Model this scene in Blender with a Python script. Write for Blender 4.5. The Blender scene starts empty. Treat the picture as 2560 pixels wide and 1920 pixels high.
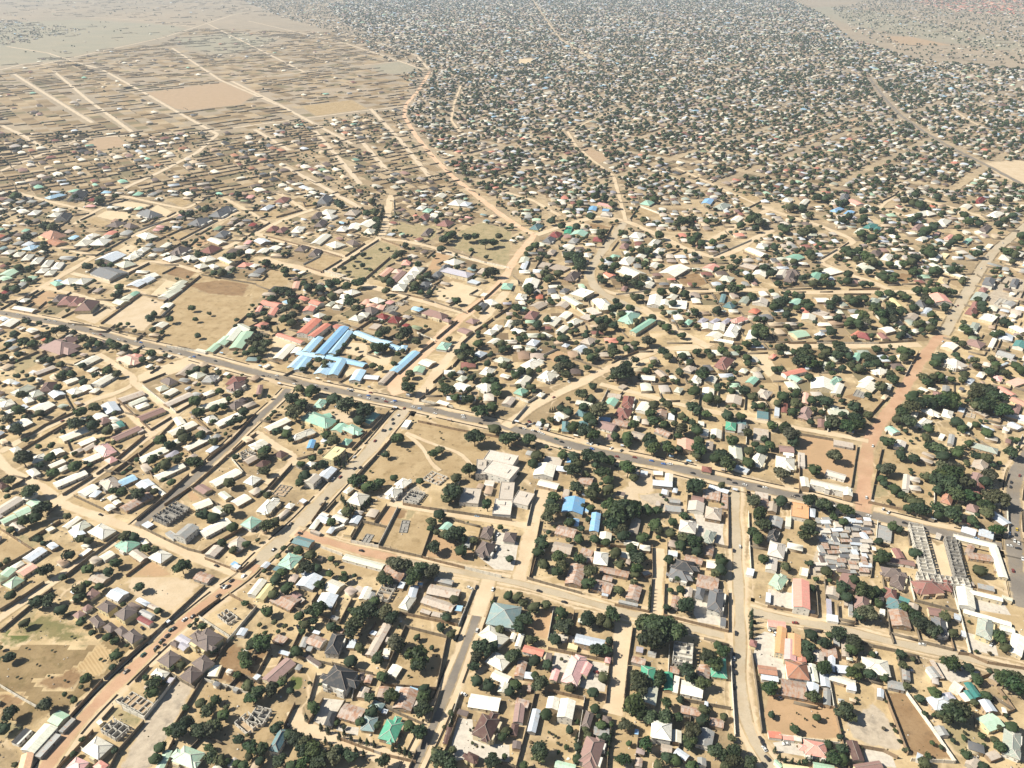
import bpy, math, random
import numpy as np

random.seed(11)
RNG = np.random.default_rng(11)
S = bpy.context.scene
COL = S.collection

# ---------------------------------------------------------------- camera
H_CAM, FPX, PITCH = 420.0, 1970.0, math.radians(28.7)
cam_data = bpy.data.cameras.new('camera')
cam_data.sensor_width = 36.0
cam_data.lens = FPX / 2560.0 * 36.0
cam_data.clip_start, cam_data.clip_end = 1.0, 60000.0
cam = bpy.data.objects.new('camera', cam_data)
COL.objects.link(cam)
cam.location = (0, 0, H_CAM)
cam.rotation_euler = (math.pi / 2 - PITCH, 0, 0)
S.camera = cam

# ---------------------------------------------------------------- sky, sun, exposure
SUN_EL = math.radians(43)
SHADOW = (1.0, 0.06)                       # ground direction in which shadows fall
world = bpy.data.worlds.new('World'); S.world = world
world.use_nodes = True
wt = world.node_tree
bg = wt.nodes['Background']
sky = wt.nodes.new('ShaderNodeTexSky')
sky.sky_type = 'NISHITA'; sky.sun_disc = False
sky.sun_elevation = SUN_EL
sky.sun_rotation = math.atan2(-SHADOW[0], -SHADOW[1])
sky.air_density = 1.0; sky.dust_density = 0.4
wt.links.new(sky.outputs[0], bg.inputs[0])
bg.inputs[1].default_value = 0.05
sun_data = bpy.data.lights.new('sun', 'SUN')
sun_data.energy = 5.0; sun_data.angle = math.radians(0.53); sun_data.color = (1.0, 0.945, 0.82)
sun = bpy.data.objects.new('sun', sun_data); COL.objects.link(sun)
_n = math.hypot(*SHADOW)
from mathutils import Vector
sun.rotation_euler = Vector((SHADOW[0] / _n * math.cos(SUN_EL), SHADOW[1] / _n * math.cos(SUN_EL), -math.sin(SUN_EL))).to_track_quat('-Z', 'Y').to_euler()
sun.location = (-600, 600, 900)
S.view_settings.view_transform = 'Standard'; S.view_settings.look = 'None'
S.view_settings.gamma = 1.0
S.view_settings.exposure = 0.72
S.cycles.use_denoising = True
S.cycles.max_bounces = 4; S.cycles.diffuse_bounces = 1; S.cycles.glossy_bounces = 2
S.cycles.transparent_max_bounces = 8; S.cycles.volume_bounces = 0
S.cycles.use_adaptive_sampling = True

# ---------------------------------------------------------------- survey: pixel of the photograph -> ground point
CP, SP = math.cos(PITCH), math.sin(PITCH)
def at(px, py, z=0.0):
    u, v = (px - 1280.0) / FPX, (960.0 - py) / FPX
    dz = -SP + v * CP
    t = (z - H_CAM) / dz
    return np.array((u * t, (CP + v * SP) * t))
def at_many(P, z=0.0):
    P = np.asarray(P, float)
    u, v = (P[:, 0] - 1280.0) / FPX, (960.0 - P[:, 1]) / FPX
    t = (z - H_CAM) / (-SP + v * CP)
    return np.stack((u * t, (CP + v * SP) * t), 1)
def to_px(x, y, z=0.0):
    d = y * CP - (z - H_CAM) * SP
    up = y * SP + (z - H_CAM) * CP
    return 1280 + FPX * x / d, 960 - FPX * up / d
def px_per_m(y, z=0.0):
    return FPX / (y * CP - (z - H_CAM) * SP)

# ---------------------------------------------------------------- helpers
class MB:
    """Collects vertices and faces of one mesh."""
    def __init__(s): s.v, s.f = [], []
    def add(s, v, f):
        o = len(s.v); s.v += [tuple(map(float, p)) for p in v]; s.f += [tuple(i + o for i in q) for q in f]
    def box(s, x0, x1, y0, y1, z0, z1, bottom=True):
        v = [(x0, y0, z0), (x1, y0, z0), (x1, y1, z0), (x0, y1, z0), (x0, y0, z1), (x1, y0, z1), (x1, y1, z1), (x0, y1, z1)]
        f = [(4, 5, 6, 7), (0, 1, 5, 4), (1, 2, 6, 5), (2, 3, 7, 6), (3, 0, 4, 7)]
        if bottom: f.append((3, 2, 1, 0))
        s.add(v, f)
    def bar(s, a, b, w, z0, z1):
        """A wall-like box standing on the line a-b."""
        a, b = np.asarray(a, float), np.asarray(b, float)
        d = b - a; L = np.hypot(*d)
        if L < 1e-6: return
        n = np.array((-d[1], d[0])) / L * w / 2
        q = [a - n, b - n, b + n, a + n]
        s.add([(*p, z0) for p in q] + [(*p, z1) for p in q], [(4, 5, 6, 7), (0, 1, 5, 4), (1, 2, 6, 5), (2, 3, 7, 6), (3, 0, 4, 7)])
    def beam(s, a, b, r):
        """A square beam between two 3-D points."""
        a, b = Vector(a), Vector(b); d = (b - a).normalized()
        n = d.cross(Vector((0, 0, 1)))
        n = n.normalized() * r if n.length > 1e-4 else Vector((r, 0, 0))
        m = d.cross(n).normalized() * r
        q = [p + i * n + j * m for p in (a, b) for i, j in ((-1, -1), (1, -1), (1, 1), (-1, 1))]
        s.add(q, [(0, 1, 5, 4), (1, 2, 6, 5), (2, 3, 7, 6), (3, 0, 4, 7), (0, 3, 2, 1), (4, 5, 6, 7)])
    def mesh(s, name, mat=None):
        m = bpy.data.meshes.new(name); m.from_pydata(s.v, [], s.f)
        if mat: m.materials.append(mat)
        return m
    def build(s, name, mat, parent=None, loc=None):
        o = bpy.data.objects.new(name, s.mesh(name, mat)); COL.objects.link(o)
        if parent: o.parent = parent
        if loc is not None: o.location = loc
        return o
def obj(name, me, parent=None, loc=(0, 0, 0), rz=0.0):
    o = bpy.data.objects.new(name, me); COL.objects.link(o); o.location = loc; o.rotation_euler = (0, 0, rz)
    if parent: o.parent = parent
    return o
def np_mesh(name, V, F, mat, cols=None):
    """Mesh from numpy arrays; F is a list of (n, k) index arrays; cols is per vertex rgb."""
    me = bpy.data.meshes.new(name)
    V = np.asarray(V, np.float32)
    me.vertices.add(len(V)); me.vertices.foreach_set('co', V.ravel())
    loops = np.concatenate([f.ravel() for f in F]).astype(np.int32)
    tot = np.concatenate([np.full(len(f), f.shape[1], np.int32) for f in F])
    start = np.concatenate(([0], np.cumsum(tot)[:-1])).astype(np.int32)
    me.loops.add(len(loops)); me.loops.foreach_set('vertex_index', loops)
    me.polygons.add(len(tot)); me.polygons.foreach_set('loop_start', start); me.polygons.foreach_set('loop_total', tot)
    me.update(calc_edges=True)
    if cols is not None:
        a = me.color_attributes.new('tone', 'FLOAT_COLOR', 'POINT')
        c = np.ones((len(V), 4), np.float32); c[:, :3] = cols
        a.data.foreach_set('color', c.ravel())
    me.materials.append(mat)
    return me
def thing(name, loc, rz=0.0):
    o = bpy.data.objects.new(name, None); COL.objects.link(o)
    o.empty_display_size = 1.0; o.location = loc; o.rotation_euler = (0, 0, rz)
    return o
def structure(o): o['kind'] = 'structure'; return o
def stuff(o): o['kind'] = 'stuff'; return o

# ---------------------------------------------------------------- materials
class NT:
    """Small wrapper that makes node trees short to write."""
    def __init__(s, name, group=False):
        s.mat = bpy.data.materials.new(name); s.mat.use_nodes = True
        s.t = s.mat.node_tree; s.out = s.t.nodes['Material Output']; s.b = s.t.nodes['Principled BSDF']
    def n(s, kind, **kw):
        x = s.t.nodes.new(kind)
        for k, v in kw.items(): setattr(x, k, v)
        return x
    def link(s, a, b): s.t.links.new(a, b)
    def noise(s, vec, scale, detail=3.0, rough=.55):
        x = s.n('ShaderNodeTexNoise'); x.inputs['Scale'].default_value = scale; x.inputs['Detail'].default_value = detail; x.inputs['Roughness'].default_value = rough
        if vec is not None: s.link(vec, x.inputs['Vector'])
        return x.outputs['Fac']
    def ramp(s, fac, stops):
        x = s.n('ShaderNodeValToRGB'); e = x.color_ramp.elements
        while len(e) < len(stops): e.new(.5)
        for k, (p, c) in zip(e, stops): k.position = p; k.color = (*c, 1) if len(c) == 3 else c
        s.link(fac, x.inputs[0]); return x.outputs[0]
    def mix(s, fac, a, b, blend='MIX'):
        x = s.n('ShaderNodeMix'); x.data_type = 'RGBA'; x.blend_type = blend
        for sock, val in ((x.inputs[0], fac), (x.inputs[6], a), (x.inputs[7], b)):
            if isinstance(val, (int, float)): sock.default_value = val
            elif isinstance(val, tuple): sock.default_value = (*val, 1)
            else: s.link(val, sock)
        return x.outputs[2]
    def math(s, op, a, b=None, c=None):
        x = s.n('ShaderNodeMath'); x.operation = op
        for sock, val in zip(x.inputs, (a, b, c)):
            if val is None: continue
            if isinstance(val, (int, float)): sock.default_value = val
            else: s.link(val, sock)
        return x.outputs[0]
    def remap(s, v, a, b, c=0., d=1.):
        x = s.n('ShaderNodeMapRange'); s.link(v, x.inputs[0])
        for i, q in zip((1, 2, 3, 4), (a, b, c, d)): x.inputs[i].default_value = q
        return x.outputs[0]
    def scaled(s, vec, sc):
        x = s.n('ShaderNodeVectorMath'); x.operation = 'MULTIPLY'; s.link(vec, x.inputs[0]); x.inputs[1].default_value = sc
        return x.outputs[0]
    def pos(s): return s.n('ShaderNodeNewGeometry').outputs['Position']
    def objco(s): return s.n('ShaderNodeTexCoord').outputs['Object']
    def rnd(s): return s.n('ShaderNodeObjectInfo').outputs['Random']
    def done(s, color, rough=.9, spec=.2, metal=0., bump=None, bstr=.3, bdist=.1):
        if isinstance(color, tuple): s.b.inputs['Base Color'].default_value = (*color, 1)
        else: s.link(color, s.b.inputs['Base Color'])
        s.b.inputs['Roughness'].default_value = rough; s.b.inputs['Specular IOR Level'].default_value = spec; s.b.inputs['Metallic'].default_value = metal
        if bump is not None:
            x = s.n('ShaderNodeBump'); x.inputs['Strength'].default_value = bstr; x.inputs['Distance'].default_value = bdist
            s.link(bump, x.inputs['Height']); s.link(x.outputs[0], s.b.inputs['Normal'])
        return s.mat

SAND_A, SAND_B, SAND_C = (.47, .35, .195), (.335, .24, .13), (.61, .475, .29)
def sand(n):
    """Bare sandy soil: the same field of tones for the ground and for whatever fades into it."""
    p = n.pos()
    big = n.noise(p, .004, 4); mid = n.noise(p, .03, 5, .6); fine = n.noise(p, .35, 4, .65)
    c = n.mix(n.remap(big, .38, .62), SAND_A, SAND_B)
    c = n.mix(n.remap(mid, .45, .68), c, SAND_C)
    c = n.mix(n.math('MULTIPLY', n.remap(fine, .52, .70), .45), c, (.30, .215, .13))
    dry = n.noise(n.scaled(p, (1, 1, 1)), .011, 6, .62)
    c = n.mix(n.math('MULTIPLY', n.remap(dry, .50, .60), .75), c, n.mix(n.remap(fine, .35, .65), (.29, .21, .125), (.215, .165, .10)))
    yd = n.noise(p, .045, 5, .6)
    c = n.mix(n.math('MULTIPLY', n.remap(yd, .50, .64), .62), c, n.mix(n.remap(fine, .38, .62), (.30, .22, .13), (.19, .145, .085)))
    vo = n.n('ShaderNodeTexVoronoi', feature='DISTANCE_TO_EDGE'); vo.inputs['Scale'].default_value = .022
    ad = n.n('ShaderNodeVectorMath', operation='ADD'); n.link(p, ad.inputs[0]); wn = n.n('ShaderNodeTexNoise'); wn.inputs['Scale'].default_value = .03; n.link(p, wn.inputs['Vector'])
    n.link(n.scaled(wn.outputs['Color'], (38, 38, 0)), ad.inputs[1]); n.link(ad.outputs[0], vo.inputs['Vector'])
    path = n.math('MULTIPLY', n.remap(vo.outputs['Distance'], .012, .035, 1., 0.), n.remap(n.noise(p, .05, 2), .45, .6))
    c = n.mix(n.math('MULTIPLY', path, .7), c, (.60, .465, .305))
    y = n.n('ShaderNodeSeparateXYZ'); n.link(p, y.inputs[0]); far = n.remap(y.outputs[1], 900, 2600)
    open_c = n.mix(n.remap(n.noise(p, .0016, 5), .4, .62), (.37, .295, .215), (.30, .25, .19))
    open_c = n.mix(n.math('MULTIPLY', n.remap(n.noise(p, .012, 5), .45, .7), .55), open_c, (.22, .18, .13))
    return n.mix(n.math('MULTIPLY', far, .9), c, open_c)
def m_ground():
    n = NT('sandy_soil'); c = sand(n)
    return n.done(c, .95, .1, bump=n.noise(n.pos(), .5, 4), bstr=.25, bdist=.4)
def m_patch(name, a, b, spots=None, sc=.06, rows=None):
    """A plot of ground whose rim frays into the sand (vertex tone: 0 on the rim, 1 inside)."""
    n = NT(name); p = n.pos()
    c = n.mix(n.remap(n.noise(p, sc, 6, .62), .36, .64), a, b)
    f2 = n.noise(p, .5, 4, .7)
    c = n.mix(n.math('MULTIPLY', n.remap(f2, .5, .75), .4), c, tuple(x * .6 for x in a))
    if spots: c = n.mix(n.math('MULTIPLY', n.remap(n.noise(p, .11, 5, .7), .52, .66), .8), c, spots)
    if rows is not None:
        w = n.n('ShaderNodeTexWave'); w.inputs['Scale'].default_value = .22; w.inputs['Distortion'].default_value = 1.2; w.bands_direction = 'DIAGONAL'
        n.link(p, w.inputs['Vector']); c = n.mix(n.math('MULTIPLY', w.outputs['Fac'], .45), c, rows)
    e = n.n('ShaderNodeVertexColor', layer_name='tone').outputs[0]
    k = n.math('ADD', n.n('ShaderNodeSeparateColor').outputs[0], 0)
    sep = n.n('ShaderNodeSeparateColor'); n.link(e, sep.inputs[0])
    k = n.math('ADD', sep.outputs[0], n.math('MULTIPLY', n.math('SUBTRACT', n.noise(p, .16, 5, .65), .5), 1.6))
    c = n.mix(n.remap(k, .25, .6), sand(n), c)
    return n.done(c, .95, .1)
def m_road(name, a, b, wear=.5):
    """Road whose edges are drifted over with sand (tone red: 0 on the edge, 1 in the middle)."""
    n = NT(name); p = n.pos()
    c = n.mix(n.remap(n.noise(p, .05, 5), .38, .64), a, b)
    c = n.mix(n.math('MULTIPLY', n.remap(n.noise(p, .6, 4, .7), .5, .72), .4), c, tuple(x * .7 for x in a))
    c = n.mix(n.math('MULTIPLY', n.remap(n.noise(p, .02, 5, .7), .5, .66), wear), c, SAND_B)
    e = n.n('ShaderNodeVertexColor', layer_name='tone'); sep = n.n('ShaderNodeSeparateColor'); n.link(e.outputs[0], sep.inputs[0])
    k = n.math('ADD', sep.outputs[0], n.math('MULTIPLY', n.math('SUBTRACT', n.noise(p, .22, 5, .65), .5), 1.1))
    c = n.mix(n.remap(k, .18, .5), sand(n), c)
    return n.done(c, .9, .2)
def m_roof(name, c, rust=0., tin=True, spec=.35):
    """Sheet or tile roof: sheet-to-sheet differences, run-off streaks, dust and rust."""
    n = NT(name); o = n.objco(); r = n.rnd()
    hsv = n.n('ShaderNodeHueSaturation'); hsv.inputs['Color'].default_value = (*c, 1)
    n.link(n.remap(r, 0, 1, .82, 1.12), hsv.inputs['Value']); n.link(n.remap(r, 0, 1, 1.1, .85), hsv.inputs['Saturation'])
    off = n.n('ShaderNodeVectorMath'); off.operation = 'ADD'; n.link(o, off.inputs[0])
    cmb = n.n('ShaderNodeCombineXYZ'); n.link(n.math('MULTIPLY', r, 91.), cmb.inputs[0]); n.link(n.math('MULTIPLY', r, 37.), cmb.inputs[1])
    n.link(cmb.outputs[0], off.inputs[1]); o = off.outputs[0]
    br = n.n('ShaderNodeTexBrick'); n.link(n.scaled(o, (.33, 1.1, .33)), br.inputs['Vector'])
    br.inputs['Color1'].default_value = (.84, .84, .84, 1); br.inputs['Color2'].default_value = (1.12, 1.12, 1.12, 1); br.inputs['Mortar'].default_value = (.65, .65, .65, 1)
    br.inputs['Scale'].default_value = 1.0; br.inputs['Mortar Size'].default_value = .015 if tin else .004; br.inputs['Bias'].default_value = .1
    col = n.mix(.55 if tin else .3, hsv.outputs[0], br.outputs[0], 'MULTIPLY')
    st = n.noise(n.scaled(o, (1.3, .16, .5)), 1.0, 4, .6)
    col = n.mix(n.math('MULTIPLY', n.remap(st, .46, .72), .42), col, tuple(x * .55 + .03 for x in c))
    du = n.noise(o, .28, 5, .65)
    col = n.mix(n.math('MULTIPLY', n.remap(du, .5, .72), .42), col, (.50, .40, .29) if sum(c) > .7 else (.26, .20, .15))
    if rust:
        rn = n.noise(n.scaled(o, (.55, .2, .4)), 1.0, 6, .7)
        rc = n.mix(n.remap(n.noise(o, 1.1, 4), .4, .6), (.30, .135, .07), (.42, .24, .15))
        lo = .66 - rust * .22
        col = n.mix(n.math('MULTIPLY', n.remap(rn, lo, lo + .12), .85), col, rc)
    return n.done(col, .5 if tin else .75, spec, bump=br.outputs['Fac'], bstr=.25, bdist=.05)
def m_plaster(name, c, dirt=.5):
    n = NT(name); p = n.pos()
    col = n.mix(n.remap(n.noise(p, .35, 4), .4, .65), c, tuple(x * .82 for x in c))
    col = n.mix(n.math('MULTIPLY', n.remap(n.noise(n.scaled(p, (1, 1, .25)), .9, 5, .7), .5, .72), dirt), col, tuple(x * .45 + .02 for x in c))
    return n.done(col, .9, .15, bump=n.noise(p, 3, 3), bstr=.15, bdist=.05)
def m_plain(name, c, rough=.6, spec=.3, var=.25, metal=0.):
    n = NT(name); r = n.rnd()
    k = n.noise(n.objco(), 1.5, 3)
    col = n.mix(n.remap(k, .35, .65), c, tuple(x * (1 - var) for x in c))
    return n.done(col, rough, spec, metal)
def m_leaf(name, a, b, hi):
    n = NT(name); r = n.rnd(); o = n.objco()
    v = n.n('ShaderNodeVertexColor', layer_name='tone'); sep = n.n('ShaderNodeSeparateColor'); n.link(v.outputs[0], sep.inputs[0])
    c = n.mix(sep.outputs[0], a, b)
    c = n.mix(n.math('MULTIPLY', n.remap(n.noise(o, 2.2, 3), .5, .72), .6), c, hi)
    hsv = n.n('ShaderNodeHueSaturation'); n.link(c, hsv.inputs['Color'])
    n.link(n.remap(r, 0, 1, .465, .525), hsv.inputs['Hue']); n.link(n.remap(n.math('FRACT', n.math('MULTIPLY', r, 7.3)), 0, 1, .6, 1.25), hsv.inputs['Value'])
    n.link(n.remap(n.math('FRACT', n.math('MULTIPLY', r, 13.7)), 0, 1, .75, 1.1), hsv.inputs['Saturation'])
    return n.done(hsv.outputs[0], .65, .25)
def m_tone(name, rough=.7, spec=.25, grit=.35):
    """Colour comes from the mesh's own paint attribute, broken up by grime."""
    n = NT(name); p = n.pos()
    v = n.n('ShaderNodeVertexColor', layer_name='tone')
    g = n.noise(p, .55, 4, .7)
    c = n.mix(n.math('MULTIPLY', n.remap(g, .45, .75), grit), v.outputs[0], (.22, .165, .11))
    return n.done(c, rough, spec)

ROOF = {  # code: (real-world colour, rust, tin?, word)
    'W': ((.86, .81, .68), .02, 1, 'cream'), 'B': ((.62, .67, .73), .25, 1, 'bluish'), 'G': ((.36, .36, .345), .45, 1, 'grey'), 'R': ((.46, .37, .31), .95, 1, 'rust-streaked'),
    'N': ((.115, .060, .050), 0, 0, 'brown'), 'K': ((.050, .053, .058), 0, 0, 'charcoal'), 'k': ((.165, .17, .18), 0, 0, 'slate-grey'), 'V': ((.165, .125, .112), 0, 0, 'taupe'),
    'P': ((.74, .39, .36), .1, 1, 'pink'), 'S': ((.72, .29, .215), .1, 1, 'salmon'), 's': ((.75, .43, .325), .15, 1, 'pale-salmon'), 'O': ((.74, .42, .22), .1, 1, 'orange'),
    'o': ((.42, .20, .125), .2, 0, 'terracotta'), 'g': ((.43, .60, .44), .2, 1, 'pale-green'), 't': ((.26, .36, .36), .1, 1, 'teal-grey'), 'T': ((.075, .25, .225), .1, 1, 'dark-teal'),
    'E': ((.07, .36, .22), .1, 1, 'green'), 'e': ((.30, .53, .41), .1, 1, 'sea-green'), 'U': ((.25, .48, .75), .3, 1, 'blue'), 'i': ((.42, .65, .84), .2, 1, 'sky-blue'),
    'D': ((.23, .042, .040), 0, 0, 'maroon'), 'q': ((.27, .115, .095), 0, 0, 'red-brown'), 'Q': ((.31, .19, .165), .1, 0, 'dusty-rose'), 'A': ((.52, .44, .36), .5, 1, 'beige'),
    'a': ((.68, .68, .55), .1, 1, 'pale-straw'), 'X': ((.62, .55, .47), .12, 1, 'off-white'), 'Y': ((.76, .66, .36), .1, 1, 'pale-yellow'), 'y': ((.66, .49, .27), .3, 1, 'sand-coloured'),
    'Z': ((.45, .43, .49), .1, 1, 'lilac-grey'), 'l': ((.13, .24, .255), .1, 1, 'slate-teal'), 'm': ((.38, .42, .36), .2, 1, 'grey-green'),
}
M_ROOF = {k: m_roof('roof_' + v[3].replace('-', '_'), v[0], v[1], bool(v[2])) for k, v in ROOF.items()}
PLASTER = [m_plaster('cream_plaster', (.66, .56, .38)), m_plaster('white_plaster', (.74, .70, .62)), m_plaster('tan_plaster', (.46, .34, .22)), m_plaster('yellow_plaster', (.72, .61, .36)),
           m_plaster('grey_block', (.34, .31, .27), .6), m_plaster('mud_block', (.30, .215, .14), .6)]
M_CONC = m_plaster('bare_concrete', (.58, .54, .47), .35)
M_CONC_DARK = m_plaster('weathered_concrete', (.32, .30, .27), .6)
M_BLOCKWALL = m_plaster('sandcrete_block', (.25, .205, .15), .7)
M_FARWALL = m_plaster('plot_block_wall', (.185, .15, .11), .5)
M_WHITEWALL = m_plaster('limewashed_wall', (.72, .67, .57), .5)
M_GLASS = m_plain('dark_window_glass', (.03, .035, .04), .15, .6)
M_FRAME = m_plain('white_window_frame', (.75, .73, .68))
M_DOOR = m_plain('brown_door', (.12, .07, .045))
M_RIDGE = {True: m_plain('pale_ridge_tile', (.34, .28, .24)), False: m_plain('metal_ridge_tile', (.6, .56, .5))}
M_BARK = m_plain('bark', (.11, .08, .055), .9, .1)
LEAF = [m_leaf('leaf_dark', (.015, .030, .014), (.038, .064, .024), (.075, .095, .030)), m_leaf('leaf_mid', (.022, .038, .015), (.052, .080, .026), (.10, .12, .036)),
        m_leaf('leaf_olive', (.040, .046, .022), (.080, .088, .042), (.13, .125, .06)), m_leaf('leaf_dry', (.07, .052, .032), (.13, .10, .06), (.17, .14, .09))]
LEAF_WORD = ['dark-green', 'green', 'olive', 'brownish']
M_FAR = m_tone('town_paint'); M_FARLEAF = m_tone('distant_leaf', .75, .15, .12)
# ---------------------------------------------------------------- the ground, its plots and the roads
def ground():
    xs = np.concatenate((np.linspace(-16000, -3000, 8), np.linspace(-2600, 2600, 27), np.linspace(3000, 16000, 8)))
    ys = np.concatenate((np.linspace(-2500, 0, 4), np.linspace(200, 3000, 29), np.linspace(3400, 24000, 22)))
    X, Y = np.meshgrid(xs, ys)
    V = np.stack((X.ravel(), Y.ravel(), np.zeros(X.size)), 1)
    nx = len(xs); I = np.arange(len(ys) - 1)[:, None] * nx + np.arange(nx - 1)[None]
    F = np.stack((I, I + 1, I + 1 + nx, I + nx), -1).reshape(-1, 4)
    structure(obj('ground', np_mesh('ground', V, [F], m_ground())))
ground()

ROADS = []     # (world polyline, half width kept free)
def resample(P, step):
    P = np.asarray(P, float); d = np.hypot(*np.diff(P, axis=0).T); s = np.concatenate(([0], np.cumsum(d)))
    n = max(2, int(s[-1] / step) + 1); q = np.linspace(0, s[-1], n)
    return np.stack((np.interp(q, s, P[:, 0]), np.interp(q, s, P[:, 1])), 1)
def smooth(P, it=3):
    for _ in range(it):
        Q = P.copy(); Q[1:-1] = (P[:-2] + 2 * P[1:-1] + P[2:]) / 4; P = Q
    return P
def strip_rows(P):
    T = np.gradient(P, axis=0); T /= np.hypot(T[:, 0], T[:, 1])[:, None] + 1e-9
    return np.stack((-T[:, 1], T[:, 0]), 1)
M_TAR = m_road('worn_asphalt', (.19, .165, .14), (.25, .215, .175), .3)
M_LAT = m_road('laterite', (.44, .265, .165), (.52, .335, .215), .35)
M_TRACK = m_road('beaten_sand', (.62, .49, .335), (.55, .42, .275), .2)
M_PALE = m_road('pale_track', (.60, .485, .35), (.54, .43, .30), .05)
M_ORANGE = m_road('orange_laterite', (.60, .39, .245), (.66, .46, .31), .1)
M_SANDTAR = m_road('sanded_asphalt', (.42, .35, .25), (.48, .395, .285), .4)
M_DRAIN = m_plain('shade_painted_drain', (.045, .038, .03), .8, .2)  # near-black colour paints in the shade inside the open gutters
ROADMAT = {'tar': M_TAR, 'lat': M_LAT, 'ora': M_ORANGE, 'san': M_TRACK, 'pal': M_PALE, 'mix': M_SANDTAR}
ROADNAME = {'tar': 'road', 'lat': 'dirt_road', 'ora': 'dirt_road', 'san': 'track', 'pal': 'track', 'mix': 'road'}
road_z = [0.06]
def road(kind, width, px, drains=False, verge=0):
    P = smooth(resample(at_many(px), 8.0)); N = strip_rows(P)
    ROADS.append((P, width / 2 + verge, width / 2))
    road_z[0] += .004; z = road_z[0]
    offs = np.array((-.62, -.3, 0, .3, .62)) * width; tone = (0, .8, 1, .8, 0)
    wob = 1 + .12 * np.sin(np.arange(len(P)) * .9)
    V = np.concatenate([np.stack((P[:, 0] + N[:, 0] * o * wob, P[:, 1] + N[:, 1] * o * wob, np.full(len(P), z)), 1) for o in offs])
    n = len(P); i = np.arange(n - 1)
    F = np.concatenate([np.stack((k * n + i, k * n + i + 1, (k + 1) * n + i + 1, (k + 1) * n + i), 1)[:, ::-1] for k in range(4)])
    C = np.repeat(np.array(tone)[:, None], n, 1).ravel()[:, None] * np.ones((1, 3))
    structure(obj(ROADNAME[kind], np_mesh('road', V, [F], ROADMAT[kind], C)))
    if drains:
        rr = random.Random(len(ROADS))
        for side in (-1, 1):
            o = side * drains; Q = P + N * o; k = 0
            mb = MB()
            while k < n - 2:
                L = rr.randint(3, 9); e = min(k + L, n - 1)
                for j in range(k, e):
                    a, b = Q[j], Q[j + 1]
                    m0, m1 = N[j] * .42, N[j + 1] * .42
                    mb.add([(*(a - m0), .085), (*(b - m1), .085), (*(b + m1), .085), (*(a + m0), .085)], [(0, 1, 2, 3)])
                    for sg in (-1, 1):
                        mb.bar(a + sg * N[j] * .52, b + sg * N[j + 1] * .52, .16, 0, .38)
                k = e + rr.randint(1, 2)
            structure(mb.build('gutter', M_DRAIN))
R = road
HIGHWAY = [(-60, 770), (0, 781), (174, 813), (318, 853), (434, 876), (640, 931), (764, 960), (900, 989), (1031, 1015), (1190, 1050), (1280, 1070), (1410, 1108), (1540, 1139), (1685, 1168), (1830, 1206), (1920, 1226), (2030, 1248), (2137, 1278), (2282, 1313), (2383, 1339), (2528, 1371), (2640, 1395)]
MAIN = [(1012, 1024), (980, 1060), (929, 1122), (843, 1209), (756, 1304), (690, 1362), (640, 1408), (616, 1440), (550, 1480), (434, 1576), (347, 1657), (260, 1741), (179, 1825), (124, 1903), (95, 1950)]
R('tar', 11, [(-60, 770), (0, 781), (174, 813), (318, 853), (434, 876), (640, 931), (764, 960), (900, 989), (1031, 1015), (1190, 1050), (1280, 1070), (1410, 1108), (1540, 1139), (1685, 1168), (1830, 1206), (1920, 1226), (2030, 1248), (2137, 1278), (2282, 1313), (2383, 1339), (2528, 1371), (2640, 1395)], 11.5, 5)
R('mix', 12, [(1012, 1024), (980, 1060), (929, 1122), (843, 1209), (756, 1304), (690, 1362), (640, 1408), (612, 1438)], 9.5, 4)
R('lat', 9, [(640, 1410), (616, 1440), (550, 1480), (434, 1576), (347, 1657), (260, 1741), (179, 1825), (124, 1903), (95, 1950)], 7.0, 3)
R('ora', 12, [(1075, 178), (1045, 228), (1014, 262), (1010, 290), (1040, 340), (1085, 395), (1130, 440), (1184, 484), (1250, 535), (1300, 568), (1338, 588), (1318, 608), (1285, 650), (1262, 694), (1225, 735), (1169, 778)], 0, 4)
R('ora', 15.9, [(1180, 770), (1091, 850), (1040, 902), (978, 962), (1000, 985)], 0, 3)
R('san', 13, [(1290, 700), (1240, 760), (1150, 860), (1091, 930), (1054, 990), (1045, 1012)], 0, 3)
R('lat', 13, [(2355, 838), (2342, 850), (2300, 905), (2267, 960), (2232, 1018), (2192, 1070), (2172, 1105), (2164, 1148), (2160, 1220), (2157, 1280)], 0, 3)
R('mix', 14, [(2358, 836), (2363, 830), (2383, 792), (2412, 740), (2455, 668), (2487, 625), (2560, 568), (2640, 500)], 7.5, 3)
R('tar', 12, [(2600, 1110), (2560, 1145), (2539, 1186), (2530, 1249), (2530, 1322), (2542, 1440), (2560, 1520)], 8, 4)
R('san', 12, [(735, 1328), (814, 1351), (900, 1377), (987, 1394), (1103, 1420), (1280, 1452), (1396, 1483), (1540, 1524), (1671, 1556), (1840, 1594)], 0, 3)
R('lat', 8, [(742, 1331), (814, 1352), (900, 1378), (990, 1396)], 0, 2)
R('mix', 6, [(990, 1398), (1103, 1421), (1280, 1453), (1396, 1484), (1540, 1525), (1671, 1557), (1838, 1596)], 0, 2)
R('san', 13, [(1848, 1514), (1920, 1541), (2065, 1562), (2238, 1605), (2412, 1640), (2560, 1683), (2640, 1706)], 0, 3)
R('mix', 7, [(1850, 1517), (1920, 1543), (2065, 1564), (2238, 1607), (2412, 1642), (2640, 1708)], 0, 2)
R('san', 15, [(1838, 1215), (1838, 1307), (1844, 1440), (1847, 1527), (1849, 1614), (1849, 1729), (1864, 1816), (1890, 1874), (1930, 1920), (1965, 1950)], 0, 3)
R('mix', 7, [(1838, 1217), (1839, 1307), (1845, 1440), (1849, 1527), (1851, 1614), (1851, 1729), (1866, 1816), (1892, 1874), (1932, 1920)], 0, 2)
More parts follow.
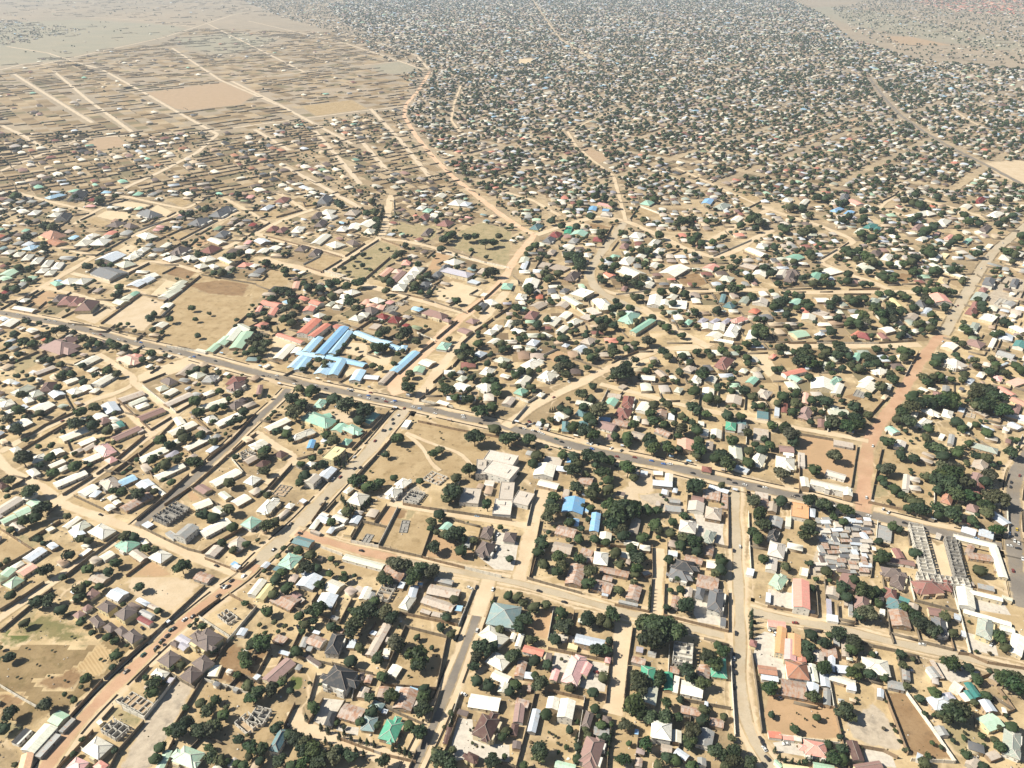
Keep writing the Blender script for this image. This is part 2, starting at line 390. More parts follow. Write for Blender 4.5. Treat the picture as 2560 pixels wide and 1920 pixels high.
R('tar', 5.5, [(1018, 1950), (1031, 1920), (1097, 1787), (1143, 1669), (1178, 1579), (1198, 1525)], 7.5, 5)
R('san', 11, [(1192, 1540), (1208, 1490), (1222, 1450)], 0, 3)
R('san', 12, [(1560, 1560), (1552, 1643), (1542, 1744), (1529, 1785)], 0, 2)
R('san', 8, [(1648, 1371), (1645, 1440), (1640, 1545)], 0, 2)
R('san', 11, [(1362, 1225), (1355, 1238), (1329, 1322), (1297, 1450)], 0, 2)
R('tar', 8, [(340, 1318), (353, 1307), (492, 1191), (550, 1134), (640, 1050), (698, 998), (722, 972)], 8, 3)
R('san', 9, [(-20, 1130), (0, 1157), (43, 1191), (116, 1220), (145, 1258), (260, 1296), (365, 1339), (463, 1382), (602, 1440), (622, 1440)], 0, 2)
R('san', 11, [(150, 1250), (162, 1241), (260, 1174), (347, 1108), (382, 1082), (434, 1038), (474, 1006)], 0, 2)
R('san', 8, [(0, 1131), (46, 1102), (122, 1067), (185, 1035), (220, 1000), (278, 989), (341, 960), (333, 943), (246, 885)], 0, 2)
R('san', 9, [(278, 996), (333, 1041), (382, 1084)], 0, 2)
R('san', 9, [(338, 958), (380, 990), (440, 1035)], 0, 2)
R('san', 7, [(156, 1434), (231, 1388), (289, 1356)], 0, 2)
R('san', 8, [(160, 1436), (116, 1463), (50, 1510), (0, 1544), (-30, 1566)], 0, 2)
R('san', 9, [(735, 1775), (727, 1812), (760, 1826), (843, 1845), (929, 1880), (1002, 1905), (1028, 1916)], 0, 2)
R('san', 7, [(973, 1258), (1103, 1281), (1200, 1298), (1280, 1307), (1332, 1318)], 0, 2)
R('san', 9, [(636, 1080), (660, 1098), (700, 1122), (741, 1142), (738, 1160), (700, 1185), (663, 1209)], 0, 2)
R('san', 12, [(1262, 1066), (1280, 1055), (1352, 1003), (1442, 962), (1511, 925), (1587, 897), (1642, 873), (1772, 866)], 0, 2)
R('san', 8, [(1500, 960), (1627, 992), (1714, 1015), (1820, 1038), (1920, 1055), (2000, 1072), (2094, 1087), (2171, 1103)], 0, 2)
R('san', 13, [(1949, 732), (2060, 731), (2180, 729), (2397, 731)], 0, 2)
R('san', 10.2, [(1488, 720), (1540, 737), (1700, 728), (1920, 724)], 0, 2)
R('san', 14.5, [(1960, 865), (1990, 865), (2120, 864), (2300, 862)], 0, 2)
R('san', 11.6, [(1600, 768), (1640, 795), (1700, 830), (1772, 868)], 0, 2)
R('mix', 13, [(1570, 545), (1540, 585), (1511, 619), (1471, 683), (1488, 720), (1520, 742), (1560, 760), (1600, 775)], 0, 2)
R('san', 13, [(1340, 588), (1420, 560), (1500, 540), (1564, 552), (1640, 585), (1714, 622), (1786, 645), (1840, 628), (1876, 602), (1930, 575)], 0, 2)
R('san', 11.6, [(1760, 610), (1850, 560), (1930, 520)], 0, 2)
R('san', 11.6, [(1900, 515), (1985, 545), (2050, 564), (2137, 601), (2090, 630), (2044, 654), (2108, 682), (2170, 702), (2224, 724)], 0, 2)
R('san', 10.2, [(2250, 478), (2195, 518), (2260, 540)], 0, 2)
R('san', 10.2, [(2300, 496), (2328, 506), (2400, 524), (2461, 544)], 0, 2)
R('san', 11.6, [(560, 622), (640, 582), (709, 549), (785, 523), (843, 505)], 0, 2)
R('san', 11.6, [(640, 584), (700, 602), (780, 620), (863, 642)], 0, 2)
R('san', 14.5, [(655, 646), (669, 651), (740, 668), (825, 688), (900, 710), (987, 732), (1080, 758), (1161, 781)], 0, 2)
R('san', 13, [(814, 683), (880, 640), (947, 599), (961, 575), (973, 509), (978, 488)], 0, 2)
R('san', 10.2, [(947, 596), (1010, 602), (1074, 616), (1219, 660), (1262, 672)], 0, 2)
R('san', 8.7, [(692, 480), (764, 526)], 0, 2)
R('san', 8.7, [(30, 476), (58, 486), (140, 508), (231, 529)], 0, 2)
R('san', 8.7, [(185, 561), (240, 526), (321, 495)], 0, 2)
R('san', 8.7, [(304, 489), (380, 506), (463, 523), (521, 492)], 0, 2)
R('san', 8.7, [(240, 639), (327, 593), (417, 547), (463, 523)], 0, 2)
R('san', 8.7, [(446, 604), (547, 552), (600, 530)], 0, 2)
R('san', 10.2, [(35, 758), (107, 717), (203, 660), (240, 639)], 0, 2)
R('san', 8.7, [(107, 717), (200, 740), (289, 766)], 0, 2)
R('san', 8.7, [(179, 683), (318, 717), (362, 737)], 0, 2)
R('san', 8.7, [(93, 604), (160, 622), (240, 642)], 0, 2)
R('san', 8.7, [(278, 703), (373, 652), (440, 662), (503, 680)], 0, 2)
R('san', 8.7, [(564, 497), (640, 540), (700, 580)], 0, 2)
for q_, w_ in ((HIGHWAY, 27), (MAIN, 22), ([(340, 1318), (353, 1307), (492, 1191), (550, 1134), (640, 1050), (698, 998), (722, 972)], 16), ([(1018, 1950), (1031, 1920), (1097, 1787), (1143, 1669), (1178, 1579), (1198, 1525)], 15), ([(2560, 1100), (2539, 1186), (2530, 1249), (2530, 1322), (2542, 1440), (2560, 1520)], 19), ([(735, 1328), (814, 1351), (900, 1377), (987, 1394), (1103, 1420), (1280, 1452), (1396, 1483), (1540, 1524), (1671, 1556), (1840, 1594)], 19), ([(1848, 1514), (1920, 1541), (2065, 1562), (2238, 1605), (2412, 1640), (2560, 1683), (2640, 1706)], 19), ([(1838, 1215), (1838, 1307), (1844, 1440), (1847, 1527), (1849, 1614), (1849, 1729), (1864, 1816), (1890, 1874), (1930, 1920), (1965, 1950)], 20)):
    z_ = road_z[0]; road_z[0] = .035; R('san', w_, q_); road_z[0] = z_; ROADS.pop()
# far country
for q in ([(35, 185), (90, 220), (231, 307)], [(121, 133), (170, 150), (255, 174), (359, 231), (450, 284), (544, 336)], [(579, 203), (694, 260), (790, 312), (880, 360)], [(637, 324), (723, 376)],
          [(-20, 436), (0, 428), (203, 347), (350, 336), (521, 330), (640, 312), (770, 295), (900, 278), (1013, 266)], [(613, 197), (720, 186), (810, 174), (1030, 150)],
          [(619, 52), (740, 80), (868, 110), (960, 140), (1059, 174)], [(856, 81), (1042, 139), (1075, 178)], [(926, 272), (1000, 350), (1076, 445)], [(712, 417), (822, 475), (900, 520)],
          [(301, 475), (400, 430), (492, 382), (544, 336)], [(430, 120), (550, 200), (694, 262)], [(787, 327), (850, 400), (900, 460)], [(903, 352), (970, 430)], [(133, 177), (220, 250), (330, 330)], [(0, 312), (60, 340), (100, 365)], [(520, 60), (640, 120), (760, 180)]):
    R('pal', 11, q, 0, 2)
for q in ([(-20, 44), (0, 43), (120, 42), (231, 43), (405, 55), (480, 67)], [(0, 174), (90, 165), (231, 133), (405, 95), (492, 67), (579, 38), (637, 26)], [(17, 116), (121, 133)], [(160, 152), (60, 160), (0, 175)]):
    R('pal', 12, q, 0, 2)
R('tar', 10, [(2175, 195), (2183, 208), (2215, 250), (2252, 289), (2310, 330), (2380, 370), (2470, 415), (2560, 463), (2640, 505)], 0, 6)
R('lat', 7, [(1974, 359), (2060, 328), (2148, 295)], 0, 2)
R('san', 7, [(1419, 330), (1440, 365), (1480, 400), (1534, 440), (1564, 552)], 0, 2)
R('san', 8, [(1332, 0), (1365, 50), (1401, 98), (1480, 150)], 0, 2)
R('san', 7, [(1690, 420), (1800, 470), (1900, 515)], 0, 2)
R('san', 6, [(1560, 265), (1480, 300), (1419, 330)], 0, 2)
R('san', 7, [(1152, 214), (1135, 260), (1128, 301), (1150, 330)], 0, 2)
R('san', 8.7, [(1260, 480), (1330, 500), (1400, 540)], 0, 2)
R('san', 6, [(2360, 258), (2420, 300), (2460, 320)], 0, 2)
R('san', 4, [(1015, 1085), (1060, 1120), (1075, 1160), (1100, 1178)], 0, 0)
R('san', 4, [(1015, 1082), (1090, 1115), (1150, 1130), (1185, 1172)], 0, 0)

def inside(P, poly):
    x, y = P[:, 0], P[:, 1]; r = np.zeros(len(P), bool); n = len(poly)
    for i in range(n):
        (x0, y0), (x1, y1) = poly[i], poly[(i + 1) % n]
        if y0 == y1: continue
        c = ((y0 > y) != (y1 > y)) & (x < (x1 - x0) * (y - y0) / (y1 - y0) + x0)
        r ^= c
    return r
# plots and yards: (material, fray width in metres, polygon)
PATCH = {
    'dry': m_patch('dry_grass', (.35, .25, .135), (.43, .32, .185), (.24, .17, .085)),
    'brown': m_patch('brown_scrub', (.235, .145, .075), (.30, .20, .11), (.16, .105, .06)),
    'scrub': m_patch('scrub_field', (.22, .155, .08), (.31, .225, .12), (.16, .12, .055)),
    'orange': m_patch('red_earth', (.45, .295, .17), (.39, .26, .15)),
    'green': m_patch('irrigated_grass', (.105, .125, .04), (.15, .16, .06)),
    'olive': m_patch('weedy_ground', (.30, .245, .135), (.38, .30, .175), (.165, .16, .08)),
    'pale': m_patch('pale_dust', (.57, .455, .32), (.50, .385, .25)),
    'bright': m_patch('blown_sand', (.62, .49, .33), (.56, .44, .285)),
    'grey': m_patch('silty_plain', (.29, .265, .195), (.35, .30, .215), (.24, .22, .16), .006),
    'weed': m_patch('field_weeds', (.17, .16, .07), (.25, .20, .095), (.12, .115, .05)),
    'tan': m_patch('tan_earth', (.42, .30, .195), (.37, .265, .17)),
    'rows': m_patch('tilled_rows', (.36, .245, .12), (.42, .30, .16), None, .06, (.60, .45, .26)),
    'rubble': m_patch('rubbly_ground', (.40, .33, .25), (.50, .42, .32), (.26, .22, .175), .2),
    'conc': m_plaster('yard_concrete', (.58, .52, .44), .25),
}
KEEP = []      # ground that stays free of houses
patch_z = [.012]
def patch(kind, poly, fray=5.0, keep=True, o=(0, 0)):
    P = at_many([(o[0] + x / (3.4563 if o != (0, 0) else 1), o[1] + y / (3.4563 if o != (0, 0) else 1)) for x, y in poly])
    if keep: KEEP.append(P)
    patch_z[0] += .0006; z = patch_z[0]
    a = 0.5 * np.sum(P[:, 0] * np.roll(P[:, 1], -1) - np.roll(P[:, 0], -1) * P[:, 1])
    if a < 0: P = P[::-1]
    mb = MB()
    if kind == 'conc':
        me = bpy.data.meshes.new('yard'); me.from_pydata([(*p, z + .02) for p in P], [], [tuple(range(len(P)))]); me.materials.append(PATCH[kind])
        structure(obj('paved_yard', me)); return
    # lay a fine net over the plot; every knot knows how far it is from the rim
    step = fray * .7; lo, hi = P.min(0) - fray, P.max(0) + fray
    step = max(step, (hi - lo).max() / 160)
    X, Y = np.meshgrid(np.arange(lo[0], hi[0] + step, step), np.arange(lo[1], hi[1] + step, step)); G = np.stack((X.ravel(), Y.ravel()), 1)
    a0, d = P, np.roll(P, -1, 0) - P; w = G[:, None] - a0[None]; t = np.clip((w * d[None]).sum(2) / ((d ** 2).sum(1) + 1e-9), 0, 1)
    dist = np.sqrt(((w - t[..., None] * d[None]) ** 2).sum(2)).min(1) * np.where(inside(G, P), 1, -1)
    nx = X.shape[1]; I = (np.arange(X.shape[0] - 1)[:, None] * nx + np.arange(nx - 1)[None]).ravel()
    F = np.stack((I, I + 1, I + 1 + nx, I + nx), 1); F = F[(dist[F] > -fray * .8).all(1)]
    if not len(F): return
    used, inv = np.unique(F, return_inverse=True); F = inv.reshape(F.shape)
    tone = np.clip((dist[used] + fray * .5) / (fray * 1.2), 0, 1)
    structure(obj('bare_plot', np_mesh('plot', np.c_[G[used], np.full(len(used), z)], [F], PATCH[kind], tone[:, None] * np.ones((1, 3)))))
A_, B_, C_, D_, E_, F_, G_, H_, I_, J_, K_, L_ = (0, 1440), (640, 1440), (1280, 1440), (1920, 1440), (0, 960), (640, 960), (1280, 960), (1920, 960), (0, 480), (640, 480), (1280, 480), (1920, 480)
pt = patch
pt('scrub', [(-40, 470), (330, 260), (600, 330), (1150, 620), (880, 890), (590, 1200), (450, 1180), (250, 1290), (-40, 1400)], 6, True, A_)
pt('olive', [(20, 430), (300, 270), (450, 330), (900, 560), (700, 620), (400, 520), (150, 600)], 6, False, A_)
pt('green', [(10, 530), (150, 420), (300, 430), (250, 550), (110, 610)], 10, False, A_)
pt('weed', [(130, 480), (330, 330), (620, 420), (760, 560), (560, 560), (330, 520)], 12, False, A_)
pt('rows', [(600, 860), (860, 590), (960, 660), (880, 840), (760, 880)], 3, False, A_)
pt('brown', [(520, 860), (640, 790), (720, 860), (640, 960), (420, 980), (300, 900)], 5, False, A_)
pt('brown', [(-40, 1180), (0, 1020), (220, 1040), (200, 1100)], 5, False, A_)
pt('olive', [(-40, 1380), (60, 1230), (180, 1310), (130, 1420)], 3, False, A_)
pt('pale', [(1090, 60), (1200, -60), (1740, 60), (1500, 310), (1320, 250), (1160, 170)], 6, True, A_)
pt('brown', [(1960, 570), (2212, 640), (2212, 1000), (1870, 890), (1900, 700)], 5, False, A_)
pt('dry', [(1760, 930), (2212, 1030), (2400, 1250), (2212, 1400), (1960, 1300), (1680, 1120)], 6, False, A_)
pt('rubble', [(1400, 1060), (1540, 880), (1670, 950), (1480, 1300), (1300, 1659), (1030, 1659), (1250, 1260)], 4, True, A_)
pt('olive', [(940, 1200), (1000, 1130), (1230, 1230), (1160, 1310)], 3, False, A_)
pt('conc', [(585, 1055), (765, 1075), (640, 1270), (500, 1310), (490, 1270)], 1, True, B_)
pt('conc', [(1745, 1220), (1870, 1240), (1880, 1360), (2040, 1450), (2190, 1460), (2190, 1610), (1930, 1570), (1700, 1600), (1690, 1460)], 1, False, B_)
pt('conc', [(710, 1290), (890, 1310), (880, 1380), (690, 1330)], 1, False, B_)
pt('dry', [(1290, 440), (1650, 530), (1550, 960), (1240, 930), (1150, 780)], 5, True, B_)
pt('bright', [(520, 840), (610, 850), (560, 1000), (450, 1090)], 3, False, B_)
pt('green', [(300, 870), (400, 880), (390, 1000), (290, 960)], 3, False, B_)
pt('dry', [(160, 1080), (330, 1100), (240, 1300), (60, 1440), (-60, 1460), (-20, 1330), (110, 1240)], 4, True, B_)
pt('brown', [(0, 640), (120, 640), (0, 800), (-60, 760)], 4, False, B_)
pt('conc', [(370, 660), (490, 680), (520, 720), (660, 730), (840, 760), (800, 1000), (690, 990), (590, 960), (330, 910), (340, 790)], 1, True, C_)
pt('conc', [(1565, 110), (1700, 140), (1690, 270), (1850, 340), (1850, 465), (1630, 430), (1570, 330)], 1, False, C_)
pt('conc', [(320, 490), (540, 520), (530, 570), (420, 580), (315, 560)], 1, False, C_)
pt('orange', [(120, 450), (220, 300), (350, 290), (310, 540), (130, 510)], 3, True, C_)
pt('orange', [(10, 1035), (290, 1070), (565, 1135), (650, 1410), (400, 1400), (150, 1365), (0, 1330), (-40, 1200)], 3, True, D_)
pt('brown', [(1020, 1010), (1190, 1010), (1400, 1300), (1605, 1590), (1240, 1560), (1110, 1270)], 3, True, D_)
pt('rubble', [(680, 1260), (900, 1100), (1000, 1180), (1180, 1500), (900, 1470), (740, 1400)], 4, True, D_)
pt('conc', [(0, 110), (220, 150), (225, 270), (420, 300), (400, 330), (0, 240)], 1, False, D_)
pt('conc', [(1690, 480), (1800, 510), (1960, 560), (1990, 690), (1760, 640)], 1, True, D_)
pt('conc', [(1420, 740), (1830, 830), (1730, 900), (1600, 930), (1500, 860)], 1, True, D_)
pt('conc', [(-30, 480), (60, 500), (60, 660), (140, 730), (150, 900), (-60, 900), (-120, 700), (-150, 560)], 1, False, D_)
pt('conc', [(1790, 200), (2040, 240), (2100, 340), (1780, 290)], 1, True, D_)
pt('conc', [(830, 1490), (1060, 1520), (1110, 1659), (840, 1620)], 1, True, D_)
pt('conc', [(170, 1420), (330, 1440), (320, 1560), (90, 1520), (40, 1440)], 1, True, D_)
pt('olive', [(1480, 1300), (1800, 1230), (1860, 1380), (1900, 1500), (1640, 1560)], 5, False, D_)
pt('dry', [(-40, 1270), (280, 1420), (100, 1530), (-40, 1600)], 5, True, E_)
pt('olive', [(0, 1220), (280, 1420), (500, 1260), (480, 1180), (260, 1330), (80, 1230)], 3, True, E_)
pt('dry', [(920, 1480), (1220, 1490), (1130, 1630), (900, 1560)], 5, False, E_)
pt('orange', [(1160, 1659), (1310, 1520), (1500, 1659)], 5, True, E_)
pt('orange', [(1600, 900), (1660, 920), (1740, 1000), (1640, 1010)], 4, False, E_)
pt('dry', [(1230, 430), (1390, 325), (2110, 460), (2300, 560), (2030, 570), (1980, 640), (1900, 780), (1440, 870), (1030, 870), (900, 800), (1030, 650)], 6, True, F_)
pt('dry', [(1230, 1080), (1560, 1160), (1500, 1290), (1420, 1470), (1080, 1390)], 4, True, F_)
pt('orange', [(1130, 1050), (1220, 1065), (1130, 1220), (1030, 1190)], 2, True, F_)
pt('dry', [(930, 1190), (1120, 1230), (1055, 1380), (840, 1330)], 3, True, F_)
pt('olive', [(1230, 1080), (1380, 1100), (1310, 1190), (1200, 1160)], 3, False, F_)
pt('brown', [(1230, 1090), (1300, 1095), (1290, 1160), (1200, 1160)], 3, False, F_)
pt('dry', [(560, 1440), (740, 1480), (1100, 1590), (1080, 1659), (620, 1659), (560, 1560)], 5, False, F_)
pt('orange', [(1460, 1400), (1540, 1290), (1900, 1440), (1830, 1540), (1440, 1480)], 4, False, F_)
pt('conc', [(2060, 1270), (2150, 1290), (2300, 1400), (2300, 1620), (2060, 1600), (1930, 1500), (2080, 1450)], 1, True, F_)
pt('rubble', [(1040, 960), (1400, 880), (1460, 960), (1380, 1050), (1260, 1010), (1060, 990)], 3, False, F_)
pt('pale', [(560, 240), (740, 200), (860, 330), (700, 350)], 4, False, F_)
pt('pale', [(880, 960), (1190, 690), (1260, 760), (1210, 960), (1300, 1040), (1330, 1110), (1110, 1060), (1020, 990), (830, 980)], 5, True, G_)
pt('rubble', [(1100, 960), (1270, 940), (1460, 1000), (1500, 1110), (1330, 1110), (1120, 1000)], 4, False, G_)
pt('conc', [(1560, 1100), (1660, 1110), (1680, 1180), (1865, 1210), (1865, 1400), (1780, 1390), (1590, 1320), (1600, 1200)], 1, True, G_)
pt('dry', [(-40, 530), (190, 580), (160, 700), (0, 680)], 4, True, G_)
pt('brown', [(1210, 810), (1330, 840), (1330, 870), (1220, 860)], 2, False, G_)
pt('dry', [(850, 830), (960, 800), (1000, 880), (900, 930)], 4, True, G_)
pt('orange', [(290, 450), (570, 490), (770, 540), (720, 880), (500, 790), (290, 740), (270, 620)], 5, True, H_)
pt('dry', [(560, 110), (720, 40), (1000, 130), (890, 250), (760, 190)], 5, True, H_)
pt('dry', [(990, 560), (1090, 570), (1300, 700), (1440, 900), (1430, 1130), (1180, 1060), (900, 990), (930, 850)], 6, True, H_)
pt('olive', [(900, 870), (1000, 880), (1050, 960), (920, 980)], 3, False, H_)
pt('brown', [(650, 110), (800, 60), (850, 110), (760, 150)], 3, False, H_)
pt('rubble', [(400, 1170), (940, 1150), (910, 1480), (890, 1659), (340, 1659), (430, 1400)], 4, False, H_)
pt('bright', [(1460, 1400), (1580, 1330), (1640, 1659), (1450, 1659), (1400, 1340)], 3, True, H_)
pt('dry', [(1640, 1440), (1720, 1400), (1930, 1440), (1990, 1659), (1720, 1659)], 3, True, H_)
# middle distance
pt('dry', [(1740, 710), (2200, 770), (2180, 1000), (2000, 1180), (1790, 1370), (1450, 1310), (1350, 1230), (1500, 960)], 7, True, I_)
pt('brown', [(1620, 800), (1900, 760), (2150, 800), (2100, 900), (1800, 880)], 8, False, I_)
pt('pale', [(1240, 900), (1440, 960), (1380, 1060), (1240, 1200), (870, 1130)], 4, True, I_)
pt('bright', [(1300, 890), (1440, 760), (1520, 780), (1380, 920)], 2, True, I_)
pt('pale', [(640, 1080), (900, 980), (1020, 1000), (820, 1140)], 3, True, I_)
pt('orange', [(250, 960), (390, 850), (520, 880), (390, 990)], 4, True, I_)
pt('brown', [(1410, 700), (1540, 640), (1700, 690), (1620, 760)], 4, True, I_)
pt('dry', [(1240, 680), (1310, 620), (1490, 660), (1390, 720)], 4, True, I_)
pt('dry', [(1310, 360), (1540, 330), (1640, 360), (1540, 420)], 4, True, I_)
pt('bright', [(830, 210), (960, 140), (1160, 200), (1040, 260)], 4, True, I_)
pt('bright', [(1290, 160), (1360, 110), (1490, 170), (1420, 220)], 4, True, I_)
pt('dry', [(720, 250), (820, 215), (950, 270), (880, 300)], 4, True, I_)
pt('orange', [(1620, 460), (1780, 370), (1820, 420), (1720, 480)], 4, False, I_)
pt('bright', [(1020, 500), (1110, 450), (1180, 470), (1110, 540)], 4, True, I_)
pt('bright', [(1280, 1540), (1640, 1420), (1760, 1480), (1500, 1570), (1210, 1640), (1150, 1610)], 5, True, I_)
pt('olive', [(60, 1480), (330, 1390), (360, 1470), (150, 1570)], 4, False, I_)
pt('dry', [(1430, 60), (1550, 50), (1660, 90), (1560, 130)], 4, True, I_)
pt('bright', [(960, 110), (1090, 80), (1310, 110), (1190, 150)], 4, True, I_)
pt('bright', [(780, 1300), (960, 1310), (960, 1400), (1170, 1420), (1140, 1500), (1000, 1480), (960, 1440), (780, 1390)], 3, True, J_)
pt('bright', [(760, 1560), (850, 1500), (960, 1520), (800, 1620)], 3, True, J_)
pt('bright', [(1560, 850), (1700, 770), (1960, 840), (1850, 980), (1720, 960), (1560, 930)], 5, True, J_)
pt('orange', [(1480, 680), (1560, 520), (1680, 550), (1600, 660)], 4, True, J_)
pt('dry', [(1260, 1140), (1360, 1060), (1700, 1130), (1560, 1250)], 4, True, J_)
pt('olive', [(700, 700), (900, 520), (1060, 420), (1230, 480), (1200, 600), (1000, 740), (840, 750)], 4, True, J_)
pt('dry', [(420, 630), (560, 540), (740, 570), (580, 680)], 4, True, J_)
pt('dry', [(-20, 780), (130, 660), (350, 700), (260, 800), (100, 860), (-40, 960)], 5, True, J_)
pt('olive', [(1220, 250), (1560, 300), (1560, 380), (1500, 420), (1200, 340)], 4, True, J_)
pt('olive', [(1700, 480), (1760, 340), (1960, 260), (2212, 330), (2180, 640), (1920, 560)], 5, True, J_)
pt('bright', [(150, 1240), (330, 1290), (340, 1330), (160, 1430), (60, 1440), (150, 1340)], 3, True, J_)
pt('dry', [(400, 120), (520, 60), (640, 90), (480, 150)], 4, True, J_)
pt('dry', [(0, 180), (150, 140), (270, 210), (150, 240)], 4, True, J_)
pt('dry', [(690, 1230), (830, 1150), (1000, 1180), (1170, 1260), (1190, 1320), (900, 1300)], 5, True, K_)
pt('brown', [(1400, 740), (1590, 700), (1720, 780), (1620, 820), (1480, 800)], 4, True, K_)
pt('brown', [(600, 270), (760, 280), (860, 310), (700, 330)], 4, True, K_)
pt('dry', [(1030, 230), (1110, 140), (1260, 180), (1130, 230)], 4, True, K_)
pt('dry', [(1890, 60), (2010, 20), (2180, 50), (1990, 100)], 4, True, K_)
pt('dry', [(200, 900), (360, 890), (150, 950)], 4, True, K_)
pt('orange', [(280, 1440), (400, 1370), (500, 1410), (380, 1480)], 4, True, K_)
pt('bright', [(2040, 1400), (2212, 1400), (2300, 1560), (2212, 1600), (2130, 1500)], 4, True, K_)
pt('bright', [(820, 1380), (1080, 1440), (1250, 1430), (1090, 1520), (1030, 1540)], 4, True, K_)
pt('brown', [(1070, 760), (1150, 700), (1260, 720), (1200, 800)], 4, True, L_)
pt('bright', [(1990, 560), (2212, 560), (2212, 720), (2090, 650)], 4, False, L_)
pt('rubble', [(1900, 900), (2060, 720), (2212, 760), (2212, 900), (2080, 1080), (1940, 1060)], 5, False, L_)
# far
pt('tan', [(360, 232), (560, 205), (650, 228), (600, 262), (470, 276), (440, 272)], 12, True)
pt('tan', [(208, 352), (290, 338), (322, 365), (235, 376)], 8, True)
pt('grey', [(-60, 60), (200, 48), (420, 62), (470, 72), (400, 95), (230, 130), (150, 152), (-60, 172)], 160, False)
pt('grey', [(430, 96), (600, 80), (700, 100), (560, 140), (470, 120)], 130, False)
pt('grey', [(930, 165), (1000, 152), (1050, 172), (1000, 186), (950, 182)], 50, True)
pt('dry', [(750, 265), (880, 250), (920, 272), (790, 290)], 10, True)
pt('pale', [(2455, 408), (2600, 395), (2620, 480), (2560, 465), (2500, 440)], 10, True)
pt('tan', [(2206, 90), (2300, 92), (2400, 103), (2390, 114), (2250, 112)], 30, True)
pt('bright', [(1290, 148), (1330, 146), (1332, 158), (1300, 162)], 12, True)
pt('tan', [(1450, 360), (1530, 395), (1490, 410)], 8, True)
pt('grey', [(2080, 15), (2200, 30), (2560, 110), (2560, 135), (2330, 100), (2150, 70), (2000, 22)], 150, False)

# haze: one closed box of even, thin dusty air round the camera and everything built
hz = MB(); hz.box(-16500, 16500, -3000, 24500, -1.0, H_CAM + 12)
hm = bpy.data.materials.new('dusty_air'); hm.use_nodes = True
ht = hm.node_tree; ht.nodes.remove(ht.nodes['Principled BSDF'])
pv = ht.nodes.new('ShaderNodeVolumePrincipled'); pv.inputs['Density'].default_value = 6e-5
pv.inputs['Color'].default_value = (.80, .90, 1.0, 1); pv.inputs['Anisotropy'].default_value = .15
ht.links.new(pv.outputs[0], ht.nodes['Material Output'].inputs['Volume'])
stuff(hz.build('haze', hm))
# ---------------------------------------------------------------- survey data
# One block per survey sheet: origin of the sheet in photograph pixels, then
# roofs (three corners, roof form, colour, optional eave height), tree crowns
# (x y radius), compound walls (polylines) and parked or driving vehicles.
SHEETS = []
def sheet(ox, oy, roofs, trees, walls, cars='', firs=''):
    SHEETS.append((ox, oy, roofs, trees, walls, cars, firs))

